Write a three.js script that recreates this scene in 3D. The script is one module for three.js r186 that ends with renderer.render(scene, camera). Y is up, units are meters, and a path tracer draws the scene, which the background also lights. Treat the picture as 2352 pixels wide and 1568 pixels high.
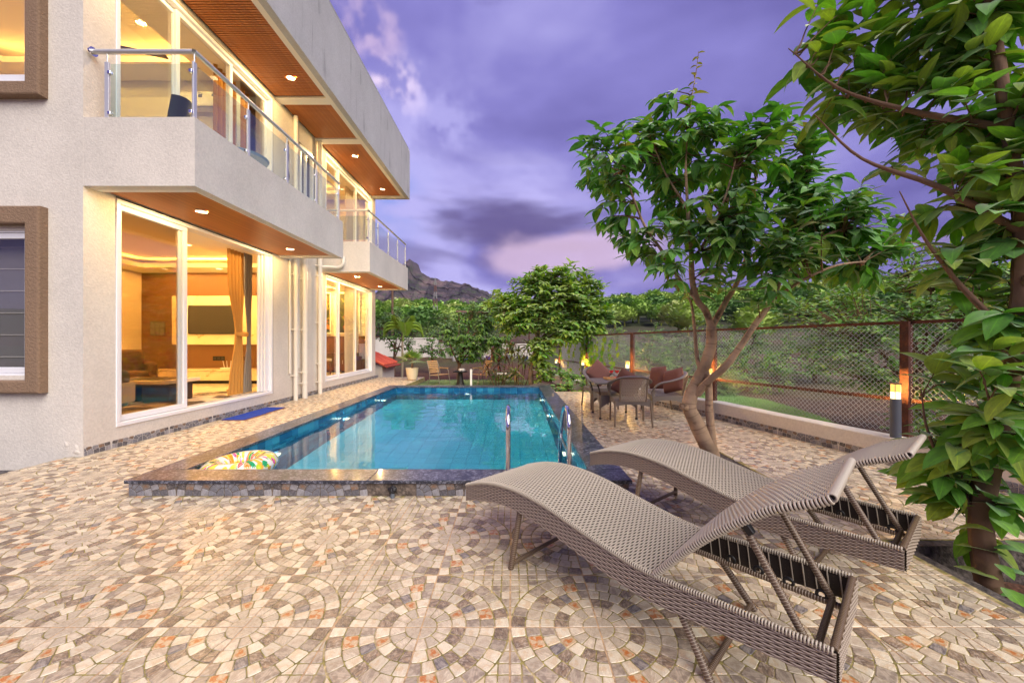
import * as THREE from 'three';
import { RoundedBoxGeometry } from 'three/addons/geometries/RoundedBoxGeometry.js';
import { mergeGeometries } from 'three/addons/utils/BufferGeometryUtils.js';
import { RectAreaLightUniformsLib } from 'three/addons/lights/RectAreaLightUniformsLib.js';
RectAreaLightUniformsLib.init();

// ------------------------------------------------------------------ camera, sky, sun, exposure
const scene = new THREE.Scene();
const EYE = 1.29, FOC = 910 / 1568;               // eye height (m), focal length over picture height
const camera = new THREE.PerspectiveCamera(2 * Math.atan(0.5 / FOC) * 180 / Math.PI, 1024 / 682, 0.05, 6000);
camera.position.set(0, EYE, 0);
camera.lookAt(0, EYE, -10);
const renderer = new THREE.WebGLRenderer({ antialias: true });
renderer.setSize(1024, 682);
renderer.toneMapping = THREE.LinearToneMapping;
renderer.toneMappingExposure = 3.2;
renderer.shadowMap.enabled = true;

function rng(seed) { let a = seed >>> 0; return () => { a = (a + 0x6D2B79F5) | 0; let t = Math.imul(a ^ (a >>> 15), 1 | a); t = (t + Math.imul(t ^ (t >>> 7), 61 | t)) ^ t; return ((t ^ (t >>> 14)) >>> 0) / 4294967296; }; }
const clamp = (x, a = 0, b = 1) => Math.min(b, Math.max(a, x)), lerp = (a, b, t) => a + (b - a) * t;
const smooth = (a, b, x) => { const t = clamp((x - a) / (b - a)); return t * t * (3 - 2 * t); };
const lat = (() => { const r = rng(7), t = new Float32Array(65536); for (let i = 0; i < 65536; i++) t[i] = r(); return t; })();
const h3 = (x, y, z) => lat[((x * 73 + y * 9277 + z * 30011) & 0xffff)];
function noise3(x, y, z = 0) {
  const X = Math.floor(x), Y = Math.floor(y), Z = Math.floor(z); let u = x - X, v = y - Y, w = z - Z;
  u = u * u * (3 - 2 * u); v = v * v * (3 - 2 * v); w = w * w * (3 - 2 * w);
  const a = lerp(lerp(h3(X, Y, Z), h3(X + 1, Y, Z), u), lerp(h3(X, Y + 1, Z), h3(X + 1, Y + 1, Z), u), v);
  const b = lerp(lerp(h3(X, Y, Z + 1), h3(X + 1, Y, Z + 1), u), lerp(h3(X, Y + 1, Z + 1), h3(X + 1, Y + 1, Z + 1), u), v);
  return lerp(a, b, w);
}
const fbm3 = (x, y, z, o = 4) => { let s = 0, a = 0.5, t = 0; for (let i = 0; i < o; i++) { s += a * noise3(x, y, z); t += a; a *= 0.5; x = x * 2.03 + 17; y = y * 2.03 + 5; z = z * 2.03 + 11; } return s / t; };
// noise that repeats with period p
function tnoise(x, y, p, s = 0) {
  const X = Math.floor(x), Y = Math.floor(y); let u = x - X, v = y - Y; u = u * u * (3 - 2 * u); v = v * v * (3 - 2 * v);
  const m = (i) => ((i % p) + p) % p, h = (i, j) => lat[(m(i) * 127 + m(j) * 5171 + s * 9973) & 0xffff];
  return lerp(lerp(h(X, Y), h(X + 1, Y), u), lerp(h(X, Y + 1), h(X + 1, Y + 1), u), v);
}
const tfbm = (u, v, p, o = 4, s = 0) => { let r = 0, a = 0.5, t = 0; for (let i = 0; i < o; i++) { r += a * tnoise(u * p, v * p, p, s + i); t += a; a *= 0.55; p *= 2; } return r / t; };

// dusk sky with layered violet cloud, computed for every direction
{
  const W = 2048, H = 1024, d = new Float32Array(W * H * 4), R = Math.PI / 180;
  const deep = [0.118, 0.102, 0.35], mid = [0.25, 0.228, 0.61], light = [0.50, 0.47, 0.90], pink = [0.90, 0.66, 0.86], slate = [0.125, 0.098, 0.265], blue = [0.20, 0.32, 0.80], white = [1.08, 0.86, 1.02];
  const g2 = (a, b, sa, sb) => Math.exp(-(a * a) / (sa * sa) - (b * b) / (sb * sb));
  for (let j = 0; j < H; j++) {
    const el = ((j + 0.5) / H - 0.5) * Math.PI, y = Math.sin(el), ce = Math.cos(el), E = el / R;
    for (let i = 0; i < W; i++) {
      const th = ((i + 0.5) / W - 0.5) * 2 * Math.PI, x = Math.cos(th) * ce, z = Math.sin(th) * ce, o = (j * W + i) * 4;
      const az = Math.atan2(x, -z), A = az / R, yy = Math.max(y, 0.0);
      const k = 1 / (yy + 0.28), px = x * k, pz = z * k;
      const w1 = fbm3(px * 1.1 + 3, pz * 1.1, 1.7, 3) - 0.5, n = fbm3(px * 1.5 + w1 * 1.4, pz * 1.5 + w1, 4.2, 5), n2 = fbm3(px * 4.2 + w1 * 2, yy * 7, pz * 4.2 + 9, 5);
      const side = 0.5 + 0.5 * Math.cos(az + 0.75);                      // the paler quarter of the sky, behind the house
      let t = clamp((n - 0.5) * 2.1 + 0.10 + side * 0.56 + (n2 - 0.5) * 0.75);
      const c = [0, 1, 2].map((q) => t < 0.5 ? lerp(deep[q], mid[q], t * 2) : lerp(mid[q], light[q], t * 2 - 1));
      const add = (col, f) => { f = clamp(f); for (let q = 0; q < 3; q++) c[q] = lerp(c[q], col[q], f); };
      const rag = fbm3(A * 0.16 + 40, E * 0.22, 2.5, 5), rag2 = fbm3(A * 0.05 + 11, E * 0.3, 6.5, 5), lay = fbm3(A * 0.035 + 60, E * 0.34 + w1 * 3, 8.1, 5);
      add(pink, smooth(0.47, 0.75, lay) * 0.34 * smooth(24, 6, E));         // rosy layers low in the sky, all round
      add(slate, smooth(0.53, 0.70, fbm3(A * 0.03 + 5, E * 0.26 + w1 * 2, 3.3, 5)) * 0.62 * smooth(27, 17, E) * smooth(6, 11, E));
      add(blue, 0.75 * g2(A + 17.5, E - 19, 5, 5) * smooth(0.35, 0.6, rag));
      add(slate, 0.9 * smooth(0.24, 0.8, g2(A - 1 + (E - 16) * 1.5, E - 16.6 - A * 0.06, 16, 3.4) + (rag2 - 0.5) * 1.5 + (rag - 0.5) * 0.5) * smooth(20, 15, Math.abs(A - 1)));
      add(pink, 0.62 * smooth(0.3, 0.75, g2(A - 9, E - 11.5 - A * 0.08, 15, 3.6) + (rag - 0.5) * 0.7));
      const puff = fbm3(A * 0.34 + 7 + w1 * 3, E * 0.4, 5.5, 6), gp = (a, b, sa, sb, k = 1.9) => g2(a, b, sa, sb) * clamp((puff - 0.5) * k * 2 + 0.62, 0, 1.4);
      add(white, 0.9 * smooth(0.28, 0.95, gp(A + 16.2 + (rag - 0.5) * 4, E - 31, 4.2, 3.8)));
      add(light, 0.7 * smooth(0.15, 0.8, gp(A + 13, E - 27, 9, 7, 1.4)));
      add(pink, 0.5 * smooth(0.2, 0.95, gp(A + 20.6, E - 36.5, 5, 4)));
      d[o] = c[0]; d[o + 1] = c[1]; d[o + 2] = c[2]; d[o + 3] = 1;
    }
  }
  const sky = new THREE.DataTexture(d, W, H, THREE.RGBAFormat, THREE.FloatType);
  sky.mapping = THREE.EquirectangularReflectionMapping; sky.magFilter = THREE.LinearFilter; sky.minFilter = THREE.LinearFilter; sky.needsUpdate = true;
  scene.background = sky; scene.environment = sky;
  scene.backgroundIntensity = 0.33; scene.environmentIntensity = 0.33;
}
const sun = new THREE.DirectionalLight(new THREE.Color().setRGB(1.0, 0.935, 0.825), 1.5);
sun.position.set(9, 15.5, 9); sun.target.position.set(0, 0, -5);
sun.castShadow = true; sun.shadow.radius = 105; sun.shadow.mapSize.set(2048, 2048);
Object.assign(sun.shadow.camera, { left: -25, right: 25, top: 25, bottom: -25, near: 0.5, far: 80 });
scene.add(sun, sun.target);

// ------------------------------------------------------------------ helpers
const taken = {};
function numbered(n) { const k = taken[n] = (taken[n] ?? -1) + 1; return k ? n + '_' + String(k).padStart(3, '0') : n; }
function tag(o, label, category, group, kind) { if (label) o.userData.label = label; if (category) o.userData.category = category; if (group) o.userData.group = group; if (kind) o.userData.kind = kind; return o; }
function thing(name, label, category, pos = [0, 0, 0], turn = 0, group) { const o = new THREE.Group(); o.name = numbered(name); o.position.set(...pos); o.rotation.y = turn; scene.add(o); return tag(o, label, category, group); }
function struct(name, geo, mat) { const m = geo ? new THREE.Mesh(geo, mat) : new THREE.Group(); m.name = numbered(name); m.userData.kind = 'structure'; m.castShadow = m.receiveShadow = true; scene.add(m); return m; }
function part(parent, name, geo, mat, kind) {
  if (Array.isArray(geo)) geo = merge(geo);
  const m = new THREE.Mesh(geo, mat); m.name = name; m.castShadow = m.receiveShadow = true; if (kind) m.userData.kind = kind; parent.add(m); return m;
}
function single(name, geo, mat, label, category, group, pos, turn = 0) { const m = part(scene, numbered(name), geo, mat); if (pos) m.position.set(...pos); m.rotation.y = turn; return tag(m, label, category, group); }
function sub(parent, name, pos, turn) { const g = new THREE.Group(); g.name = name; if (pos) g.position.set(...pos); if (turn) g.rotation.y = turn; parent.add(g); return g; }
function merge(list) {
  const strip = list.map((g) => { g = g.index ? g.toNonIndexed() : g; for (const k of Object.keys(g.attributes)) if (!['position', 'normal', 'uv', 'color'].includes(k)) g.deleteAttribute(k); if (!g.attributes.uv) g.setAttribute('uv', new THREE.BufferAttribute(new Float32Array(g.attributes.position.count * 2), 2)); return g; });
  const col = strip.some((g) => g.attributes.color);
  if (col) for (const g of strip) if (!g.attributes.color) g.setAttribute('color', new THREE.BufferAttribute(new Float32Array(g.attributes.position.count * 3).fill(1), 3));
  return mergeGeometries(strip);
}
function muv(g, s = 1) { // uv in metres, from the face that each normal points to
  const p = g.attributes.position, n = g.attributes.normal, uv = new Float32Array(p.count * 2);
  for (let i = 0; i < p.count; i++) {
    const ax = Math.abs(n.getX(i)), ay = Math.abs(n.getY(i)), az = Math.abs(n.getZ(i)), x = p.getX(i), y = p.getY(i), z = p.getZ(i);
    const [u, v] = ay >= ax && ay >= az ? [x, -z] : ax >= az ? [-z, y] : [x, y]; uv[i * 2] = u * s; uv[i * 2 + 1] = v * s;
  }
  g.setAttribute('uv', new THREE.BufferAttribute(uv, 2)); return g;
}
// box from x0..x1, y0..y1 and depth Z0..Z1 (depth is measured from the camera's plane into the picture, z = -Z)
const B = (x0, x1, y0, y1, Z0, Z1) => muv(new THREE.BoxGeometry(Math.abs(x1 - x0), Math.abs(y1 - y0), Math.abs(Z1 - Z0)).translate((x0 + x1) / 2, (y0 + y1) / 2, -(Z0 + Z1) / 2));
const RB = (x0, x1, y0, y1, Z0, Z1, r = 0.006, s = 1) => muv(new RoundedBoxGeometry(Math.abs(x1 - x0), Math.abs(y1 - y0), Math.abs(Z1 - Z0), s, r).translate((x0 + x1) / 2, (y0 + y1) / 2, -(Z0 + Z1) / 2));
const rb = (w, h, d, r = 0.006, s = 2) => muv(new RoundedBoxGeometry(w, h, d, s, r));
const V = (x, y, z) => new THREE.Vector3(x, y, z);
const at = (px, py, Z) => V((px - 1176) / 910 * Z, EYE - (py - 784) / 910 * Z, -Z);   // a point measured in the photograph (2352 px wide) at a chosen depth
function tube(pts, r, seg = 24, sides = 8, closed = false) {
  pts = pts.map((p) => p.isVector3 ? p : V(...p));
  const c = pts.length === 2 ? new THREE.LineCurve3(pts[0], pts[1]) : new THREE.CatmullRomCurve3(pts, closed, 'centripetal');
  return new THREE.TubeGeometry(c, seg, r, sides, closed);
}
function rod(a, b, r, sides = 8, r2 = r) { // straight bar with caps
  a = a.isVector3 ? a : V(...a); b = b.isVector3 ? b : V(...b);
  const d = b.clone().sub(a), L = d.length(), g = new THREE.CylinderGeometry(r2, r, L, sides);
  g.applyQuaternion(new THREE.Quaternion().setFromUnitVectors(V(0, 1, 0), d.normalize())); g.translate((a.x + b.x) / 2, (a.y + b.y) / 2, (a.z + b.z) / 2); return g;
}
function limb(pts, r0, r1, sides = 7, wob = 0, seed = 1) { // tapered branch along points, capped
  pts = pts.map((p) => p.isVector3 ? p : V(...p));
  const c = new THREE.CatmullRomCurve3(pts, false, 'centripetal'), n = Math.max(4, pts.length * 4), f = c.computeFrenetFrames(n), pos = [], idx = [], uv = [], L = c.getLength();
  for (let i = 0; i <= n; i++) {
    const t = i / n, p = c.getPointAt(t), r = lerp(r0, r1, Math.pow(t, 0.85));
    for (let k = 0; k <= sides; k++) {
      const a = k / sides * Math.PI * 2, rr = r * (1 + wob * (noise3(Math.cos(a) * 1.5 + seed * 9, Math.sin(a) * 1.5, t * L * 9) - 0.5) * 2), q = f.normals[i].clone().multiplyScalar(Math.cos(a) * rr).addScaledVector(f.binormals[i], Math.sin(a) * rr).add(p);
      pos.push(q.x, q.y, q.z); uv.push(k / sides * 0.3, t * L);
      if (i < n && k < sides) { const o = i * (sides + 1) + k; idx.push(o, o + sides + 1, o + 1, o + 1, o + sides + 1, o + sides + 2); }
    }
  }
  const e = pos.length / 3, pe = c.getPointAt(1); pos.push(pe.x, pe.y, pe.z); uv.push(0, L); for (let k = 0; k < sides; k++) idx.push(n * (sides + 1) + k, e, n * (sides + 1) + k + 1);
  const g = new THREE.BufferGeometry(); g.setAttribute('position', new THREE.Float32BufferAttribute(pos, 3)); g.setAttribute('uv', new THREE.Float32BufferAttribute(uv, 2)); g.setIndex(idx.map((v, i) => idx[i - i % 3 + [0, 2, 1][i % 3]])); g.computeVertexNormals();
  return g;
}
const lathe = (pts, n = 24) => new THREE.LatheGeometry(pts.map((p) => new THREE.Vector2(p[0], p[1])), n);
function grid(nu, nv, f) { // surface f(u, v) -> [x, y, z]
  const pos = [], uv = [], idx = [];
  for (let i = 0; i <= nu; i++) for (let j = 0; j <= nv; j++) { const q = f(i / nu, j / nv); pos.push(...q.slice(0, 3)); uv.push(q[3] ?? i / nu, q[4] ?? j / nv); if (i < nu && j < nv) { const o = i * (nv + 1) + j; idx.push(o, o + nv + 1, o + 1, o + 1, o + nv + 1, o + nv + 2); } }
  const g = new THREE.BufferGeometry(); g.setAttribute('position', new THREE.Float32BufferAttribute(pos, 3)); g.setAttribute('uv', new THREE.Float32BufferAttribute(uv, 2)); g.setIndex(idx); g.computeVertexNormals(); return g;
}
function paint(g, c) { const n = g.attributes.position.count, a = new Float32Array(n * 3); for (let i = 0; i < n; i++) { a[i * 3] = c.r; a[i * 3 + 1] = c.g; a[i * 3 + 2] = c.b; } g.setAttribute('color', new THREE.BufferAttribute(a, 3)); return g; }

// ------------------------------------------------------------------ textures and materials
function dtex(w, h, f, srgb = true, rep = 1) {
  const d = new Uint8Array(w * h * 4);
  for (let y = 0; y < h; y++) for (let x = 0; x < w; x++) { const c = f(x / w, y / h), o = (y * w + x) * 4; d[o] = clamp(c[0], 0, 255); d[o + 1] = clamp(c[1], 0, 255); d[o + 2] = clamp(c[2], 0, 255); d[o + 3] = 255; }
  const t = new THREE.DataTexture(d, w, h); t.magFilter = THREE.LinearFilter; t.minFilter = THREE.LinearFilter; t.wrapS = t.wrapT = THREE.RepeatWrapping; if (srgb) t.colorSpace = THREE.SRGBColorSpace; t.repeat.set(rep, rep); t.needsUpdate = true; return t;
}
const bumpTex = (w, f, rep = 1) => dtex(w, w, (u, v) => { const c = f(u, v) * 255; return [c, c, c]; }, false, rep);
const mix3 = (a, b, t) => [lerp(a[0], b[0], t), lerp(a[1], b[1], t), lerp(a[2], b[2], t)];
const S = (r, g, b) => new THREE.Color().setRGB(r / 255, g / 255, b / 255, THREE.SRGBColorSpace);
const std = (color, rough, o = {}) => new THREE.MeshStandardMaterial({ color, roughness: rough, ...o });
const phy = (color, rough, o = {}) => new THREE.MeshPhysicalMaterial({ color, roughness: rough, ...o });
const glow = (r, g, b, k = 1) => new THREE.MeshStandardMaterial({ color: 0x000000, emissive: new THREE.Color().setRGB(r, g, b), emissiveIntensity: k, roughness: 1 });

const stuccoB = bumpTex(512, (u, v) => { const a = tfbm(u, v, 28, 4, 1), b = tnoise(u * 90, v * 90, 90, 3); return clamp((a - 0.5) * 1.9 + 0.5) * 0.75 + b * 0.25; }, 2.6);
const stuccoC = dtex(512, 512, (u, v) => { const a = tfbm(u, v, 3, 5, 11), b = tnoise(u * 120, v * 120, 120, 5), s = 0.9 + 0.14 * a + (b - 0.5) * 0.06; return [238 * s, 234 * s, 228 * s]; }, true, 0.5);
const M = {};
M.stucco = std(S(234, 230, 224), 0.92, { map: stuccoC, bumpMap: stuccoB, bumpScale: 0.002 });
M.fascia = std(S(204, 206, 211), 0.92, { map: dtex(512, 512, (u, v) => { const a = tfbm(u, v, 3, 5, 11), b = tnoise(u * 120, v * 120, 120, 5), st = tfbm(u, v * 0.06, 22, 3, 15), m = smooth(0.5, 0.8, tfbm(u, v, 4, 3, 17)), s = 0.92 + 0.12 * a + (b - 0.5) * 0.06 - smooth(0.52, 0.72, st) * m * 0.13; return [238 * s, 234 * s, 228 * s]; }, true, 0.5), bumpMap: stuccoB, bumpScale: 0.004 });
M.taupe = std(S(150, 125, 103), 0.93, { map: stuccoC, bumpMap: stuccoB, bumpScale: 0.0045 });
M.plain = std(S(232, 226, 214), 0.85);
M.ceiling = std(S(238, 230, 214), 0.9);
M.alu = phy(S(232, 232, 236), 0.35, { clearcoat: 0.3, clearcoatRoughness: 0.2 });
M.gasket = std(S(38, 36, 36), 0.7);
M.steel = std(S(216, 216, 212), 0.34, { metalness: 0.55 });
M.chrome = std(S(225, 225, 230), 0.06, { metalness: 1 });
M.pipe = phy(S(228, 222, 210), 0.4, {});
M.black = std(S(24, 23, 24), 0.45);
M.pane = phy(S(250, 252, 252), 0.0, { transmission: 1, ior: 1.5 });
M.rail = phy(S(236, 246, 243), 0.0, { transmission: 1, ior: 1.5 });
M.screen = phy(S(232, 220, 202), 0.02, { transmission: 1, ior: 1.5 });
const grain = (a, b, p, s) => dtex(256, 512, (u, v) => { const w = tfbm(u, v * 0.25, p, 4, s), l = tnoise(u * p * 9, v * 6 + w * 3, p * 9, s + 3), t = clamp(w * 0.7 + l * 0.5 - 0.1); return mix3(a, b, t); });
M.slat = phy(S(255, 255, 255), 0.42, { map: grain([156, 84, 32], [216, 136, 64], 4, 21), clearcoat: 0.15, clearcoatRoughness: 0.4 });
M.walnut = std(S(255, 255, 255), 0.5, { map: grain([92, 52, 26], [132, 80, 44], 4, 31) });
M.flute = std(S(136, 98, 62), 0.6);
M.teak = std(S(255, 255, 255), 0.55, { map: grain([168, 128, 82], [204, 164, 112], 4, 41) });
M.marble = phy(S(255, 255, 255), 0.2, { map: dtex(512, 512, (u, v) => { const w = tfbm(u, v, 3, 5, 51), r = 1 - Math.abs(tfbm(u + w * 0.35, v + w * 0.3, 4, 4, 57) - 0.5) * 2, t = Math.pow(r, 14); return mix3(mix3([243, 232, 208], [228, 208, 172], w), [176, 128, 70], t * 0.75 * smooth(0.45, 0.7, tfbm(u, v, 3, 3, 63))); }, true, 0.8) });
M.floorTile = phy(S(236, 226, 208), 0.18, {});
const granT = dtex(1024, 1024, (u, v) => { const n = tnoise(u * 250, v * 90, 10, 0) * 0, a = tfbm(u, v, 40, 3, 71), b = tfbm(u * 1, v, 90, 2, 75), w = tfbm(u, v, 6, 3, 79), t = clamp((a * 0.6 + b * 0.5 + w * 0.25 - 0.56) * 3.4) + n; return mix3([46, 49, 60], [156, 155, 164], Math.pow(t, 1.25)); }, true, 1.3);
M.granite = phy(S(205, 208, 216), 0.36, { map: granT, clearcoat: 0.3, clearcoatRoughness: 0.1 });
M.mortar = std(S(150, 140, 130), 0.95, { map: dtex(256, 256, (u, v) => { const a = tfbm(u, v, 8, 5, 81), s = 0.45 + a * 0.85; return [205 * s, 196 * s, 190 * s]; }, true, 4), bumpMap: bumpTex(256, (u, v) => tfbm(u, v, 14, 4, 83), 4), bumpScale: 0.012 });
M.concrete = std(S(120, 114, 110), 0.95, { map: M.mortar.map, bumpMap: M.mortar.bumpMap, bumpScale: 0.01 });
M.bark = std(S(255, 255, 255), 0.92, { map: dtex(256, 512, (u, v) => { const a = tfbm(u, v, 5, 5, 91), ring = tnoise(3, v * 60, 60, 94), k = smooth(0.62, 0.8, tfbm(u, v, 9, 3, 97)), s = 0.72 + a * 0.5; return mix3([164 * s, 138 * s, 112 * s], [92, 70, 54], k * 0.75 + smooth(0.8, 0.95, ring) * 0.35); }, true, 1), bumpMap: bumpTex(256, (u, v) => tfbm(u, v, 12, 4, 99)), bumpScale: 0.014 });
M.darkbark = std(S(110, 84, 66), 0.95, { bumpMap: M.bark.bumpMap, bumpScale: 0.008 });
M.twig = std(S(104, 78, 54), 0.85);
M.soil = std(S(255, 255, 255), 1, { map: dtex(512, 512, (u, v) => { const a = tfbm(u, v, 6, 6, 101), b = tnoise(u * 140, v * 140, 140, 103); const s = 0.55 + a * 0.7 + (b - 0.5) * 0.35; return [104 * s, 68 * s, 50 * s]; }, true, 0.7), bumpMap: bumpTex(256, (u, v) => tfbm(u, v, 16, 5, 105), 1), bumpScale: 0.03 });
M.rust = std(S(255, 255, 255), 0.82, { map: dtex(256, 256, (u, v) => { const a = tfbm(u, v, 6, 5, 111), b = tnoise(u * 70, v * 70, 70, 113); return mix3(mix3([58, 30, 23], [112, 58, 34], clamp(a * 1.6 - 0.3)), [58, 34, 28], b * 0.4); }, true, 3), bumpMap: bumpTex(256, (u, v) => tfbm(u, v, 20, 4, 115), 3), bumpScale: 0.003 });
M.wire = std(S(196, 196, 190), 0.45, { metalness: 0.6 });
M.wicker = phy(S(178, 167, 150), 0.4, { clearcoat: 0.25, clearcoatRoughness: 0.3 });
M.wickerDark = phy(S(255, 255, 255), 0.42, { vertexColors: true, clearcoat: 0.2, clearcoatRoughness: 0.3 });
const CANE = S(96, 76, 55), CANE_GLINT = S(188, 173, 156);  // brown cane, and the highlight line painted along each turn and strand
M.wickerCoreGap = std(S(44, 35, 29), 0.7);  // dark brown of tube cores and of the sheets that shade weave gaps
const weaveC = dtex(128, 128, (u, v) => { const cx = Math.floor(u * 4), ry = Math.floor(v * 8), over = (cx + ry) & 1, fu = u * 4 - cx, fv = v * 8 - ry, edge = Math.abs(fv - 0.5) * 2, s = over ? 1 - edge * 0.3 : 0.9 - edge * 0.25, gap = edge > 0.86 ? 0.45 : 1, w = !over && fu > 0.38 && fu < 0.62 ? 1.06 : 1, k = s * gap * w; return [166 * k, 156 * k, 150 * k]; });
const weaveB = bumpTex(128, (u, v) => { const cx = Math.floor(u * 4), ry = Math.floor(v * 8), over = (cx + ry) & 1, fu = u * 4 - cx, fv = v * 8 - ry, prof = Math.sqrt(Math.max(0, 1 - Math.pow(Math.abs(fv - 0.5) * 2, 2))); return prof * (over ? 0.55 + 0.45 * Math.sin(fu * Math.PI) : 0.55 - 0.35 * Math.sin(fu * Math.PI)); });
for (const t of [weaveC, weaveB]) t.repeat.set(9, 11);
M.weave = phy(S(228, 224, 220), 0.48, { map: weaveC, bumpMap: weaveB, bumpScale: 0.004, clearcoat: 0.15, clearcoatRoughness: 0.35 });
const linenB = bumpTex(128, (u, v) => 0.5 + 0.25 * Math.sin(u * 128 * Math.PI / 2) + 0.25 * Math.sin(v * 128 * Math.PI / 2), 12);
M.cushion = phy(S(110, 72, 65), 0.95, { bumpMap: linenB, bumpScale: 0.001, sheen: 0.6, sheenColor: S(170, 130, 120), sheenRoughness: 0.5 });
M.ochre = phy(S(196, 142, 66), 0.9, { bumpMap: linenB, bumpScale: 0.001 });
M.sheer = phy(S(206, 196, 182), 0.95, { transmission: 0.3 });
M.blind = std(S(112, 106, 108), 0.9, { bumpMap: linenB, bumpScale: 0.001 });
M.blueMat = std(S(255, 255, 255), 1, { map: dtex(128, 128, (u, v) => { const n = tnoise(u * 64, v * 64, 64, 121), m = tfbm(u, v, 4, 3, 123), s = 0.6 + n * 0.5 + m * 0.2; return [14 * s, 58 * s, 165 * s]; }, true, 4), bumpMap: bumpTex(128, (u, v) => tnoise(u * 64, v * 64, 64, 121), 4), bumpScale: 0.004 });
M.white = phy(S(238, 236, 232), 0.35, {});
M.potClay = std(S(226, 208, 176), 0.8, { bumpMap: stuccoB, bumpScale: 0.002 });

// ------------------------------------------------------------------ mosaic paving: one 0.4 m tile of moulded stones, laid in four turns
const T = 0.4, TX = -0.409, TZ = 1.787, GAP = 0.0042;
const stoneRnd = rng(31);
const tileStones = (() => {
  const R = stoneRnd, out = [], rings = [0.07, 0.137, 0.2, 0.265, 0.331, 0.397], counts = [4, 5, 7, 8, 9], g = GAP / 2, e = 0.0030;
  const pol = (r, a) => [r * Math.cos(a), r * Math.sin(a)];
  const H = Math.PI / 2;
  const wedge = (r0, r1, a0, a1, j = 0.005) => {  // ring stone, cut back by half a joint on every side, corners knocked off
    r0 += g; r1 -= g; const p = [], m = (r) => g / r, k = 0.08, w = () => (R() - 0.5) * j;
    const lo0 = a0 === 0 ? e / r0 : a0 + m(r0), hi0 = a1 >= H - 1e-6 ? H - e / r0 : a1 - m(r0), lo1 = a0 === 0 ? e / r1 : a0 + m(r1), hi1 = a1 >= H - 1e-6 ? H - e / r1 : a1 - m(r1), dr = r1 - r0;
    p.push(pol(r0 + dr * k + w(), lo0 + (lo1 - lo0) * k), pol(r0 + w() * 0.4, lo0 + (hi0 - lo0) * k), pol(r0 + w() * 0.5, (lo0 + hi0) / 2), pol(r0 + w() * 0.4, hi0 - (hi0 - lo0) * k), pol(r0 + dr * k + w(), hi0 + (hi1 - hi0) * k));
    p.push(pol(r1 - dr * k + w(), hi1 - (hi1 - hi0) * k), pol(r1, hi1 - (hi1 - lo1) * k), pol(r1 + w() * 0.3, (lo1 + hi1) / 2), pol(r1, lo1 + (hi1 - lo1) * k), pol(r1 - dr * k + w(), lo1 - (lo1 - lo0) * k));
    return p;
  };
  { const p = [[e, e]]; for (let i = 0; i <= 6; i++) p.push(pol(rings[0] - g, lerp(e / rings[0], H - e / rings[0], i / 6))); out.push({ p, ring: -1 }); }
  counts.forEach((n, q) => {
    const cuts = [0]; for (let i = 1; i < n; i++) cuts.push((i + (R() - 0.5) * 0.34) / n * H); cuts.push(H);
    for (let i = 0; i < n; i++) out.push({ p: wedge(rings[q], rings[q + 1], cuts[i], cuts[i + 1]), ring: q });
  });
  const clip = (p, nx, ny, d) => { const o = []; for (let i = 0; i < p.length; i++) { const a = p[i], b = p[(i + 1) % p.length], da = a[0] * nx + a[1] * ny - d, db = b[0] * nx + b[1] * ny - d; if (da >= 0) o.push(a); if (da * db < 0) { const t = da / (da - db); o.push([lerp(a[0], b[0], t), lerp(a[1], b[1], t)]); } } return o; };
  const xs = [0.0, 0.07, 0.137, 0.2, 0.255, 0.305, 0.353, 0.4];
  for (let i = 0; i < 7; i++) for (let j = 0; j < 7; j++) {
    const x0 = xs[i] + g, x1 = i === 6 ? T - e : xs[i + 1] - g, y0 = xs[j] + g, y1 = j === 6 ? T - e : xs[j + 1] - g, cx = (x0 + x1) / 2, cy = (y0 + y1) / 2, L = Math.hypot(cx, cy);
    if (Math.hypot(x1, y1) < 0.41) continue;
    const w = () => (R() - 0.5) * 0.003, k = 0.004; let p = [[x0 + k, y0], [x1 - k, y0], [x1, y0 + k], [x1 + w() - 0.0015, y1 - k], [x1 - k, y1], [x0 + k, y1], [x0, y1 - k], [x0 + w() + 0.0015, y0 + k]];
    p = clip(p, cx / L, cy / L, 0.397 + g + 0.003); if (p.length < 3) continue;
    const far = clip(p, 1, 0, -1); let A = 0; for (let q = 0; q < far.length; q++) { const a = far[q], b = far[(q + 1) % far.length]; A += a[0] * b[1] - b[0] * a[1]; }
    if (A / 2 > 0.00022) out.push({ p, ring: 9 });
  }
  for (const s of out) { let A = 0; s.p.forEach((q, i) => { const n = s.p[(i + 1) % s.p.length]; A += q[0] * n[1] - n[0] * q[1]; }); if (A < 0) s.p.reverse(); }
  const kinds = ['cream', 'grey', 'greige', 'rust', 'dark', 'blue'];
  out.forEach((s) => {
    s.c = [s.p.reduce((a, q) => a + q[0], 0) / s.p.length, s.p.reduce((a, q) => a + q[1], 0) / s.p.length]; const r = R();
    s.kind = s.ring === -1 || s.ring === 0 ? (r < 0.8 ? 'greige' : 'cream') : s.ring === 9 ? (r < 0.55 ? 'greige' : r < 0.85 ? 'cream' : 'grey') : r < 0.26 ? 'cream' : r < 0.42 ? 'greige' : r < 0.55 ? 'grey' : r < 0.75 ? 'rust' : r < 0.90 ? 'dark' : 'blue';
    s.ang = R() * Math.PI; s.seed = R() * 50; s.tone = 0.92 + R() * 0.16; s.tilt = [(R() - 0.5) * 0.03, (R() - 0.5) * 0.03]; s.h = 0.0018 + R() * 0.001;
  });
  return out;
})();
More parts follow.
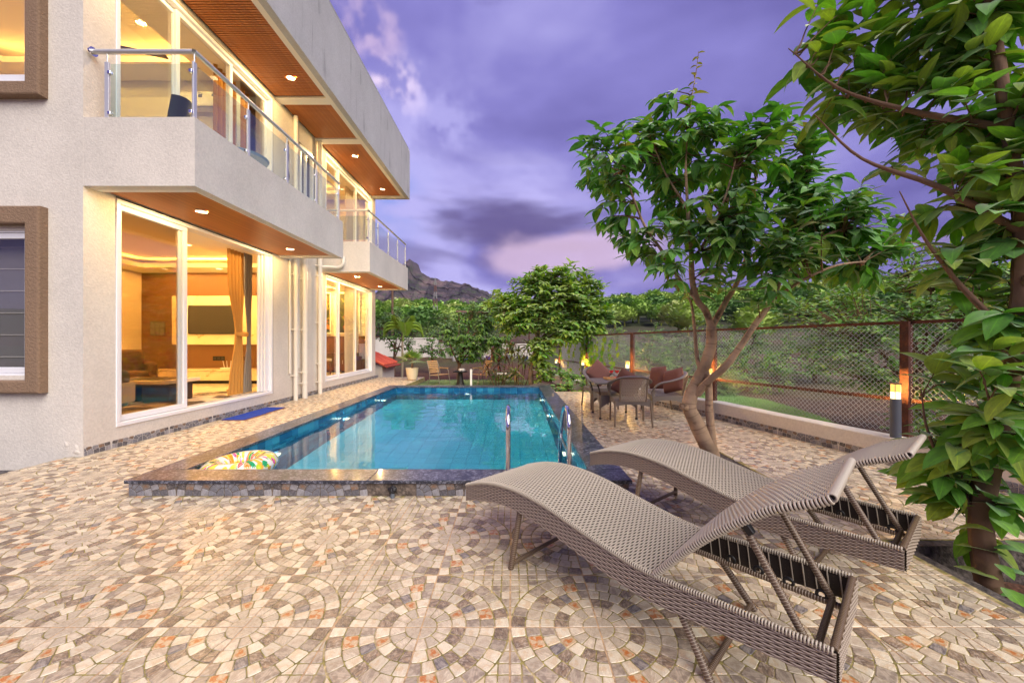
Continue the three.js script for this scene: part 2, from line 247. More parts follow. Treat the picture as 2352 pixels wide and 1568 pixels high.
function printTile(pal, size = 1024) { // the glaze on those stones: slate streaks, rust bloom, quartz veins
  const cv = document.createElement('canvas'); cv.width = cv.height = size; const c = cv.getContext('2d'); c.fillStyle = '#000'; c.fillRect(0, 0, size, size);
  tileStones.forEach((s, i) => { c.fillStyle = `rgb(${i + 1},0,0)`; c.strokeStyle = c.fillStyle; c.lineWidth = 7; c.lineJoin = 'round'; c.beginPath(); s.p.forEach((q, k) => c[k ? 'lineTo' : 'moveTo'](q[0] / T * size, q[1] / T * size)); c.closePath(); c.fill(); c.stroke(); });
  const id = c.getImageData(0, 0, size, size).data, d = new Uint8Array(size * size * 4), b = new Uint8Array(size * size * 4);
  for (let y = 0; y < size; y++) for (let x = 0; x < size; x++) {
    const o = (y * size + x) * 4, s = tileStones[id[o] - 1]; let col = [96, 88, 52], hgt = 0.5;
    if (s) {
      const u = x / size * 13, v = y / size * 13, ca = Math.cos(s.ang), sa = Math.sin(s.ang), a = u * ca + v * sa + s.seed, q = -u * sa + v * ca + s.seed;
      const str = fbm3(a * 1.2, q * 6, s.seed, 4), blot = fbm3(a * 1.7, q * 1.7, s.seed + 3, 4), fine = noise3(a * 9, q * 26, s.seed), vein = Math.pow(1 - Math.abs(fbm3(a * 1.5, q * 3, s.seed + 8, 3) - 0.5) * 2, 18);
      const P = pal[s.kind]; col = mix3(P[0], P[1], clamp((str - 0.5) * 2.4 + 0.5)); col = mix3(col, P[2], smooth(0.46, 0.66, blot) * P[3]); col = mix3(col, [236, 228, 218], vein * (s.kind === 'dark' ? 0.55 : 0.25));
      const k = s.tone * (0.93 + fine * 0.14); col = col.map((z) => z * k); hgt = 0.35 + str * 0.4 + fine * 0.2 - vein * 0.1;
    }
    d[o] = clamp(col[0], 0, 255); d[o + 1] = clamp(col[1], 0, 255); d[o + 2] = clamp(col[2], 0, 255); d[o + 3] = b[o + 3] = 255; b[o] = b[o + 1] = b[o + 2] = clamp(hgt * 255, 0, 255);
  }
  const mk = (a, srgb) => { const t = new THREE.DataTexture(a, size, size); t.magFilter = t.minFilter = THREE.LinearFilter; if (srgb) t.colorSpace = THREE.SRGBColorSpace; t.wrapS = t.wrapT = THREE.RepeatWrapping; t.needsUpdate = true; return t; };
  return [mk(d, true), mk(b, false)];
}
const [deckC, deckB] = printTile({ cream: [[228, 214, 188], [242, 230, 206], [218, 182, 138], 0.4], greige: [[208, 193, 170], [228, 213, 190], [186, 165, 142], 0.6], grey: [[176, 162, 144], [206, 188, 168], [144, 128, 114], 0.65], rust: [[208, 178, 142], [228, 200, 164], [206, 124, 62], 0.95], dark: [[138, 120, 102], [176, 152, 128], [104, 88, 76], 0.7], blue: [[124, 118, 118], [160, 150, 144], [102, 94, 96], 0.7] });
const [riserC, riserB] = printTile({ cream: [[150, 148, 152], [168, 166, 170], [134, 126, 124], 0.4], greige: [[118, 118, 126], [140, 140, 148], [104, 102, 110], 0.5], grey: [[100, 98, 104], [124, 122, 128], [86, 80, 82], 0.6], rust: [[128, 116, 108], [148, 134, 124], [148, 106, 76], 0.7], dark: [[70, 66, 68], [98, 92, 92], [60, 52, 50], 0.6], blue: [[84, 86, 100], [108, 110, 124], [76, 76, 88], 0.6] }, 512);
M.stone = phy(S(230, 228, 222), 0.46, { map: deckC, bumpMap: deckB, bumpScale: 0.0016, clearcoat: 0.2, clearcoatRoughness: 0.25 });
M.riser = phy(S(226, 226, 226), 0.42, { map: riserC, bumpMap: riserB, bumpScale: 0.002 });
function stoneGeo(p, h, tilt, c, bev = 0.0022) {
  const n = p.length, pos = [], nor = [], uv = [], inn = p.map((q) => { const dx = q[0] - c[0], dy = q[1] - c[1], L = Math.hypot(dx, dy) || 1, k = Math.max(0, 1 - bev * 1.3 / L); return [c[0] + dx * k, c[1] + dy * k]; });
  const y = (q) => h + tilt[0] * (q[0] - c[0]) + tilt[1] * (q[1] - c[1]), vtx = (q, yy) => { pos.push(q[0], yy, -q[1]); uv.push(q[0] / T, q[1] / T); };
  const nl = Math.hypot(tilt[0], 1, tilt[1]), N = [-tilt[0] / nl, 1 / nl, tilt[1] / nl];
  for (let i = 1; i < n - 1; i++) { vtx(inn[0], y(inn[0])); vtx(inn[i], y(inn[i])); vtx(inn[i + 1], y(inn[i + 1])); for (let k = 0; k < 3; k++) nor.push(...N); }
  for (let i = 0; i < n; i++) {
    const a = p[i], b = p[(i + 1) % n], A = inn[i], C = inn[(i + 1) % n], ex = b[0] - a[0], ey = b[1] - a[1], L = Math.hypot(ex, ey) || 1, m = [ey / L * 0.75, 0.66, ex / L * 0.75];
    vtx(a, 0); vtx(b, 0); vtx(A, y(A)); vtx(b, 0); vtx(C, y(C)); vtx(A, y(A)); for (let k = 0; k < 6; k++) nor.push(...m);
  }
  const g = new THREE.BufferGeometry(); g.setAttribute('position', new THREE.Float32BufferAttribute(pos, 3)); g.setAttribute('normal', new THREE.Float32BufferAttribute(nor, 3)); g.setAttribute('uv', new THREE.Float32BufferAttribute(uv, 2)); return g;
}
const stoneGeos = tileStones.map((s) => stoneGeo(s.p, s.h, s.tilt, s.c));
const tileGeo = merge(stoneGeos.map((g) => g.clone()));

// the wall and fence line along the garden side, and the outline of the paved deck (x, depth)
const WALL = [[5.5, -1.2], [4.15, 4.05], [3.49, 6.6], [2.62, 9.1], [2.1, 11.95], [1.65, 15.2]];
const deckOutline = [[-4.97, -2.6], [-4.97, 4.41], [-4.82, 4.41], [-4.82, 14.3], [-3.15, 14.3], [-3.15, 10.42], [0.98, 10.42], [0.98, 10.2], [2.22, 10.2], [2.6, 9.05], [3.44, 6.56], [4.1, 4.0], [5.75, -2.6]];
const PIT1 = [1.86, 2.42, 3.78, 4.62], PIT2 = [2.43, 3.55, 0.9, 2.58], POOL = [-2.95, 0.7, 3.57, 10.12];
const inPoly = (x, z, P) => { let c = false; for (let i = 0, j = P.length - 1; i < P.length; j = i++) { const [a, b] = P[i], [d, e] = P[j]; if ((b > z) !== (e > z) && x < (d - a) * (z - b) / (e - b) + a) c = !c; } return c; };
const inRect = (x, z, r, m = 0) => x > r[0] - m && x < r[1] + m && z > r[2] - m && z < r[3] + m;
const onDeck = (x, z, m = 0.022) => inPoly(x, z, deckOutline) && !inRect(x, z, [-3.22, 1.0, 3.3, 10.44], 0.0) && !inRect(x, z, PIT1, m) && !inRect(x, z, PIT2, m);
{
  const deck = struct('patio_floor'); deck.userData.label = 'deck of round-patterned mosaic stone paving around the pool';
  const sh = new THREE.Shape(deckOutline.map(([x, z]) => new THREE.Vector2(x, z)));
  for (const r of [[-3.02, 0.77, 3.5, 10.19], PIT1, PIT2]) sh.holes.push(new THREE.Path([[r[0], r[2]], [r[1], r[2]], [r[1], r[3]], [r[0], r[3]]].map((q) => new THREE.Vector2(...q))));
  const bed = new THREE.ExtrudeGeometry(sh, { depth: 0.6, bevelEnabled: false }); bed.rotateX(-Math.PI / 2); bed.translate(0, -0.6, 0); muv(bed);
  const grout = dtex(256, 256, (u, v) => { const e = Math.min(u, v, 1 - u, 1 - v), n = tfbm(u, v, 24, 3, 131), m = tfbm(u, v, 5, 3, 133), s = 0.6 + n * 0.7; return e < 0.014 ? [196 * (0.75 + n * 0.4), 164 * (0.75 + n * 0.4), 126 * (0.75 + n * 0.4)] : mix3([150 * s, 138 * s, 78 * s], [178 * s, 160 * s, 118 * s], smooth(0.45, 0.7, m)); }, true, 1 / T);
  grout.offset.set(-TX / T % 1 + 1, -TZ / T % 1 + 1);
  part(deck, 'grout_bed', bed, std(S(255, 255, 255), 0.95, { map: grout }));
  const place = [], cut = [], near = [];
  const q = new THREE.Matrix4(), mat = (i, j) => { const k = ((i & 1) ? ((j & 1) ? 2 : 1) : ((j & 1) ? 3 : 0)), cx = TX + T * (i + (i & 1)), cz = TZ + T * (j + (j & 1)); return { k, cx, cz, m: new THREE.Matrix4().makeRotationY(k * Math.PI / 2).setPosition(cx, 0.0005, -cz) }; };
  const nearTiles = new Set(['-4,-1', '-3,-1', '-2,-1', '-1,-1', '0,-1', '1,-1', '-1,0']);
  for (let i = -14; i < 18; i++) for (let j = -12; j < 32; j++) {
    const o = mat(i, j), x0 = TX + T * i, z0 = TZ + T * j;
    let all = true; for (const a of [0.01, 0.2, 0.39]) for (const b of [0.01, 0.2, 0.39]) all = all && onDeck(x0 + a, z0 + b, 0.03);
    if (nearTiles.has(i + ',' + j)) { near.push(o); continue; }
    if (all) { place.push(o.m); continue; }
    tileStones.forEach((s, n) => { const c = V(s.c[0], 0, -s.c[1]).applyMatrix4(o.m); if (onDeck(c.x, -c.z)) cut.push(stoneGeos[n].clone().applyMatrix4(o.m)); });
  }
  for (const o of near) tileStones.forEach((s, n) => { const m = part(deck, 'paving_stone', stoneGeos[n], M.stone); m.position.set(o.cx, 0.0005, -o.cz); m.rotation.y = o.k * Math.PI / 2; });
  const inst = new THREE.InstancedMesh(tileGeo, M.stone, place.length); const tint = new THREE.Color(); place.forEach((m, i) => { inst.setMatrixAt(i, m); const e = m.elements, k = 0.86 + 0.2 * fbm3(e[12] * 0.9, e[14] * 0.9, 3, 3) + 0.07 * (noise3(e[12] * 7, e[14] * 7, 5) - 0.5); inst.setColorAt(i, tint.setRGB(k, k * 0.995, k * 0.985)); }); inst.name = 'paving_stones'; inst.userData.kind = 'stuff'; inst.castShadow = inst.receiveShadow = true; deck.add(inst);
  part(deck, 'cut_paving_stones', merge(cut), M.stone, 'stuff');
  // concrete sides of the two tree pits
  for (const [r, d] of [[PIT1, 0.32], [PIT2, 0.34]]) {
    const t = 0.07; part(deck, 'pit_kerb', [B(r[0], r[0] + t, -d, -0.006, r[2], r[3]), B(r[1] - t, r[1], -d, -0.006, r[2], r[3]), B(r[0] + t, r[1] - t, -d, -0.006, r[2], r[2] + t), B(r[0] + t, r[1] - t, -d, -0.006, r[3] - t, r[3])], M.concrete);
    part(deck, 'pit_soil', grid(14, 14, (u, v) => { const x = lerp(r[0], r[1], u), z = lerp(r[2], r[3], v); return [x, -d + 0.06 + noise3(x * 9, z * 9) * 0.09, -z, x, z]; }), M.soil);
  }
}
// rows of grey mosaic stones cut from the same tile: pool riser and wall plinths. from/to in (x, depth), standing on y0, h high, facing left of the direction of travel
function plinth(parent, a, b, y0, h, name, most, phase = 0, skip) {
  const dx = b[0] - a[0], dz = b[1] - a[1], L = Math.hypot(dx, dz), ang = Math.atan2(dz, dx), rest = []; let n = 0;
  const M4 = new THREE.Matrix4().makeBasis(V(Math.cos(ang), 0, -Math.sin(ang)), V(-Math.sin(ang) * -1, 0, 0).set(Math.sin(ang), 0, Math.cos(ang)), V(0, -1, 0)).setPosition(a[0], y0, -a[1]);
  const cutv = (p, lim) => { const o = []; for (let i = 0; i < p.length; i++) { const s = p[i], e = p[(i + 1) % p.length]; if (s[1] <= lim) o.push(s); if ((s[1] - lim) * (e[1] - lim) < 0) { const t = (lim - s[1]) / (e[1] - s[1]); o.push([lerp(s[0], e[0], t), lim]); } } return o; };
  const cutu = (p, lim, sg) => { const o = []; for (let i = 0; i < p.length; i++) { const s = p[i], e = p[(i + 1) % p.length], A = (s[0] - lim) * sg, C = (e[0] - lim) * sg; if (A <= 0) o.push(s); if (A * C < 0) { const t = A / (A - C); o.push([lerp(s[0], e[0], t), lerp(s[1], e[1], t)]); } } return o; };
  for (let i = -1; i * T - phase < L; i++) for (const s of tileStones) {
    if (s.c[1] > h + 0.05) continue;
    const flip = i & 1, u0 = i * T - phase; let p = s.p.map((q) => [u0 + (flip ? T - q[0] : q[0]), q[1]]); if (flip) p.reverse();
    p = cutv(p, h); if (p.length > 2) p = cutu(p, L, 1); if (p.length > 2) p = cutu(p, 0, -1); if (p.length < 3) continue;
    let A = 0; for (let k = 0; k < p.length; k++) { const s1 = p[k], e1 = p[(k + 1) % p.length]; A += s1[0] * e1[1] - e1[0] * s1[1]; } if (A / 2 < 0.00009) continue;
    const c = [p.reduce((x, k) => x + k[0], 0) / p.length, p.reduce((x, k) => x + k[1], 0) / p.length]; if (skip && skip(c[0])) continue;
    const g = stoneGeo(p, s.h + 0.001, s.tilt, c), uv = g.attributes.uv; for (let k = 0; k < uv.count; k++) { const u = (uv.getX(k) * T - u0) / T; uv.setX(k, flip ? 1 - u : u); }
    g.applyMatrix4(M4); if (n++ < most) part(parent, name, g, M.riser); else rest.push(g);
  }
  if (rest.length) part(parent, name + 's', merge(rest), M.riser, 'stuff');
}

// ------------------------------------------------------------------ swimming pool
const pool = thing('swimming_pool', 'rectangular blue tiled swimming pool with polished dark granite coping', 'swimming pool');
{
  const [x0, x1, z0, z1] = POOL, yb = -1.35, yt = 0.105, R = rng(5);
  // shell behind the tiles
  part(pool, 'shell', [B(x0 - 0.2, x0 - 0.012, yb - 0.2, 0.1, z0 - 0.2, z1 + 0.2), B(x1 + 0.012, x1 + 0.2, yb - 0.2, 0.1, z0 - 0.2, z1 + 0.2), B(x0 - 0.012, x1 + 0.012, yb - 0.2, 0.1, z0 - 0.2, z0 - 0.012), B(x0 - 0.012, x1 + 0.012, yb - 0.2, 0.1, z1 + 0.012, z1 + 0.2), B(x0 - 0.012, x1 + 0.012, yb - 0.2, yb - 0.012, z0 - 0.012, z1 + 0.012)], std(S(150, 190, 196), 0.9));
  const cols = [S(14, 72, 114), S(26, 94, 132), S(38, 112, 146), S(18, 82, 124), S(48, 126, 154)], tm = cols.map((c) => phy(c, 0.22, { clearcoat: 0.5, clearcoatRoughness: 0.1 })), tall = phy(S(255, 255, 255), 0.6, { vertexColors: true });
  const s = 0.1455, gp = 0.003, tg = rb(s - gp, s - gp, 0.012, 0.002, 1), rest = [];
  const lay = (n, rows, put, deep) => { for (let r = 0; r < rows; r++) for (let i = 0; i < n; i++) { const c = Math.floor(R() * 5); if (r < deep) { const m = part(pool, 'wall_tile', tg, tm[c]); put(m, i, r); } else { const o = new THREE.Object3D(); put(o, i, r); o.updateMatrix(); rest.push(paint(tg.clone().applyMatrix4(o.matrix), cols[c])); } } };
  const nx = 25, nz = 45, sx = (x1 - x0) / nx, sz = (z1 - z0) / nz, y = (r) => yt - s / 2 - r * s;
  lay(nx, 10, (o, i, r) => { o.position.set(x0 + (i + 0.5) * sx, y(r), -z1 - 0.006); }, 2);
  lay(nz, 10, (o, i, r) => { o.position.set(x0 - 0.006, y(r), -(z0 + (i + 0.5) * sz)); o.rotation.y = Math.PI / 2; }, 2);
  lay(nz, 10, (o, i, r) => { o.position.set(x1 + 0.006, y(r), -(z0 + (i + 0.5) * sz)); o.rotation.y = -Math.PI / 2; }, 2);
  lay(nx, 10, (o, i, r) => { o.position.set(x0 + (i + 0.5) * sx, y(r), -z0 + 0.006); }, 0);
  const mx = 19, mz = 34, fx = (x1 - x0) / mx, fz = (z1 - z0) / mz, fg = rb(fx - 0.004, 0.012, fz - 0.004, 0.002, 1);
  for (let i = 0; i < mx; i++) for (let j = 0; j < mz; j++) { const c = cols[2 + Math.floor(R() * 3)].clone().lerp(S(126, 206, 218), 0.72); rest.push(paint(fg.clone().translate(x0 + (i + 0.5) * fx, yb - 0.006, -(z0 + (j + 0.5) * fz)), c)); }
  part(pool, 'basin_tiles', merge(rest), tall, 'stuff');
  // granite coping, four slabs butted at the corners
  const c0 = 0.108, c1 = 0.138, ox0 = -3.225, ox1 = 1.0, oz0 = 3.285, oz1 = 10.44;
  for (const r of [[ox0, -1.2, oz0, z0 + 0.01], [-1.197, ox1, oz0, z0 + 0.01], [ox0, x0 + 0.01, z0 + 0.012, 6.6], [ox0, x0 + 0.01, 6.603, oz1], [x1 - 0.01, ox1, z0 + 0.012, 6.9], [x1 - 0.01, ox1, 6.903, oz1], [x0 + 0.012, x1 - 0.012, z1 - 0.01, oz1]]) part(pool, 'coping_slab', RB(r[0], r[1], c0, c1, r[2], r[3], 0.005, 2), M.granite);
  part(pool, 'riser_bed', [B(-3.2, 0.975, 0.0, c0, 3.304, 3.5), B(-3.2, -3.0, 0, c0, 3.5, 10.4), B(0.78, 0.975, 0, c0, 3.5, 10.4), B(-3.0, 0.78, -0.4, c0, 10.2, 10.42)], M.mortar);
  plinth(pool, [-3.2, 3.303], [0.975, 3.303], 0.0, 0.106, 'riser_stone', 300, 0.0, (u) => u > 1.99 && u < 2.39);
  plinth(pool, [0.976, 3.31], [0.976, 10.4], 0.0, 0.106, 'side_riser_stone', 0);
  plinth(pool, [-3.201, 10.4], [-3.201, 3.31], 0.0, 0.106, 'side_riser_stone', 0);
  // underwater lamps
  const lens = glow(1.0, 0.86, 0.56, 0.9), lg = new THREE.CylinderGeometry(0.05, 0.062, 0.05, 20).rotateX(-Math.PI / 2), rg = new THREE.TorusGeometry(0.072, 0.01, 8, 24);
  for (const [x, Z, turn] of [[x0, 4.9, Math.PI / 2], [x0, 7.0, Math.PI / 2], [x0, 9.05, Math.PI / 2], [-1.14, z1, 0], [x1, 5.0, -Math.PI / 2], [x1, 7.3, -Math.PI / 2], [x1, 9.1, -Math.PI / 2]]) {
    const g = sub(pool, 'pool_lamp', [x, -0.5, -Z], turn); part(g, 'lamp_lens', lg, lens).position.z = 0.03; part(g, 'lamp_rim', rg, M.chrome).position.z = 0.018;
    const p = new THREE.PointLight(new THREE.Color().setRGB(1, 0.92, 0.72), 1.0); p.shadow.radius = 0.6; p.castShadow = true; p.position.set(x + 0.035 * Math.sin(turn), -0.5, -Z + 0.035 * Math.cos(turn)); scene.add(p);
  }
  // water, as deep as the basin, with small ripples on top
  const w = new THREE.BoxGeometry(x1 - x0 + 0.004, 0.028 - yb + 0.003, z1 - z0 + 0.004, 90, 1, 170); w.translate((x0 + x1) / 2, (0.028 + yb - 0.003) / 2, -(z0 + z1) / 2);
  const p = w.attributes.position, nrm = w.attributes.normal;
  const hgt = (x, z) => (fbm3(x * 1.1, z * 2.0, 3, 3) - 0.5) * 0.0065 + (noise3(x * 4.5, z * 9, 7) - 0.5) * 0.0042 * smooth(5.0, 8.0, -z);
  for (let i = 0; i < p.count; i++) if (p.getY(i) > 0) { const x = p.getX(i), z = p.getZ(i), top = nrm.getY(i) > 0.5; p.setY(i, 0.028 + hgt(x, z)); if (top) { const e = 0.01, n = V(hgt(x - e, z) - hgt(x + e, z), 2 * e, hgt(x, z - e) - hgt(x, z + e)).normalize(); nrm.setXYZ(i, n.x, n.y, n.z); } }
  const water = struct('pool_water', w, phy(S(255, 255, 255), 0.0, { transmission: 1, ior: 1.333, thickness: 1, attenuationColor: new THREE.Color().setRGB(0.30, 0.79, 0.92), attenuationDistance: 2.6 }));
  water.userData.label = 'clear turquoise pool water with small ripples';
}
// the gap in the pool's front riser: bare mortar and a pipe end wrapped in black
{
  const g = thing('capped_pipe', 'stub of grey pipe wrapped in black tape in the bare gap below pool coping', 'pipe', [-0.985, 0, -3.262]);
  part(g, 'pipe_stub', new THREE.CylinderGeometry(0.016, 0.018, 0.045, 14).translate(0, 0.0225, 0), std(S(96, 104, 112), 0.5));
  const ico = new THREE.IcosahedronGeometry(0.034, 4), p = ico.attributes.position; for (let i = 0; i < p.count; i++) { const v = V(p.getX(i), p.getY(i), p.getZ(i)), k = 0.65 + 0.75 * fbm3(v.x * 70 + 9, v.y * 70, v.z * 70, 3); p.setXYZ(i, v.x * k, v.y * k * 0.9 + 0.068, v.z * k * 0.7); } ico.computeVertexNormals();
  part(g, 'black_wrap', ico, M.black);
}
// ladder
{
  const g = thing('pool_ladder', 'polished steel pool ladder with two arched handrails at the front edge', 'ladder');
  for (const X of [-0.035, 0.495]) {
    const c = [[X, 0.139, -3.43], [X, 0.4, -3.43], [X, 0.6, -3.45], [X, 0.685, -3.55], [X, 0.665, -3.74], [X, 0.52, -3.9], [X, 0.33, -4.04], [X, 0.18, -4.09], [X, -0.4, -4.09], [X, -0.95, -4.09]];
    const r = part(g, 'handrail', tube(c, 0.021, 64, 14), M.chrome); part(r, 'brace', rod([X, 0.31, -3.45], [X, 0.31, -4.05], 0.013, 10), M.chrome);
    part(r, 'flange', new THREE.CylinderGeometry(0.045, 0.048, 0.012, 20).translate(X, 0.1445, -3.43), M.chrome);
  }
  for (const y of [-0.15, -0.42, -0.7]) part(g, 'tread', rb(0.49, 0.025, 0.08, 0.008).translate(0.23, y, -4.09), M.steel);
}

// ------------------------------------------------------------------ ground, lawn, hills, mountain
const wallX = (Z) => { for (let i = 0; i < WALL.length - 1; i++) { const [a, b] = WALL[i], [c, d] = WALL[i + 1]; if (Z >= b && Z <= d) return lerp(a, c, (Z - b) / (d - b)); } return Z < WALL[0][1] ? WALL[0][0] : Math.max(0.2, 1.65 - (Z - 15.2) * 0.1); };
function groundY(x, Z) {
  const r = Math.hypot(x, Z), out = smooth(0, 1.2, x - wallX(Z)), yard = -0.27;
  let y = lerp(yard, -0.55, out);
  y += smooth(17, 62, r) * 2.2 * lerp(0.75, 1, out) + smooth(50, 190, r) * (8.0 + 3 * noise3(x * 0.012, Z * 0.012, 4) + 2.5 * smooth(-10, 60, x)) + smooth(150, 420, r) * 9 * noise3(x * 0.004 + 9, Z * 0.004, 2);
  y += (fbm3(x * 0.25, Z * 0.25, 3, 3) - 0.5) * 0.8 * smooth(14, 40, r) + (fbm3(x * 1.1, Z * 1.1, 8, 3) - 0.5) * 0.12 * smooth(0.5, 3, x - wallX(Z) + (Z > 15 ? 3 : 0));
  return y - 2.2 * smooth(11.3, 10.5, Z) * smooth(-4.7, -3.4, x) * smooth(2.6, 1.2, x - Math.max(0, 3 - Z) * 0.4) * smooth(-4, -2, Z);
}
{
  const radii = []; for (let i = 0; i <= 130; i++) radii.push(0.5 * Math.pow(3600 / 0.5, i / 130)); const na = 300, pos = [], uv = [], col = [], idx = [];
  const earth = S(132, 78, 56), brown = S(128, 100, 78), dry = S(142, 132, 92), green = S(92, 116, 52), far = S(78, 96, 58), c = new THREE.Color();
  radii.forEach((r, i) => { for (let k = 0; k <= na; k++) {
    const a = k / na * Math.PI * 2, x = Math.sin(a) * r, Z = Math.cos(a) * r, out = smooth(0, 1, x - wallX(Z)), n = fbm3(x * 0.35, Z * 0.35, 1, 4), m = fbm3(x * 0.09 + 4, Z * 0.09, 5, 4);
    pos.push(x, groundY(x, Z), -Z); uv.push(x * 0.7, Z * 0.7);
    c.copy(earth).lerp(brown, out); c.lerp(dry, smooth(0.45, 0.6, n) * 0.75 * Math.max(out, smooth(22, 34, r))); c.lerp(green, smooth(0.5, 0.62, m) * 0.8 * smooth(16, 30, r)); c.lerp(far, smooth(55, 110, r) * 0.85); col.push(c.r * 2.1, c.g * 2.1, c.b * 2.1);
    if (i < radii.length - 1 && k < na) { const o = i * (na + 1) + k; idx.push(o, o + 1, o + na + 1, o + 1, o + na + 2, o + na + 1); }
  } });
  const g = new THREE.BufferGeometry(); g.setAttribute('position', new THREE.Float32BufferAttribute(pos, 3)); g.setAttribute('uv', new THREE.Float32BufferAttribute(uv, 2)); g.setAttribute('color', new THREE.Float32BufferAttribute(col, 3)); g.setIndex(idx); g.computeVertexNormals();
  if (g.attributes.normal.getY(5000) < 0) { for (let i = 0; i < idx.length; i += 3) [idx[i + 1], idx[i + 2]] = [idx[i + 2], idx[i + 1]]; g.setIndex(idx); g.computeVertexNormals(); }
  const speck = dtex(512, 512, (u, v) => { const a = tfbm(u, v, 8, 6, 141), b = tnoise(u * 130, v * 130, 130, 143), s = 0.32 + a * 0.34 + (b - 0.5) * 0.22; return [255 * s, 250 * s, 245 * s]; }, true, 1);
  struct('ground', g, std(S(255, 255, 255), 1, { map: speck, bumpMap: M.soil.bumpMap, bumpScale: 0.05, vertexColors: true })).userData.label = 'reddish brown earth and grassy slopes rising to the hills';
  struct('driveway', B(-14, -4.99, -0.6, -0.14, -3, 4.4), std(S(120, 118, 122), 0.9, { map: M.mortar.map, bumpMap: M.mortar.bumpMap, bumpScale: 0.004 })).userData.label = 'grey concrete driveway beside the deck';
}
const blade = (() => { const g = new THREE.BufferGeometry(), p = [], n = []; for (let k = 0; k < 5; k++) { const a = k * 2.4, ox = Math.cos(a * 3) * 0.012, oz = Math.sin(a * 2) * 0.012, lx = Math.cos(a) * 0.022, lz = Math.sin(a) * 0.022, wx = -Math.sin(a) * 0.0028, wz = Math.cos(a) * 0.0028, h = 0.04 + 0.012 * (k % 3); p.push(ox - wx, 0, oz - wz, ox + wx, 0, oz + wz, ox + lx, h, oz + lz); for (let q = 0; q < 3; q++) n.push(0, 1, 0); } g.setAttribute('position', new THREE.Float32BufferAttribute(p, 3)); g.setAttribute('normal', new THREE.Float32BufferAttribute(n, 3)); return g; })();
function lawn(name, label, poly, y, count, tones, seed, scale = 1) {
  const sh = new THREE.Shape(poly.map((q) => new THREE.Vector2(...q))), g = new THREE.ExtrudeGeometry(sh, { depth: 0.3, bevelEnabled: false }).rotateX(-Math.PI / 2).translate(0, y - 0.3, 0); muv(g);
  const grp = struct(name); grp.userData.label = label;
  part(grp, 'turf', g, std(tones[0], 1, { map: dtex(256, 256, (u, v) => { const a = tfbm(u, v, 8, 5, seed), s = 0.55 + a * 0.8; return [230 * s, 240 * s, 210 * s]; }, true, 1.3) }));
  const R = rng(seed), xs = poly.map((q) => q[0]), zs = poly.map((q) => q[1]), X0 = Math.min(...xs), X1 = Math.max(...xs), Z0 = Math.min(...zs), Z1 = Math.max(...zs), m = [], o = new THREE.Object3D();
  while (m.length < count) { const x = lerp(X0, X1, R()), Z = lerp(Z0, Z1, R()); if (!inPoly(x, Z, poly)) { R(); continue; } o.position.set(x, y - 0.004, -Z); o.rotation.y = R() * 6.3; o.scale.setScalar(scale * (0.7 + R() * 0.7)); o.updateMatrix(); m.push(o.matrix.clone()); }
  const im = new THREE.InstancedMesh(blade, phy(S(255, 255, 255), 0.95, { transmission: 0.3 }), count); const c = new THREE.Color(); m.forEach((q, i) => { im.setMatrixAt(i, q); im.setColorAt(i, c.copy(tones[0]).lerp(tones[1], R())); }); im.name = 'grass'; im.userData.kind = 'stuff'; grp.add(im);
}
lawn('lawn', 'strip of mown green lawn behind the pool', [[-3.12, 10.44], [-3.12, 14.7], [0.4, 14.9], [1.2, 13.5], [1.5, 10.46]], -0.2, 26000, [S(92, 134, 36), S(148, 178, 60)], 151, 1.3);
lawn('grass_patch', 'bright green patch of grass beyond the chain-link fence', [[4.2, 7.2], [3.6, 9.5], [3.7, 12.6], [5.6, 12.85], [6.57, 12.5], [7.1, 11.06], [6.96, 9.79], [6.67, 8.48], [6.2, 7.4]], -0.42, 60000, [S(104, 178, 30), S(160, 216, 56)], 153, 1.6);
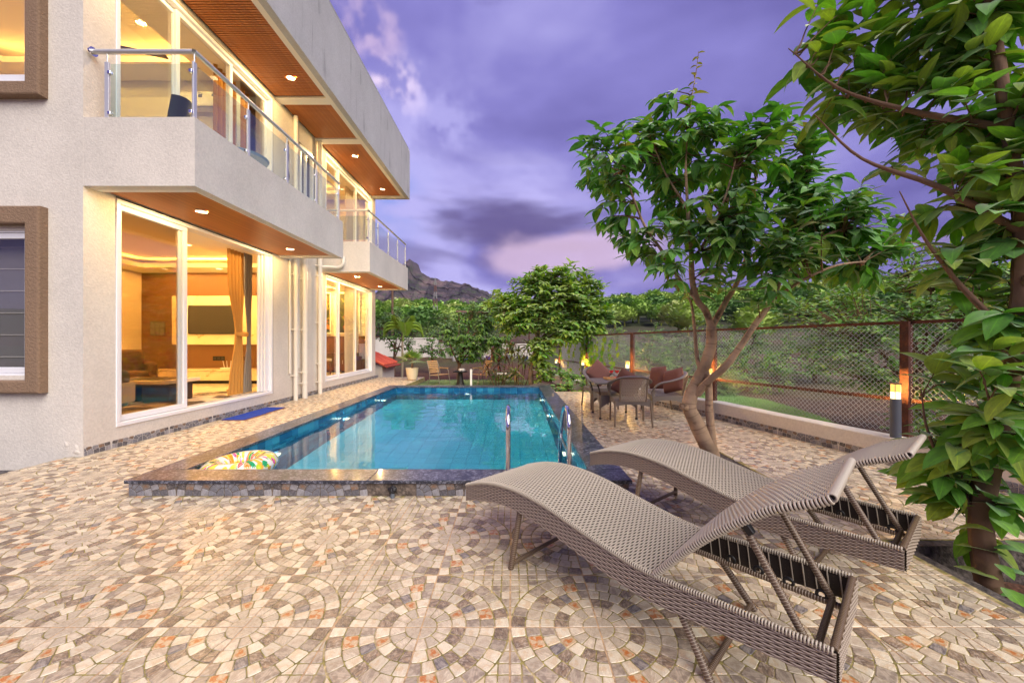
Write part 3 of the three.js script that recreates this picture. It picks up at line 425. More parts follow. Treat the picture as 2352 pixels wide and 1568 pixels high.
{
  const k = struct('lawn_kerb', merge([B(-3.1, 0.5, -0.4, -0.13, 14.72, 14.86), B(-3.24, -3.12, -0.4, -0.14, 10.5, 14.3)]), M.concrete); k.userData.label = 'concrete kerb along the back of the lawn';
  // flat-topped basalt hill with a rock tower
  const g = grid(300, 120, (u, v) => {
    const x = lerp(-620, 260, u), v2 = v, P = [[-700, 40], [-420, 60], [-345, 84], [-318, 108], [-300, 152], [-284, 168], [-268, 176], [-261, 190], [-252, 199], [-242, 200], [-236, 195], [-231, 182], [-224, 171], [-208, 162], [-193, 155], [-144, 145], [-94, 137], [-70, 127], [0, 100], [120, 80], [300, 60]];
    let k = 0; while (k < P.length - 2 && x > P[k + 1][0]) k++;
    const top = lerp(P[k][1], P[k + 1][1], clamp((x - P[k][0]) / (P[k + 1][0] - P[k][0]))) + (noise3(x * 0.05, 3) - 0.5) * 5 + (noise3(x * 0.17, 5) - 0.5) * 6 - 8;
    const cliff = v2 < 0.55 ? smooth(0, 1, v2 / 0.55) * 0.42 : 0.42 + 0.58 * Math.pow((v2 - 0.55) / 0.45, 0.9), rib = (fbm3(x * 0.04, v2 * 2, 2, 5) - 0.5) * 60 + (fbm3(x * 0.13, v2 * 4, 6, 5) - 0.5) * 34 - Math.abs(noise3(x * 0.07, v2 * 1.5, 9) - 0.5) * 30 - Math.floor(v2 * 7 + noise3(x * 0.02, 4) * 1.2) * 6;
    const depth = 1000 - (1 - v2) * 330 + rib * smooth(0.03, 0.3, v2) + (v2 > 0.985 ? 60 : 0);
    return [x, 8 + top * cliff, -depth, x * 0.02, v2 * 8];
  });
  const p = g.attributes.position, col = new Float32Array(p.count * 3), c = new THREE.Color(), rock = S(68, 58, 62), rock2 = S(112, 92, 88), dark = S(34, 29, 33), shrub = S(66, 84, 44);
  for (let i = 0; i < p.count; i++) { const x = p.getX(i), y = p.getY(i), n = fbm3(x * 0.03, y * 0.12, 3, 5), m = fbm3(x * 0.06, y * 0.06, 9, 4); c.copy(rock).lerp(rock2, smooth(0.4, 0.7, n)).lerp(dark, smooth(0.46, 0.6, m) * 0.85); c.lerp(shrub, smooth(84, 50, y + (m - 0.5) * 40)); c.lerp(shrub, smooth(0.56, 0.64, fbm3(x * 0.09, y * 0.3, 5, 3)) * 0.5); col[i * 3] = c.r; col[i * 3 + 1] = c.g; col[i * 3 + 2] = c.b; }
  g.setAttribute('color', new THREE.BufferAttribute(col, 3));
  struct('mountain', g, std(S(255, 255, 255), 1, { vertexColors: true, bumpMap: bumpTex(256, (u, v) => tfbm(u, v, 8, 6, 161)), bumpScale: 5 })).userData.label = 'dark basalt mountain with a rock tower on its ridge';
}

// ------------------------------------------------------------------ villa
const villa = thing('villa', 'two-storey white stuccoed villa with wood-lined overhangs and lit rooms', 'villa');
const XW = -4.8, G0 = 0.25, G1 = 3.03, U0 = 3.42, U1 = 6.14;
{
  const hole = (a, b, c, d) => new THREE.Path([[a, c], [b, c], [b, d], [a, d]].map((q) => new THREE.Vector2(...q)));
  const rect = (a, b, c, d) => new THREE.Shape([[a, c], [b, c], [b, d], [a, d]].map((q) => new THREE.Vector2(...q)));
  const side = rect(4.68, 13.9, -0.4, 6.6); for (const h of [[4.795, 7.93, G0, G1], [10.17, 13.58, G0, G1], [4.795, 7.93, U0, U1], [10.17, 13.58, U0, U1], [8.95, 9.55, 4.35, 5.75]]) side.holes.push(hole(...h));
  const sg = new THREE.ExtrudeGeometry(side, { depth: 0.24, bevelEnabled: false }); sg.applyMatrix4(new THREE.Matrix4().makeBasis(V(0, 0, -1), V(0, 1, 0), V(1, 0, 0)).setPosition(XW - 0.24, 0, 0));
  part(villa, 'side_wall', muv(sg), M.stucco);
  const front = rect(-12.5, XW, -0.4, 7.89); for (const h of [[-6.75, -5.4, 0.91, 2.53], [-6.75, -5.4, 4.2, 5.9]]) front.holes.push(hole(...h));
  const fg = new THREE.ExtrudeGeometry(front, { depth: 0.25, bevelEnabled: false }); fg.translate(0, 0, -4.68); part(villa, 'front_wall', muv(fg), M.stucco);
  part(villa, 'rear_wall', [B(-12.5, XW - 0.24, -0.4, 6.6, 13.66, 13.9), B(-12.5, -12.26, -0.4, 6.6, 4.68, 13.66)], M.stucco);
  part(villa, 'corner_patch', grid(10, 10, (u, v) => { const x = -5.02 + u * 0.2, y = 0.02 + v * 0.16, e = Math.max(0, fbm3(x * 24, y * 24, 5, 3) - 0.47) * smooth(0, 0.25, Math.min(u, v, 1 - u, 1 - v)); return [x, y, -4.4295 + e * 0.07 - 0.004, x, y]; }), M.stucco);
  // taupe window surrounds on the front wall, mitred outwards
  for (const [y0, y1, ya, yb] of [[0.72, 2.78, 0.86, 2.583], [4.0, 6.1, 4.15, 5.95]]) {
    const s = new THREE.Shape([[-7.0, y0], [-5.19, y0], [-5.19, y1], [-7.0, y1]].map((q) => new THREE.Vector2(...q))); s.holes.push(hole(-6.8, -5.35, ya, yb));
    const e = new THREE.ExtrudeGeometry(s, { depth: 0.075, bevelEnabled: true, bevelThickness: 0.018, bevelSize: 0.018, bevelOffset: -0.018, bevelSegments: 2 }); e.translate(0, 0, -4.4285); part(villa, 'window_surround', muv(e), M.taupe);
  }
  // front windows: frame, sash, pane
  for (const [ya, yb] of [[0.9, 2.545], [4.19, 5.91]]) {
    const w = sub(villa, 'front_window'), x1 = -5.385, x0 = -6.77, Z = 4.44;
    part(w, 'frame', [RB(x0, x1, ya, ya + 0.035, Z, Z + 0.09), RB(x0, x1, yb - 0.035, yb, Z, Z + 0.09), RB(x1 - 0.035, x1, ya + 0.036, yb - 0.036, Z, Z + 0.09), RB(x0, x0 + 0.035, ya + 0.036, yb - 0.036, Z, Z + 0.09)], M.alu);
    part(w, 'sash', [RB(x0 + 0.036, x1 - 0.037, ya + 0.037, ya + 0.1, Z + 0.01, Z + 0.055), RB(x0 + 0.036, x1 - 0.037, yb - 0.1, yb - 0.037, Z + 0.01, Z + 0.055), RB(x1 - 0.1, x1 - 0.037, ya + 0.101, yb - 0.101, Z + 0.01, Z + 0.055), RB(x0 + 0.037, x0 + 0.1, ya + 0.101, yb - 0.101, Z + 0.01, Z + 0.055)], M.alu);
    part(w, 'pane', B(x0 + 0.1, x1 - 0.1, ya + 0.1, yb - 0.1, Z + 0.03, Z + 0.034), M.pane);
  }
  // plinth stones along the house
  plinth(villa, [XW + 0.001, 4.44], [XW + 0.001, 14.2], 0.003, 0.095, 'plinth_stone', 150, 0.1);
  part(villa, 'plinth_end', B(-5.0, XW, -0.3, 0.09, 13.905, 14.2), M.stucco);

  // cantilevered balconies and the roof edge, with fluted wood soffits
  const XO = -3.55, box = (z0, z1, yb, yt, nm) => {
    const g = sub(villa, nm);
    part(g, 'parapet', [B(XW, XO, yb, yt, z0, z0 + 0.12), B(XO - 0.12, XO, yb, yt, z0 + 0.12, z1 - 0.12), B(XW, XO, yb, yt, z1 - 0.12, z1)], nm === 'roof_edge' ? M.fascia : M.stucco);
    return g;
  };
  const soffit = (g, z0, z1, y, slats) => { // one bay of slats, seen from below
    const pitch = y > 5 ? 0.046 : 0.036, n = Math.floor((z1 - z0) / pitch), sg = RB(XW + 0.03, XO - 0.135, y + 0.004, y + 0.02, 0, pitch * 0.62, 0.003, 1); part(g, 'soffit_board', B(XW + 0.002, XO - 0.125, y + 0.021, y + 0.04, z0, z1), std(S(44, 20, 10), 0.7));
    const rest = []; for (let i = 0; i < n; i++) { const z = z0 + (i + 0.15) * pitch; if (slats) { part(g, 'soffit_slat', sg, M.slat).position.z = -z; } else rest.push(sg.clone().translate(0, 0, -z)); }
    if (rest.length) part(g, 'soffit_slats', merge(rest), M.slat, 'stuff');
  };
  const trim = (g, y, bars) => part(g, 'soffit_trim', bars.map(([x0, x1, z0, z1]) => B(x0, x1, y, y + 0.1, z0, z1)), M.plain);
  const b1 = box(4.431, 8.32, 3.03, 3.8, 'balcony'), b2 = box(9.88, 13.49, 3.03, 3.78, 'balcony'), rf = box(4.431, 13.74, 6.21, 7.89, 'roof_edge');
  for (const [g, z0, z1, yt] of [[b1, 4.431, 8.32, 3.8], [b2, 9.88, 13.49, 3.78]]) {
    part(g, 'deck_slab', B(XW, XO - 0.12, 3.15, 3.4, z0 + 0.12, z1 - 0.12), M.plain);
    trim(g, 3.032, [[XW, XO - 0.12, z0 + 0.121, z0 + 0.2], [XW, XO - 0.12, z1 - 0.2, z1 - 0.121], [XO - 0.14, XO - 0.121, z0 + 0.2, z1 - 0.2]]); soffit(g, z0 + 0.2, z1 - 0.2, 3.045, false);
  }
  part(rf, 'roof_slab', B(-12.5, XO - 0.12, 6.6, 6.8, 4.69, 13.62), M.plain); part(rf, 'eave_slab', B(XW, XO - 0.12, 6.3, 6.6, 4.56, 13.62), M.plain);
  part(rf, 'end_parapet', B(-12.5, XW - 0.01, 6.6, 7.89, 13.62, 13.74), M.fascia);
  trim(rf, 6.212, [[XW, XO - 0.121, 4.552, 4.65], [XW, XO - 0.121, 8.02, 8.24], [XW, XO - 0.121, 9.64, 9.89], [XW, XO - 0.121, 13.47, 13.619], [XO - 0.22, XO - 0.121, 4.65, 8.02], [XO - 0.22, XO - 0.121, 8.24, 9.64], [XO - 0.22, XO - 0.121, 9.89, 13.47]]);
  soffit(rf, 4.66, 8.01, 6.225, true); soffit(rf, 8.25, 9.63, 6.225, true); soffit(rf, 9.9, 13.46, 6.225, true);
  part(rf, 'top_rail', [tube([[XO - 0.04, 7.965, -4.45], [XO - 0.04, 7.965, -13.7]], 0.016, 2, 8), ...[...Array(11)].map((_, i) => rod([XO - 0.04, 7.885, -4.6 - i * 0.9], [XO - 0.04, 7.965, -4.6 - i * 0.9], 0.01, 6))], M.steel);

  // recessed downlights in the soffits; the nearest roof one is unseen, added for soffit glow
  const disc = new THREE.CylinderGeometry(0.055, 0.052, 0.02, 24).translate(0, -0.006, 0), ring = new THREE.TorusGeometry(0.064, 0.009, 8, 24).rotateX(Math.PI / 2), lens = glow(1, 0.8, 0.46, 1.5);
  for (const [x, Z, y, k] of [[-4.18, 5.33, 3.043, 3.4], [-4.2, 7.5, 3.043, 3.4], [-4.18, 10.7, 3.043, 3.4], [-4.2, 12.6, 3.043, 3.4], [-4.14, 5.2, 6.222, 4.6], [-4.14, 7.41, 6.222, 4.6], [-4.18, 10.53, 6.222, 4.6], [-4.2, 12.83, 6.222, 4.6]]) {
    const g = sub(villa, 'downlight', [x, y, -Z]); part(g, 'lamp_lens', disc, lens); part(g, 'lamp_ring', ring, M.white).position.y = -0.002;
    const p = new THREE.PointLight(new THREE.Color().setRGB(1, 0.66, 0.28), k); p.position.set(x, y - 0.008, -Z); p.shadow.radius = 0.25; p.castShadow = true; scene.add(p);
  }

  // sliding doors and windows in the side wall
  const glazed = (name, z0, z1, y0, y1, panels, stack) => {
    const g = sub(villa, name), X = XW - 0.12, f = 0.05;
    part(g, 'frame', [RB(X - 0.06, XW + 0.012, y0, y0 + f, z0, z1), RB(X - 0.06, XW + 0.012, y1 - f, y1, z0, z1), RB(X - 0.06, XW + 0.012, y0 + f + 0.001, y1 - f - 0.001, z0, z0 + f), RB(X - 0.06, XW + 0.012, y0 + f + 0.001, y1 - f - 0.001, z1 - f, z1)], M.alu);
    part(g, 'seal', [B(XW - 0.03, XW + 0.004, y0, y1, z1 + 0.0005, z1 + 0.018), B(XW - 0.03, XW + 0.004, y1 + 0.0005, y1 + 0.016, z0, z1)], M.gasket);
    part(g, 'track', [0, 1, 2].map((k) => B(X - 0.03 + k * 0.045, X - 0.022 + k * 0.045, y0 + f, y0 + f + 0.012, z0 + f, z1 - f)), M.steel);
    panels.forEach(([a, b, layer, mat]) => {
      const x = X - 0.045 + layer * 0.045, s = 0.062, ya = y0 + f + 0.012, yb = y1 - f - 0.002, p = sub(g, 'sash');
      part(p, 'sash_frame', [RB(x, x + 0.036, ya, ya + s, a, b, 0.004), RB(x, x + 0.036, yb - s, yb, a, b, 0.004), RB(x, x + 0.036, ya + s + 0.0005, yb - s - 0.0005, a, a + s, 0.004), RB(x, x + 0.036, ya + s + 0.0005, yb - s - 0.0005, b - s, b, 0.004)], M.alu);
      part(p, 'pane', B(x + 0.016, x + 0.02, ya + s, yb - s, a + s, b - s), mat);
    });
  };
  glazed('sliding_door', 4.795, 7.93, G0, G1, [[4.846, 5.9, 2, M.pane], [4.87, 5.86, 1, M.screen], [7.7, 7.875, 0, M.pane], [7.73, 7.878, 1, M.pane], [7.76, 7.879, 2, M.pane]]);
  glazed('dining_window', 10.17, 13.58, G0, G1, [[10.221, 11.12, 1, M.pane], [11.06, 12.3, 2, M.pane], [12.24, 13.529, 1, M.pane]]);
  glazed('balcony_door', 4.795, 7.93, U0, U1, [[4.846, 5.77, 1, M.pane], [5.71, 6.86, 2, M.pane], [6.8, 7.879, 1, M.pane]]);
  glazed('bedroom_window', 10.17, 13.58, U0, U1, [[10.221, 11.1, 1, M.pane], [11.04, 12.33, 2, M.pane], [12.27, 13.529, 1, M.pane]]);
  { const g = sub(villa, 'bathroom_window'); part(g, 'frame', [RB(XW - 0.1, XW + 0.02, 4.35, 4.41, 8.95, 9.55), RB(XW - 0.1, XW + 0.02, 5.69, 5.75, 8.95, 9.55), RB(XW - 0.1, XW + 0.02, 4.411, 5.689, 8.95, 9.01), RB(XW - 0.1, XW + 0.02, 4.411, 5.689, 9.49, 9.55), RB(XW - 0.09, XW, 4.411, 5.689, 9.22, 9.27)], M.alu); part(g, 'frosted_pane', B(XW - 0.06, XW - 0.054, 4.41, 5.69, 9.01, 9.49), std(S(84, 86, 92), 0.3)); part(g, 'border', [B(XW - 0.002, XW + 0.008, 4.33, 5.79, 9.551, 9.6), B(XW - 0.002, XW + 0.008, 5.751, 5.79, 8.93, 9.55)], M.black); }
  // railings: handrail, posts, glass, clamps
  const railing = (corner, zEnd, zPosts, frontX) => {
    const X = -3.61, y0 = 3.78, yr = 4.58, g = sub(villa, 'balcony_railing');
    part(g, 'handrail', tube([[frontX - 0.16, yr, -corner], [frontX, yr, -corner], [X - 0.01, yr, -corner]], 0.027, 4, 12), M.steel); part(g, 'handrail', tube([[X, yr, -corner + 0.012], [X, yr, -zEnd - 0.02]], 0.027, 2, 12), M.steel);
    part(g, 'wall_flange', new THREE.CylinderGeometry(0.05, 0.05, 0.02, 18).rotateZ(Math.PI / 2).translate(frontX - 0.165, yr, -corner), M.chrome);
    const post = (x, z, along) => { const p = part(g, 'post', [RB(x - (along ? 0.024 : 0.011), x + (along ? 0.024 : 0.011), y0, y0 + 0.68, z - (along ? 0.011 : 0.024), z + (along ? 0.011 : 0.024), 0.002), rod([x, y0 + 0.68, -z], [x, yr - 0.02, -z], 0.008, 8)], M.steel); for (const y of [y0 + 0.1, y0 + 0.56]) part(p, 'clamp', rb(0.04, 0.042, 0.04, 0.008).translate(x + (along ? 0.03 : -0.012), y, -z + (along ? 0 : 0.03)), M.chrome); };
    post(frontX, corner, true); zPosts.forEach((z) => post(X, z, false));
    part(g, 'glass_panel', B(frontX + 0.04, X - 0.03, y0 + 0.06, y0 + 0.66, corner - 0.003, corner + 0.003), M.rail);
    for (let i = 0; i < zPosts.length - 1; i++) part(g, 'glass_panel', B(X - 0.003, X + 0.003, y0 + 0.06, y0 + 0.66, zPosts[i] + 0.035, zPosts[i + 1] - 0.035), M.rail);
  };
  railing(4.5, 8.24, [4.5, 5.42, 6.35, 7.3, 8.23], -4.6); railing(9.94, 13.42, [9.94, 10.67, 11.57, 12.5, 13.4], -4.6);
  // drain pipes
  const pipe = (pts, r, name = 'drain_pipe', rings = []) => { const p = part(villa, name, tube(pts, r, pts.length * 6, 14), M.pipe); for (const y of rings) part(p, 'pipe_collar', [new THREE.CylinderGeometry(r * 1.16, r * 1.16, 0.05, 14).translate(pts[0][0], y, pts[0][2]), B(XW, pts[0][0], y - 0.012, y + 0.012, -pts[0][2] - r * 1.5, -pts[0][2] - r * 1.1)], M.pipe); };
  pipe([[-4.72, 0.002, -8.64], [-4.72, 3.1, -8.64], [-4.72, 6.2, -8.64]], 0.045, 'drain_pipe', [0.55, 1.55, 2.75, 4.4]);
  pipe([[-4.7, 0.002, -8.98], [-4.7, 1.5, -8.98], [-4.7, 3.4, -8.98]], 0.058, 'drain_pipe', [0.35, 0.6, 1.55, 2.7]);
  pipe([[-4.72, 0.002, -9.74], [-4.72, 3.0, -9.74], [-4.72, 6.2, -9.74]], 0.05, 'drain_pipe', [0.3, 0.75, 1.75, 2.9, 3.15, 4.5]);
  pipe([[-4.72, 3.12, -9.74], [-4.55, 3.13, -9.8], [-4.28, 3.13, -9.82], [-4.2, 3.2, -9.82], [-4.19, 3.4, -9.84]], 0.042); pipe([[-4.77, 0.6, -8.5], [-4.77, 2.0, -8.5], [-4.77, 3.2, -8.5]], 0.022, 'vent_pipe'); pipe([[-4.77, 0.7, -8.84], [-4.77, 2.0, -8.84], [-4.77, 3.2, -8.84]], 0.022, 'vent_pipe');

  // rooms: floors, ceilings with cove trays, partitions
  part(villa, 'ground_floor', B(-12.26, XW - 0.241, -0.3, 0.262, 4.69, 13.65), M.floorTile);
  part(villa, 'storey_slab', B(-12.26, XW - 0.241, 3.3, 3.42, 4.69, 13.65), M.floorTile);
  part(villa, 'partition', [B(-9.55, -9.43, 0.262, 3.29, 4.69, 10.1), B(-9.55, XW - 0.241, 0.262, 3.29, 10.1, 10.16), B(-9.2, -9.1, 0.262, 3.29, 10.17, 13.65)], M.plain);
  part(villa, 'upper_partition', [B(-9.55, -9.43, 3.421, 6.59, 4.69, 13.65), B(-9.43, -5.15, 3.421, 6.59, 7.4, 7.5), B(-5.15, XW - 0.241, 3.421, 6.59, 7.95, 8.05), B(-9.43, XW - 0.241, 3.421, 6.59, 9.7, 9.8)], M.plain);
  const tray = (z0, z1, x0, x1, y, top, inset, zi) => part(villa, 'false_ceiling', [B(x0, x1, y, y + 0.1, z0, z0 + zi), B(x0, x1, y, y + 0.1, z1 - zi, z1), B(x0, x0 + inset, y, y + 0.1, z0 + zi, z1 - zi), B(x1 - inset, x1, y, y + 0.1, z0 + zi, z1 - zi), B(x0, x1, top, top + 0.04, z0, z1)], M.ceiling);
  tray(4.69, 10.09, -9.42, XW - 0.25, 3.035, 3.25, 0.7, 0.75); tray(10.17, 13.64, -9.09, XW - 0.25, 3.035, 3.25, 0.7, 0.7);
  tray(4.69, 7.39, -9.42, XW - 0.25, 6.15, 6.45, 0.55, 0.5); tray(9.81, 13.64, -9.42, XW - 0.25, 6.15, 6.45, 0.6, 0.6);
  const amber = new THREE.Color().setRGB(1, 0.52, 0.10), strip = glow(1, 0.60, 0.14, 0.6);
  const cove = (x0, x1, y, z0, z1, k) => { part(villa, 'cove_light', B(x0, x1, y, y + 0.012, z0, z1), strip); const w = Math.abs(x1 - x0), h = Math.abs(z1 - z0), l = new THREE.RectAreaLight(amber, k, w, h); l.position.set((x0 + x1) / 2, y + 0.02, -(z0 + z1) / 2); l.rotation.x = Math.PI / 2; scene.add(l); };
  for (const [x0, x1, z0, z1, y, i, zi, k] of [[-9.42, -5.05, 4.69, 10.09, 3.137, 0.7, 0.75, 44], [-9.09, -5.05, 10.17, 13.64, 3.137, 0.7, 0.7, 44], [-9.42, -5.05, 4.69, 7.39, 6.252, 0.55, 0.5, 13], [-9.42, -5.05, 9.81, 13.64, 6.252, 0.6, 0.6, 26]]) { cove(x0 + i, x1 - i, y, z0 + zi - 0.07, z0 + zi - 0.03, k); cove(x0 + i, x1 - i, y, z1 - zi + 0.03, z1 - zi + 0.07, k); cove(x0 + i - 0.07, x0 + i - 0.03, y, z0 + zi, z1 - zi, k); cove(x1 - i + 0.03, x1 - i + 0.07, y, z0 + zi, z1 - zi, k); }
  const lampOn = glow(1, 0.83, 0.5, 0.8), warm = new THREE.Color().setRGB(1, 0.54, 0.14);
  for (const [x, y, Z, k] of [[-6.55, 3.245, 8.0, 4], [-8.0, 3.245, 8.0, 4], [-6.55, 3.245, 6.2, 4], [-8.2, 3.245, 6.2, 4], [-7.0, 3.03, 9.45, 2.6], [-8.3, 3.03, 9.45, 2.6], [-6.1, 3.245, 12.2, 5.5], [-7.4, 3.245, 11.6, 5.5], [-5.8, 3.03, 13.0, 4], [-6.6, 3.03, 13.0, 4], [-6.9, 6.445, 5.6, 2.0], [-6.0, 6.445, 6.4, 2.0], [-8.3, 6.445, 6.0, 2.0], [-6.0, 6.445, 11.6, 4.5], [-7.4, 6.445, 12.4, 4.5]]) {
    const g = sub(villa, 'ceiling_downlight', [x, y, -Z]); part(g, 'lamp_lens', disc, lampOn); part(g, 'lamp_ring', ring, M.white).position.y = -0.002; const p = new THREE.PointLight(warm, k * 1.05); p.position.set(x, y - 0.008, -Z); p.shadow.radius = 0.25; p.castShadow = true; scene.add(p);
  }
  // television wall of the living room: fluted wood, marble band
  const fl = []; for (let x = -9.42; x < -5.06; x += 0.024) fl.push(B(x, x + 0.016, 0.27, 3.03, 10.065, 10.085)); part(villa, 'fluted_panelling', merge(fl), M.flute, 'stuff'); part(villa, 'panelling_board', B(-9.43, -5.06, 0.263, 3.034, 10.086, 10.099), M.flute);
  part(villa, 'marble_band', RB(-8.6, -6.4, 1.21, 2.44, 10.0, 10.064), M.marble);
  // dining room wainscot
  part(villa, 'wainscot', [B(-9.09, -5.06, 0.263, 1.44, 13.6, 13.655), B(-9.09, -5.06, 1.441, 1.47, 13.58, 13.655)], M.walnut);
  // little outhouse with a clay-tiled roof past the end of the house
  const hut = thing('tiled_shed', 'low cream outhouse with a red clay tile roof beyond the villa end', 'shed');
  part(hut, 'wall', B(-6.4, -4.82, -0.3, 0.42, 14.7, 16.2), M.stucco);
  const tl = new THREE.CylinderGeometry(0.06, 0.06, 0.32, 8, 1, true, -Math.PI / 2, Math.PI).rotateZ(Math.PI / 2).rotateX(0), rm = [std(S(196, 84, 62), 0.8), std(S(180, 70, 54), 0.8), std(S(208, 98, 72), 0.8)], R = rng(77);
  part(hut, 'roof_deck', new THREE.BoxGeometry(1.9, 0.03, 1.8).rotateZ(-0.42).translate(-5.45, 0.72, -15.45), std(S(150, 60, 46), 0.9));
  for (let i = 0; i < 15; i++) for (let j = 0; j < 6; j++) { const m = part(hut, 'roof_tile', tl, rm[Math.floor(R() * 3)]); const d = -0.85 + j * 0.3; m.position.set(-5.45 + d * Math.cos(0.42), 0.755 - d * Math.sin(0.42), -14.62 - i * 0.117); m.rotation.z = -0.42 - 0.05; }
}

// ------------------------------------------------------------------ things inside the villa
{
  const tv = thing('television', 'large flat black television on the marble band of the living room', 'television', [-7.51, 1.835, -9.97]);
  part(tv, 'bezel', [rb(1.28, 0.012, 0.035, 0.003).translate(0, 0.354, 0), rb(1.28, 0.02, 0.035, 0.003).translate(0, -0.35, 0), rb(0.012, 0.69, 0.035, 0.003).translate(-0.634, 0.004, 0), rb(0.012, 0.69, 0.035, 0.003).translate(0.634, 0.004, 0), rb(1.2, 0.6, 0.012, 0.003).translate(0, 0, -0.022)], M.black);
  part(tv, 'screen', rb(1.256, 0.688, 0.02, 0.002).translate(0, 0.004, -0.002), phy(S(18, 16, 14), 0.06, { clearcoat: 1, clearcoatRoughness: 0.03 }));
  const con = thing('television_console', 'low floating marble console under the television', 'console', [0, 0, 0]);
  part(con, 'carcass', B(-9.3, -5.6, 0.34, 0.58, 9.62, 10.06), M.marble); part(con, 'top', RB(-9.32, -5.58, 0.581, 0.61, 9.58, 10.06), M.marble); part(con, 'base', B(-9.2, -5.7, 0.264, 0.339, 9.72, 10.06), M.gasket);
  for (let i = 0; i < 4; i++) part(con, 'drawer_front', RB(-9.295 + i * 0.925, -8.375 + i * 0.925, 0.345, 0.575, 9.6, 9.619, 0.003), M.marble);
  const ro = thing('wifi_router', 'small white router with four aerials on the marble console', 'router', [-7.05, 0.611, -9.78]);
  part(ro, 'body', rb(0.24, 0.035, 0.14, 0.01).translate(0, 0.0185, 0), M.white); for (const [x, l] of [[-0.1, -0.12], [-0.03, -0.04], [0.05, 0.05], [0.11, 0.2]]) part(ro, 'aerial', rod([x, 0.03, -0.06], [x + l * 0.3, 0.2, -0.06], 0.007, 8), M.white);
  for (const x of [-7.45, -6.95]) { const s = thing('socket_plate', x < -7.2 ? 'left grey socket plate on the fluted panel below the television' : 'right grey socket plate behind the white router', 'socket', [x, 0.86, -10.058]); part(s, 'plate', rb(0.3, 0.11, 0.012, 0.004), M.black); for (const dx of [-0.1, 0, 0.1]) part(s, 'switch', rb(0.06, 0.06, 0.012, 0.004).translate(dx, 0, 0.006), std(S(60, 56, 54), 0.4)); }
  const sw = thing('switch_panel', 'square grey switch panel on the fluted living room wall', 'switch', [-9.0, 1.62, -10.058]); part(sw, 'plate', rb(0.38, 0.36, 0.014, 0.005), std(S(96, 92, 88), 0.4)); for (let i = 0; i < 3; i++) for (let j = 0; j < 2; j++) part(sw, 'switch', rb(0.1, 0.14, 0.012, 0.004).translate(-0.12 + i * 0.12, -0.08 + j * 0.16, 0.008), std(S(120, 116, 112), 0.35));
  const rug = grid(60, 40, (u, v) => [-8.3 + u * 3.1, 0.266 + 0.012 * Math.min(1, 30 * Math.min(u, 1 - u, v, 1 - v)), -5.6 - v * 2.5, u * 3.1, v * 2.5]);
  single('rug', rug, std(S(255, 255, 255), 1, { map: dtex(512, 512, (u, v) => { const a = tfbm(u * 1, v * 1, 6, 5, 171), l = tnoise(u * 12, v * 90, 6, 173), t = clamp((a - 0.47) * 6 + (l - 0.5) * 1.3); return mix3([206, 192, 170], [74, 64, 58], t); }, true, 0.5) }), 'grey and cream abstract patterned rug on the living room floor', 'rug');
  const ct = thing('coffee_table', 'low coffee table with pale slab top on two dark blocks', 'coffee table', [-6.25, 0.278, -6.85]);
  part(ct, 'slab', rb(1.15, 0.07, 0.75, 0.025).translate(0, 0.335, 0), M.marble); part(ct, 'inlay', rb(0.8, 0.012, 0.5, 0.005).translate(0.05, 0.374, 0), std(S(70, 60, 52), 0.3)); for (const x of [-0.28, 0.3]) part(ct, 'block', rb(0.46, 0.3, 0.5, 0.02).translate(x, 0.15, 0), std(S(66, 54, 46), 0.6));
  const sofaM = phy(S(122, 88, 72), 0.85, { bumpMap: linenB, bumpScale: 0.001 }), greyM = phy(S(116, 110, 104), 0.9, { bumpMap: linenB, bumpScale: 0.001 });
  const so = thing('armchair', 'brown upholstered armchair with rounded back in the living room', 'armchair', [-7.95, 0.264, -8.1], 0.9);
  part(so, 'seat', rb(0.72, 0.3, 0.7, 0.08, 3).translate(0, 0.27, 0), sofaM); part(so, 'backrest', rb(0.72, 0.55, 0.2, 0.09, 3).translate(0, 0.58, -0.3), sofaM); for (const s of [-1, 1]) part(so, 'armrest', rb(0.16, 0.4, 0.7, 0.07, 3).translate(s * 0.4, 0.4, 0), sofaM); for (const x of [-0.3, 0.3]) for (const z of [-0.28, 0.28]) part(so, 'leg', new THREE.CylinderGeometry(0.02, 0.014, 0.14, 10).translate(x, 0.07, z), M.black);
  const s2 = thing('sofa', 'grey upholstered sofa end just inside the sliding door', 'sofa', [-6.3, 0.264, -5.3], 0);
  part(s2, 'seat', rb(1.6, 0.28, 0.8, 0.08, 3).translate(-0.1, 0.28, 0), greyM); part(s2, 'armrest', rb(0.22, 0.55, 0.85, 0.1, 3).translate(0.72, 0.36, 0), greyM); part(s2, 'backrest', rb(1.6, 0.62, 0.24, 0.1, 3).translate(-0.1, 0.5, 0.42), greyM); part(s2, 'throw', rb(0.1, 0.3, 0.5, 0.04, 2).translate(0.8, 0.3, -0.2), phy(S(220, 212, 200), 1, {})); for (const x of [-0.7, 0.6]) for (const z of [-0.3, 0.3]) part(s2, 'leg', new THREE.CylinderGeometry(0.022, 0.016, 0.16, 10).translate(x, 0.08, z), M.black);
  const sc = thing('wall_lamp', 'small glowing box lamp on the pale living room side wall', 'lamp', [-9.39, 1.02, -9.35]); part(sc, 'backplate', rb(0.02, 0.2, 0.1, 0.004).translate(-0.028, 0, 0), M.black); part(sc, 'lamp_box', rb(0.08, 0.14, 0.12, 0.006).translate(0.022, 0, 0), glow(1, 0.72, 0.28, 0.6)); { const p = new THREE.PointLight(new THREE.Color().setRGB(1, 0.62, 0.22), 0.35); p.position.set(-9.368, 1.02, -9.35); p.shadow.radius = 0.5; p.castShadow = true; scene.add(p); }
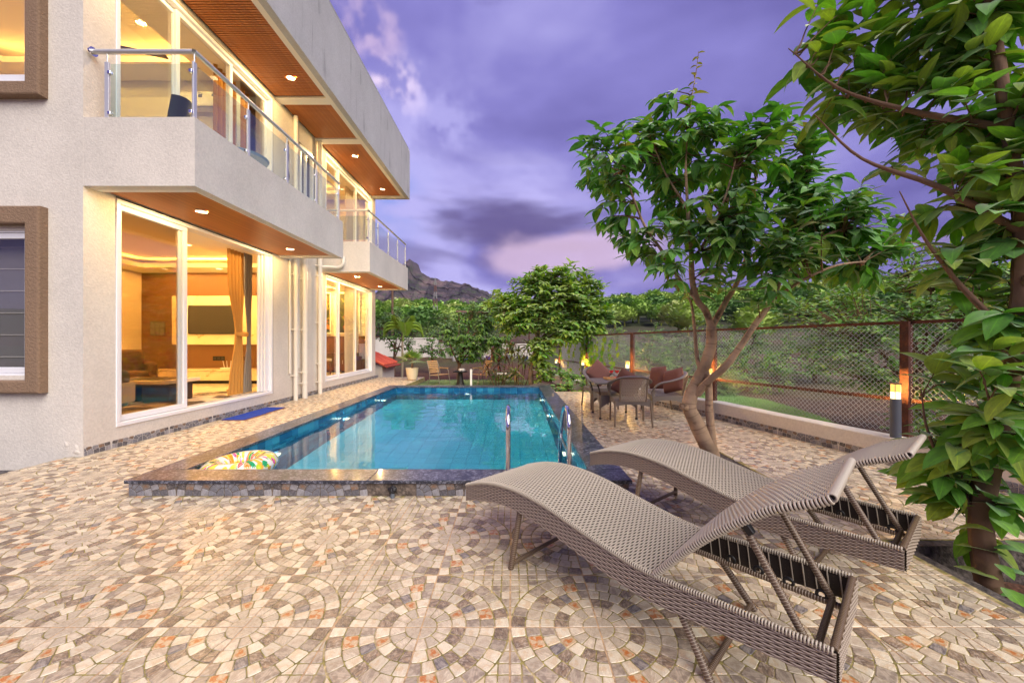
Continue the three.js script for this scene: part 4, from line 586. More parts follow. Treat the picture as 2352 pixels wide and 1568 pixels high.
  // curtains
  const curtain = (x, Z0, Z1, y0, y1, waist, folds, amp, k) => grid(folds * 8, 30, (u, v) => { const w = waist ? lerp(1, 0.42, Math.exp(-Math.pow((v - 0.42) / 0.22, 2))) : 1, mid = lerp(Z0, Z1, waist ? 0.72 : 0.5), Z = mid + (lerp(Z0, Z1, u) - mid) * w; return [x + amp * Math.sin(u * folds * Math.PI * 2 + 0.3 * Math.sin(v * 4 + k)) * (0.7 + 0.3 * v), lerp(y0, y1, v), -Z, u * 2, v * 2.7]; });
  { const c = thing('tied_curtain', 'ochre curtain tied back at the open end of sliding door', 'curtain'); part(c, 'drape', curtain(-5.28, 7.35, 7.82, 0.285, 3.02, true, 5, 0.035, 1), M.ochre); part(c, 'lining', curtain(-5.24, 7.72, 7.98, 0.285, 3.02, true, 4, 0.025, 4), std(S(138, 128, 116), 0.95)); part(c, 'tie_band', new THREE.TorusGeometry(0.13, 0.02, 8, 24).rotateX(Math.PI / 2).scale(0.6, 2.2, 1).translate(-5.27, 1.43, -7.72), M.ochre); part(c, 'hem', curtain(-5.285, 7.34, 7.82, 0.283, 0.40, false, 5, 0.036, 1), M.ochre); }
  tag(single('bedroom_curtain', curtain(-5.2, 6.9, 7.85, 3.44, 6.13, false, 8, 0.045, 2), M.ochre), 'gold curtain behind the last panel of the upper balcony door', 'curtain');
  tag(single('dining_curtain', curtain(-5.2, 12.3, 13.4, 0.28, 3.02, false, 9, 0.045, 3), M.sheer), 'beige curtain behind the last pane of the ground floor dining window', 'curtain');
  tag(single('far_curtain', curtain(-5.2, 12.35, 13.45, 3.44, 6.13, false, 9, 0.045, 5), M.sheer), 'beige curtain behind the last pane of the far upper window', 'curtain');
  { const b = thing('roman_blind', 'dark grey roman blind with seams behind the lower front window', 'blind'); for (let i = 0; i < 7; i++) { part(b, 'fold', rb(1.4, 0.25, 0.012, 0.004).translate(-6.08, 0.98 + i * 0.256, -4.63), M.blind); part(b, 'seam', rb(1.4, 0.018, 0.02, 0.006).translate(-6.08, 1.108 + i * 0.256, -4.625), std(S(150, 142, 138), 0.9)); } }
  // upper room
  const fan = thing('ceiling_fan', 'dark ceiling fan in the upper corner room', 'ceiling fan', [-6.0, 5.62, -5.85], 0.35); part(fan, 'rod', rod([0, 0.1, 0], [0, 0.82, 0], 0.014, 8), M.black); part(fan, 'motor', new THREE.CylinderGeometry(0.11, 0.09, 0.1, 20).translate(0, 0.06, 0), M.black); for (let i = 0; i < 3; i++) part(fan, 'blade', rb(0.62, 0.014, 0.14, 0.006).rotateX(0.16).translate(0.42, 0.05, 0).rotateY(i * 2.094), std(S(70, 62, 76), 0.5));
  const ac = thing('air_conditioner', 'white split air conditioner on the upper room wall', 'air conditioner', [-5.72, 5.7, -7.3]); part(ac, 'casing', rb(0.86, 0.29, 0.2, 0.04, 3), M.white); part(ac, 'louvre', rb(0.76, 0.03, 0.06, 0.01).translate(0, -0.125, 0.08), std(S(190, 188, 184), 0.5)); part(ac, 'label_sticker', rb(0.09, 0.05, 0.004, 0.001).translate(0.3, 0.07, 0.101), std(S(60, 80, 130), 0.5)); part(ac, 'display', rb(0.07, 0.07, 0.004, 0.001).translate(0.05, 0.06, 0.101), std(S(90, 90, 90), 0.4));
  const bed = thing('headboard', 'pale upholstered headboard under the air conditioner upstairs', 'headboard', [-6.0, 3.421, -7.32]); for (let i = 0; i < 4; i++) part(bed, 'pad', rb(0.42, 1.1, 0.08, 0.03).translate(-0.64 + i * 0.43, 0.56, 0), M.sheer);
  const shell = (w, d) => grid(14, 10, (u, v) => { const a = (u - 0.5) * 2.3, h = 0.42 + v * 0.42 * Math.cos(a * 0.45); return [Math.sin(a) * w * (0.92 + 0.12 * v), h, -Math.cos(a) * d - v * 0.06 + 0.1]; });
  const bc = thing('balcony_chair', 'dark grey tub chair on the upper balcony behind the corner post', 'chair', [-4.15, 3.401, -4.82], -1.1); part(bc, 'shell_back', shell(0.25, 0.24), std(S(62, 58, 62), 0.55)); part(bc, 'seat', rb(0.44, 0.06, 0.42, 0.03).translate(0, 0.42, 0), std(S(62, 58, 62), 0.6)); for (const x of [-0.17, 0.17]) for (const z of [-0.15, 0.17]) part(bc, 'leg', rod([x * 1.2, 0, z * 1.2], [x, 0.4, z], 0.012, 8), M.black);
  const bt = thing('balcony_table', 'round pale blue table on the upper balcony behind the glass', 'table', [-4.12, 3.401, -6.0]); part(bt, 'top', new THREE.CylinderGeometry(0.38, 0.36, 0.035, 40).translate(0, 0.66, 0), phy(S(150, 172, 205), 0.3, {})); part(bt, 'stem', new THREE.CylinderGeometry(0.03, 0.03, 0.62, 12).translate(0, 0.33, 0), M.black); part(bt, 'foot', new THREE.CylinderGeometry(0.2, 0.22, 0.02, 24).translate(0, 0.011, 0), M.black);
  // dining room
  const art = (seed) => { const cv = document.createElement('canvas'); cv.width = 256; cv.height = 512; const c = cv.getContext('2d'), R = rng(seed); c.fillStyle = '#2b2a1c'; c.fillRect(0, 0, 256, 512); for (let i = 0; i < 46; i++) { const x = R() * 256, y = R() * 512, l = 50 + R() * 110, a = -1.57 + (R() - 0.5) * 2.2, w = 8 + R() * 16; c.fillStyle = ['#4d5a1e', '#6f6a22', '#39461a', '#857a2c', '#2e3d22'][Math.floor(R() * 5)]; c.beginPath(); c.moveTo(x, y); const ex = x + Math.cos(a) * l, ey = y + Math.sin(a) * l, nx = -Math.sin(a) * w, ny = Math.cos(a) * w; c.quadraticCurveTo((x + ex) / 2 + nx, (y + ey) / 2 + ny, ex, ey); c.quadraticCurveTo((x + ex) / 2 - nx, (y + ey) / 2 - ny, x, y); c.fill(); } for (let f = 0; f < 7; f++) { const x = 30 + R() * 196, y = 60 + R() * 420, s = 34 + R() * 34; for (let k = 0; k < 11; k++) { const a = -1.57 + (k - 5) * 0.32 + (R() - 0.5) * 0.2, l = s * (0.8 + R() * 0.5), ex = x + Math.cos(a) * l, ey = y + Math.sin(a) * l, nx = -Math.sin(a) * s * 0.16, ny = Math.cos(a) * s * 0.16; c.fillStyle = ['#d4622a', '#e2813a', '#c4512e', '#eaa45a'][k % 4]; c.beginPath(); c.moveTo(x, y); c.quadraticCurveTo((x + ex) / 2 + nx, (y + ey) / 2 + ny, ex, ey); c.quadraticCurveTo((x + ex) / 2 - nx, (y + ey) / 2 - ny, x, y); c.fill(); } } const t = new THREE.CanvasTexture(cv); t.colorSpace = THREE.SRGBColorSpace; return std(S(255, 255, 255), 0.6, { map: t }); };
  [[-6.62, 3], [-5.63, 8]].forEach(([x, s], i) => { const p = thing('flower_painting', i ? 'right dining room painting of orange flowers and leaves' : 'left dining room painting of orange flowers and leaves', 'painting', [x, 2.26, -13.615]); part(p, 'canvas', new THREE.PlaneGeometry(0.72, 1.34).translate(0, 0, 0.012), art(s)); part(p, 'frame', [rb(0.8, 0.04, 0.04, 0.008).translate(0, 0.69, 0), rb(0.8, 0.04, 0.04, 0.008).translate(0, -0.69, 0), rb(0.04, 1.34, 0.04, 0.008).translate(-0.38, 0, 0), rb(0.04, 1.34, 0.04, 0.008).translate(0.38, 0, 0), rb(0.74, 1.34, 0.01, 0.002).translate(0, 0, -0.012)], M.white); });
  const dt = thing('dining_table', 'dining table end under a white cloth behind the dining window', 'table', [-6.75, 0.264, -12.1]); part(dt, 'top', rb(1.2, 0.04, 0.9, 0.01).translate(0, 0.73, 0), M.walnut); part(dt, 'cloth', grid(30, 20, (u, v) => { const x = (u - 0.5) * 1.5, z = (v - 0.5) * 1.2, ox = Math.max(0, Math.abs(x) - 0.61), oz = Math.max(0, Math.abs(z) - 0.46), o = Math.max(ox, oz); return [clamp(x, -0.61, 0.61) + Math.sign(x) * Math.min(ox, 0.015), 0.755 - o * 1.05, clamp(z, -0.46, 0.46) + Math.sign(z) * Math.min(oz, 0.015) + (o ? Math.sin(u * 40) * 0.008 : 0)]; }), phy(S(232, 226, 216), 0.95, {})); for (const x of [-0.5, 0.5]) for (const z of [-0.36, 0.36]) part(dt, 'leg', rb(0.07, 0.71, 0.07, 0.008).translate(x, 0.355, z), M.walnut);
  const dc = thing('dining_chair', 'cream backed dining chair at the white-clothed table', 'chair', [-5.98, 0.264, -12.45], 0.9); part(dc, 'seat', rb(0.44, 0.07, 0.44, 0.02).translate(0, 0.45, 0), M.sheer); part(dc, 'backrest', rb(0.42, 0.5, 0.06, 0.03).translate(0, 0.76, -0.2), M.sheer); for (const x of [-0.18, 0.18]) for (const z of [-0.18, 0.18]) part(dc, 'leg', rb(0.04, 0.43, 0.04, 0.006).translate(x, 0.215, z), M.walnut);
  const sb = thing('sideboard', 'long walnut sideboard against the dining room wainscot', 'sideboard', [-5.75, 0.264, -13.35]); part(sb, 'carcass', B(-0.6, 0.6, 0.06, 0.62, -0.2, 0.2), M.walnut); part(sb, 'top', rb(1.24, 0.03, 0.44, 0.006).translate(0, 0.636, 0), M.walnut); for (let i = 0; i < 3; i++) { const d = part(sb, 'door', rb(0.385, 0.5, 0.02, 0.004).translate(-0.395 + i * 0.395, 0.34, 0.21), M.walnut); part(d, 'handle', rod([-0.26 + i * 0.395, 0.28, 0.232], [-0.26 + i * 0.395, 0.4, 0.232], 0.006, 8), M.steel); } for (const x of [-0.55, 0.55]) part(sb, 'foot', rb(0.06, 0.06, 0.36, 0.006).translate(x, 0.03, 0), M.black);
}

{ // cable hung on the wall beside the upper drain pipe
  const c = thing('hanging_cable', 'dark looped cable hanging beside the upper drain pipe', 'cable'); part(c, 'loop', tube([[-4.79, 5.62, -8.42], [-4.76, 5.5, -8.38], [-4.77, 5.25, -8.46], [-4.76, 5.05, -8.4], [-4.77, 4.8, -8.47], [-4.76, 4.7, -8.41], [-4.77, 4.95, -8.37], [-4.76, 5.3, -8.42], [-4.78, 5.55, -8.45]], 0.012, 50, 6), M.black); part(c, 'hook', rod([-4.81, 5.62, -8.42], [-4.74, 5.64, -8.42], 0.008, 6), M.steel);
}
// ------------------------------------------------------------------ sun loungers
// woven sheet: strands run along b over f(a, b); every strand rises and dips past the warps, neighbours the other way round
function weaveSheet(f, na, nb, r, amp, wide = 1) {
  const pos = [], nor = [], idx = [], col = [], e = 1e-3; let o = 0;
  for (let i = 0; i < na; i++) {
    const a = (i + 0.5) / na, m = nb * 2; let base = o;
    for (let j = 0; j <= m; j++) {
      const b = j / m, p = V(...f(a, b)), pa = V(...f(Math.min(1, a + e), b)).sub(V(...f(Math.max(0, a - e), b))).normalize(), pb = V(...f(a, Math.min(1, b + e))).sub(V(...f(a, Math.max(0, b - e)))).normalize(), n = pa.clone().cross(pb).normalize(), lift = (j & 1) ? amp * (((j - 1) / 2 + i) & 1 ? 1 : -1) : 0;
      p.addScaledVector(n, lift);
      for (const [u, w] of [[1, 0], [0.5, 0.85], [-0.5, 0.85], [-1, 0], [0, -0.9]]) { const q = p.clone().addScaledVector(pa, u * r * wide).addScaledVector(n, w * r); pos.push(q.x, q.y, q.z); const cc = u === -0.5 ? CANE_GLINT : CANE; col.push(cc.r, cc.g, cc.b); const k = pa.clone().multiplyScalar(u / wide).addScaledVector(n, w).normalize(); nor.push(k.x, k.y, k.z); }  // highlight line painted along one edge of the strand
      if (j < m) for (let k = 0; k < 5; k++) { const A = o + k, C = o + (k + 1) % 5; idx.push(A, A + 5, C, C, A + 5, C + 5); }
      o += 5;
    }
  }
  const g = new THREE.BufferGeometry(); g.setAttribute('position', new THREE.Float32BufferAttribute(pos, 3)); g.setAttribute('normal', new THREE.Float32BufferAttribute(nor, 3)); g.setAttribute('color', new THREE.Float32BufferAttribute(col, 3)); g.setIndex(idx); return g;
}
function wrapped(a, b, r, pitch = 0.0105, sides = 9) { // tube wound with cane: a ridge and a painted highlight line for every turn
  a = V(...a); b = V(...b); const d = b.clone().sub(a), L = d.length(), n = Math.max(2, Math.round(L / pitch)), pts = [[0.0005, 0]]; for (let i = 0; i < n; i++) { const y = i / n * L, h = L / n; pts.push([r * 0.86, y], [r, y + h * 0.2], [r, y + h * 0.62], [r * 0.97, y + h * 0.8]); } pts.push([r * 0.86, L], [0.0005, L]);
  const g = lathe(pts, sides), nc = g.attributes.position.count, cl = new Float32Array(nc * 3); for (let i = 0; i < nc; i++) { const j = i % pts.length, c = j > 0 && j < pts.length - 2 && (j - 1) % 4 === 3 ? CANE_GLINT : CANE; cl[i * 3] = c.r; cl[i * 3 + 1] = c.g; cl[i * 3 + 2] = c.b; } g.setAttribute('color', new THREE.BufferAttribute(cl, 3)); g.applyQuaternion(new THREE.Quaternion().setFromUnitVectors(V(0, 1, 0), d.normalize())); g.translate(a.x, a.y, a.z); return g;
}
const LN = { W: 0.56, Lh: 1.254, L: 1.865 };
// height of the seat's top along its length: low at the foot, a hump at the knees, a dip at the hip
const seatY = (a) => { const P = [[-0.05, 0.335], [0, 0.366], [0.2, 0.428], [0.42, 0.45], [0.65, 0.43], [0.9, 0.375], [1.12, 0.33], [1.254, 0.315], [1.5, 0.318], [1.865, 0.323], [1.95, 0.324]]; for (let i = 1; i < P.length - 2; i++) if (a <= P[i + 1][0]) { const [p0, p1, p2, p3] = [P[i - 1], P[i], P[i + 1], P[i + 2]], t = (a - p1[0]) / (p2[0] - p1[0]), h = p2[0] - p1[0], m1 = (p2[1] - p0[1]) / (p2[0] - p0[0]) * h, m2 = (p3[1] - p1[1]) / (p3[0] - p1[0]) * h; return (2 * t ** 3 - 3 * t * t + 1) * p1[1] + (t ** 3 - 2 * t * t + t) * m1 + (-2 * t ** 3 + 3 * t * t) * p2[1] + (t ** 3 - t * t) * m2; } return 0.323; };
const skirtH = (a) => 0.105 + 0.02 * Math.sin(a / LN.L * Math.PI);
function makeLounger(label) {
  const g = thing('sun_lounger', label, 'sun lounger', [0, 0, 0], 0, 'wicker sun loungers by the pool');
  const W = LN.W, X = (a) => a, Zb = (b) => -b * W;               // local: x along the length, -z across
  const arc = (a) => a * LN.Lh;
  part(g, 'seat', weaveSheet((a, b) => [arc(a), seatY(arc(a)), Zb(b)], 118, 22, 0.0040, 0.0034, 1.0), M.wicker);
  part(g, 'seat_gap_shade', grid(40, 2, (u, v) => [arc(u), seatY(arc(u)) - 0.0075, Zb(v)]), M.wickerCoreGap);  // dark sheet added under the weave so its gaps look shaded
  for (const s of [0, 1]) {
    const zz = s ? -W - 0.004 : 0.004;
    part(g, 'side_skirt', weaveSheet((a, b) => { const x = s ? (1 - b) * LN.L : b * LN.L; return [x, seatY(x) - 0.006 - a * (skirtH(x) - 0.006), zz]; }, 13, 66, 0.0040, 0.003, 1.0), M.wickerDark);
    part(g, 'skirt_gap_shade', grid(48, 1, (u, v) => [u * LN.L, seatY(u * LN.L) - 0.004 - v * (skirtH(u * LN.L) - 0.004), zz + (s ? 0.006 : -0.006)]), M.wickerCoreGap);  // dark sheet added behind the skirt strands, as gap shade
    part(g, 'top_edge', (() => { const l = []; for (let i = 0; i < 186; i++) { const a = (i + 0.5) * 0.01; l.push(new THREE.TorusGeometry(0.0095, 0.0036, 5, 8).rotateY(Math.PI / 2).translate(a, seatY(a) - 0.004, zz + (s ? 0.002 : -0.002))); } return merge(l); })(), M.wicker);
    part(g, 'inner_rail', wrapped([1.02, 0.235, s ? -W + 0.075 : -0.075], [1.83, 0.215, s ? -W + 0.075 : -0.075], 0.0135), M.wickerDark);
    for (let k = 0; k < 4; k++) part(g, 'notch_ring', new THREE.TorusGeometry(0.017, 0.0065, 8, 16).translate(1.42 + k * 0.115, 0.246 - k * 0.003, s ? -W + 0.075 : -0.075), M.black);
    const li = []; for (let i = 0; i < 13; i++) { const a = 1.3 + i * 0.043; li.push(rod([a, seatY(a) - 0.006, zz + (s ? 0.0115 : -0.0115)], [a + 0.012, seatY(a) - skirtH(a), zz + (s ? 0.0115 : -0.0115)], 0.003, 5)); } part(g, 'inner_cane', merge(li), M.wicker);
  }
  for (const [x, t] of [[-0.004, 0], [LN.L + 0.004, 1]]) { part(g, 'end_skirt', weaveSheet((a, b) => [x, seatY(t ? LN.L : 0) - 0.004 - a * 0.1, Zb(t ? b : 1 - b)], 13, 22, 0.004, 0.003), M.wickerDark); part(g, 'end_gap_shade', grid(1, 1, (u, v) => [x + (t ? -0.006 : 0.006), seatY(t ? LN.L : 0) - 0.004 - v * 0.1, Zb(u)]), M.wickerCoreGap); }
  part(g, 'rear_rail', wrapped([LN.L - 0.008, 0.316, -0.01], [LN.L - 0.008, 0.316, -W + 0.01], 0.013), M.wickerDark);
  // legs, each pair tied by a bar
  for (const z of [0.0, -W]) { const sp = z ? -0.02 : 0.02; part(g, 'front_leg', wrapped([0.46, seatY(0.46) - skirtH(0.46) + 0.01, z * 0.9 - 0.028], [0.43, 0.0, z + sp], 0.0165), M.wickerDark); part(g, 'rear_leg', wrapped([1.36, seatY(1.36) - skirtH(1.36) + 0.01, z * 0.9 - 0.028], [1.5, 0.0, z + sp * 0.5], 0.0165), M.wickerDark); }
  part(g, 'front_crossbar', wrapped([0.436, 0.035, 0.012], [0.436, 0.035, -W - 0.012], 0.0125), M.wickerDark); part(g, 'rear_crossbar', wrapped([1.485, 0.03, 0.0], [1.485, 0.03, -W], 0.0125), M.wickerDark);
  // backrest, hinged at the hip
  const LBk = 0.755, bk = sub(g, 'backrest', [LN.Lh + 0.014, 0.318, 0]);
  const by = (a) => 0.026 * Math.sin(a * Math.PI * 1.15 + 0.1) - 0.03 * smooth(0.72, 1, a), bW = W * 0.98;
  part(bk, 'woven_panel', weaveSheet((a, b) => [a * LBk, by(a), -0.006 - b * bW], 80, 26, 0.0036, 0.003, 1.0), M.wicker);
  part(bk, 'panel_gap_shade', grid(30, 2, (u, v) => [u * LBk, by(u) - 0.007, -0.006 - v * bW]), M.wickerCoreGap);  // dark sheet added behind the panel weave to darken its gaps like shade
  for (const z of [0, -W + 0.004]) { const l = []; for (let i = 0; i < 62; i++) { const a = (i + 0.5) / 62; l.push(new THREE.TorusGeometry(0.0125, 0.0044, 6, 10).rotateY(Math.PI / 2).rotateZ(Math.atan2(by(a + 0.02) - by(a - 0.02), 0.04 * LBk)).translate(a * LBk, by(a) - 0.010, z)); } part(bk, 'side_tube', merge(l), M.wicker); part(bk, 'tube_core', tube([...Array(12)].map((_, i) => [i / 11 * LBk, by(i / 11) - 0.010, z]), 0.011, 30, 10), M.wickerCoreGap); }
  part(bk, 'head_tube', [...Array(43)].map((_, i) => new THREE.TorusGeometry(0.0118, 0.0044, 6, 10).translate(LBk, by(1) - 0.008, -0.005 - i * 0.0129)), M.wicker); part(bk, 'head_core', tube([[LBk, by(1) - 0.008, 0], [LBk, by(1) - 0.008, -W]], 0.0103, 2, 10), M.wickerCoreGap);
  return { g, bk };
}
function poseLounger(l, x, Z, t, back) {
  l.g.position.set(x, 0, -Z); l.g.rotation.y = t; l.bk.rotation.z = back;
  // props from the back of the rest down to the rails
  const hx = LN.Lh + 0.014 + Math.cos(back) * 0.44, hy = 0.318 + Math.sin(back) * 0.44 - 0.02;
  for (const z of [-0.07, -LN.W + 0.07]) { const p = l.g.children.find((c) => c.name === 'x'); part(l.g, 'support_arm', wrapped([hx, hy, z], [1.8, 0.232, z], 0.0145), M.wickerDark); part(l.g, 'arm_bracket', rb(0.07, 0.028, 0.03, 0.006).rotateZ(-0.9).translate(hx + 0.005, hy + 0.005, z), M.black); }
  part(l.g, 'support_bar', wrapped([1.8, 0.232, -0.07], [1.8, 0.232, -LN.W + 0.07], 0.0125), M.wickerDark);
}
poseLounger(makeLounger('nearer woven wicker sun lounger with its back raised, in the foreground'), -0.294, 2.566, -0.793, 0.755);
poseLounger(makeLounger('farther wicker sun lounger, between the near lounger and the small tree'), 0.653, 3.292, -0.886, 0.70);

// ------------------------------------------------------------------ small things on the deck and the pool
{
  for (const [i, r] of [[0, [-4.74, -4.33, 6.44, 7.04, 0]], [1, [-4.75, -4.36, 7.045, 7.66, 0]]]) { const m = thing('door_mat', i ? 'blue carpet mat on deck, the one farther from camera' : 'blue carpet mat on deck, the one nearer to camera', 'mat'); part(m, 'pile', RB(r[0] + 0.008, r[1] - 0.03, 0.012, 0.022, r[2] + 0.006, r[3] - 0.006, 0.003, 1), M.blueMat); part(m, 'backing', RB(r[0], r[1], 0.0045, 0.0115, r[2], r[3], 0.003, 1), std(S(140, 104, 78), 0.95)); }
  // swim ring: clear vinyl with printed fruit
  const cv = document.createElement('canvas'); cv.width = 1024; cv.height = 256; const c = cv.getContext('2d'), R = rng(44); c.fillStyle = '#e6dfd2'; c.fillRect(0, 0, 1024, 256); for (let i = 0; i < 40; i++) { c.fillStyle = ['#e8d23a', '#d9dd4a', '#f0b43c', '#e9e2c8'][i % 4]; c.beginPath(); c.ellipse(R() * 1024, R() * 256, 26 + R() * 22, 14 + R() * 14, R() * 3, 0, 7); c.fill(); }
  const ell = (x, y, a, b, col, rot = 0) => { c.fillStyle = col; c.beginPath(); c.ellipse(x, y, a, b, rot, 0, 7); c.fill(); };
  for (let i = 0; i < 84; i++) { const x = (i * 37 % 1024) + R() * 12, y = R() * 256, k = i % 6, s = 1.15 + R() * 0.6, rot = (R() - 0.5) * 2; c.save(); c.translate(x, y); c.rotate(rot); c.scale(s, s);
    if (k === 0) { for (let q = -3; q <= 3; q++) { c.save(); c.translate(0, -20); c.rotate(q * 0.35); ell(0, -12, 4, 14, q & 1 ? '#1fa86a' : '#2e8f4a'); c.restore(); } ell(0, 4, 16, 24, '#f2a81c'); c.strokeStyle = '#b4641a'; c.lineWidth = 2; for (let q = -2; q < 3; q++) { c.beginPath(); c.moveTo(-14, q * 8 + 4); c.lineTo(-7, q * 8 - 2 + 4); c.lineTo(0, q * 8 + 4); c.lineTo(7, q * 8 - 2 + 4); c.lineTo(14, q * 8 + 4); c.stroke(); } }
    else if (k === 1) { c.fillStyle = '#2bb59a'; c.beginPath(); c.arc(0, 0, 26, 0, Math.PI); c.fill(); c.fillStyle = '#f6f0e2'; c.beginPath(); c.arc(0, 0, 22, 0, Math.PI); c.fill(); c.fillStyle = '#d9363e'; c.beginPath(); c.arc(0, 0, 19, 0, Math.PI); c.fill(); for (let q = 0; q < 5; q++) ell(-10 + q * 5, 5 + (q % 2) * 4, 1.4, 2, '#fff'); }
    else if (k === 2) { ell(0, 0, 17, 17, '#ef7a24'); ell(0, 0, 14, 14, '#fbd9a6'); for (let q = 0; q < 8; q++) { c.save(); c.rotate(q * 0.785); ell(0, -7, 3.6, 5.6, '#f2892b'); c.restore(); } }
    else if (k === 3) { ell(0, 0, 19, 13, '#b9cf2a'); ell(-3, -2, 13, 8, '#d3e04a'); }
    else if (k === 4) { ell(0, 0, 12, 13, '#e0308a'); for (let q = 0; q < 6; q++) ell(-6 + (q % 3) * 6, -4 + Math.floor(q / 3) * 7, 1.5, 1.5, '#fbe0ee'); ell(0, -13, 9, 4, '#6fbf3c'); }
    else { for (let q = -4; q <= 4; q++) { c.save(); c.rotate(q * 0.3); ell(0, -16, 3, 17, '#c8d52f'); c.restore(); } }
    c.restore(); }
  const pt = new THREE.CanvasTexture(cv); pt.colorSpace = THREE.SRGBColorSpace; pt.wrapS = pt.wrapT = THREE.RepeatWrapping; pt.repeat.set(2, 1);
  const sr = thing('swim_ring', 'inflatable swim ring printed with fruit floating in the pool corner', 'swim ring', [-2.66, 0.075, -3.87], 0.4); const tg = new THREE.TorusGeometry(0.225, 0.1, 22, 60).rotateX(Math.PI / 2), p = tg.attributes.position; for (let i = 0; i < p.count; i++) { const a = Math.atan2(p.getZ(i), p.getX(i)), r = Math.hypot(p.getX(i), p.getZ(i)), k = 1 + 0.02 * Math.sin(a * 17) * smooth(0.2, 0.1, r); p.setX(i, p.getX(i) * k); p.setZ(i, p.getZ(i) * k); p.setY(i, p.getY(i) * 0.86); } tg.computeVertexNormals();
  part(sr, 'tube', tg, phy(S(255, 255, 255), 0.16, { map: pt, clearcoat: 0.8, clearcoatRoughness: 0.08 })); part(sr, 'valve', new THREE.CylinderGeometry(0.012, 0.015, 0.02, 12).rotateZ(-1.2).translate(0.3, 0.035, 0), M.white); sr.rotation.z = 0.05;
}

// ------------------------------------------------------------------ wicker seating by the fence
{
  const legM = M.wickerDark, cush = (w) => grid(16, 16, (u, v) => { const x = u * 2 - 1, y = v * 2 - 1, b = Math.pow((1 - x * x * x * x) * (1 - y * y * y * y), 0.55); return [x * w * (1 - 0.05 * (1 - Math.abs(y)) * 0), y * w, b * w * 0.34, u, v]; });
  const cushionGeo = (w) => { const a = cush(w), b = cush(w); b.rotateY(Math.PI); return merge([a, b, tube([V(-w, -w, 0), V(w, -w, 0), V(w, w, 0), V(-w, w, 0), V(-w, -w, 0)].map((q) => q), 0.0001, 4, 3)].slice(0, 2)); };
  const band = (pts, w, h) => { // flat wicker band bent along points: arms and top rail
    const c = new THREE.CatmullRomCurve3(pts.map((p) => V(...p)), false, 'centripetal'); return grid(40, 10, (u, v) => { const p = c.getPointAt(u), t = c.getTangentAt(u), s = V(0, 1, 0).cross(t).normalize(), n = t.clone().cross(s), a = v * Math.PI * 2, q = p.addScaledVector(s, Math.cos(a) * w).addScaledVector(n, Math.sin(a) * h); return [q.x, q.y, q.z, u * c.getLength(), v * 0.12]; }); };
  function seatThing(name, label, cat, pos, turn, w, group) { // front is +z
    const g = thing(name, label, cat, pos, turn, group), hw = w / 2, d = 0.5, sh = 0.4;
    part(g, 'seat', grid(12, 12, (u, v) => { const x = (u - 0.5) * w, z = (v - 0.5) * d, e = Math.max(Math.abs(u - 0.5), Math.abs(v - 0.5)) * 2; return [x, sh + 0.004 - 0.012 * Math.pow(e, 8), -z, x, z]; }), M.weave);
    const ap = []; const q = [[-hw, d / 2], [hw, d / 2], [hw, -d / 2], [-hw, -d / 2], [-hw, d / 2]]; for (let k = 0; k < 4; k++) { const [ax, az] = q[k], [bx, bz] = q[k + 1], L = Math.hypot(bx - ax, bz - az); ap.push(grid(14, 4, (u, v) => { const x = lerp(ax, bx, u), z = lerp(az, bz, u), drop = 0.1 - 0.035 * Math.sin(u * Math.PI); return [x, sh - v * drop, z, u * L, v * 0.1]; })); } part(g, 'apron', ap, M.weave);
    for (const [sx, sz] of [[-1, 1], [1, 1], [-1, -1], [1, -1]]) part(g, sz > 0 ? 'front_leg' : 'rear_leg', wrapped([sx * hw * 0.97, sh - 0.02, sz * d * 0.48], [sx * hw * (sz > 0 ? 0.98 : 1.02), 0.001, sz * d * (sz > 0 ? 0.5 : 0.62)], 0.016), legM);
    // arms sweep from the front legs up and round the back
    const T = 0.74, rail = [[-hw, sh, d * 0.48], [-hw - 0.015, 0.52, d * 0.46], [-hw - 0.03, 0.605, d * 0.28], [-hw - 0.03, 0.645, -0.02], [-hw * 0.94, 0.70, -d * 0.42], [-hw * 0.55, T + 0.01, -d * 0.66], [0, T + 0.02, -d * 0.72], [hw * 0.55, T + 0.01, -d * 0.66], [hw * 0.94, 0.70, -d * 0.42], [hw + 0.03, 0.645, -0.02], [hw + 0.03, 0.605, d * 0.28], [hw + 0.015, 0.52, d * 0.46], [hw, sh, d * 0.48]];
    part(g, 'arm_rail', band(rail, 0.034, 0.017), M.weave);
    // open lattice back
    const l = [], bx = hw * 0.72, f = (u, v) => V(lerp(-bx, bx, u), lerp(sh - 0.02, T - 0.015, v), -d * 0.5 - 0.09 * v - 0.02 * Math.cos((u - 0.5) * 3)); const n = Math.round(w / 0.05);
    for (let i = -6; i < n + 6; i++) for (const s of [1, -1]) { let a = null; const pts = []; for (let k = 0; k <= 8; k++) { const v = k / 8, u = (i + s * (k - 4) * 0.85) / n; if (u >= 0 && u <= 1) pts.push(f(u, v)); } if (pts.length > 1) l.push(tube(pts, 0.0052, pts.length * 2, 4)); }
    for (let k = 1; k < 6; k++) l.push(tube([f(0, k / 6), f(0.5, k / 6), f(1, k / 6)], 0.0045, 10, 4));
    part(g, 'back_lattice', merge(l), M.wicker); part(g, 'back_post', wrapped(f(0, 0).toArray(), f(0, 1).toArray(), 0.013), legM); part(g, 'back_post', wrapped(f(1, 0).toArray(), f(1, 1).toArray(), 0.013), legM);
    return g;
  }
  seatThing('wicker_armchair', 'wicker armchair seen from behind, on the near side of the table', 'armchair', [1.85, 0.004, -6.22], Math.PI - 0.1, 0.54, 'wicker armchairs');
  seatThing('wicker_armchair', 'wicker armchair facing the pool on the far side of the table', 'armchair', [1.72, 0.004, -7.72], 0.12, 0.54, 'wicker armchairs');
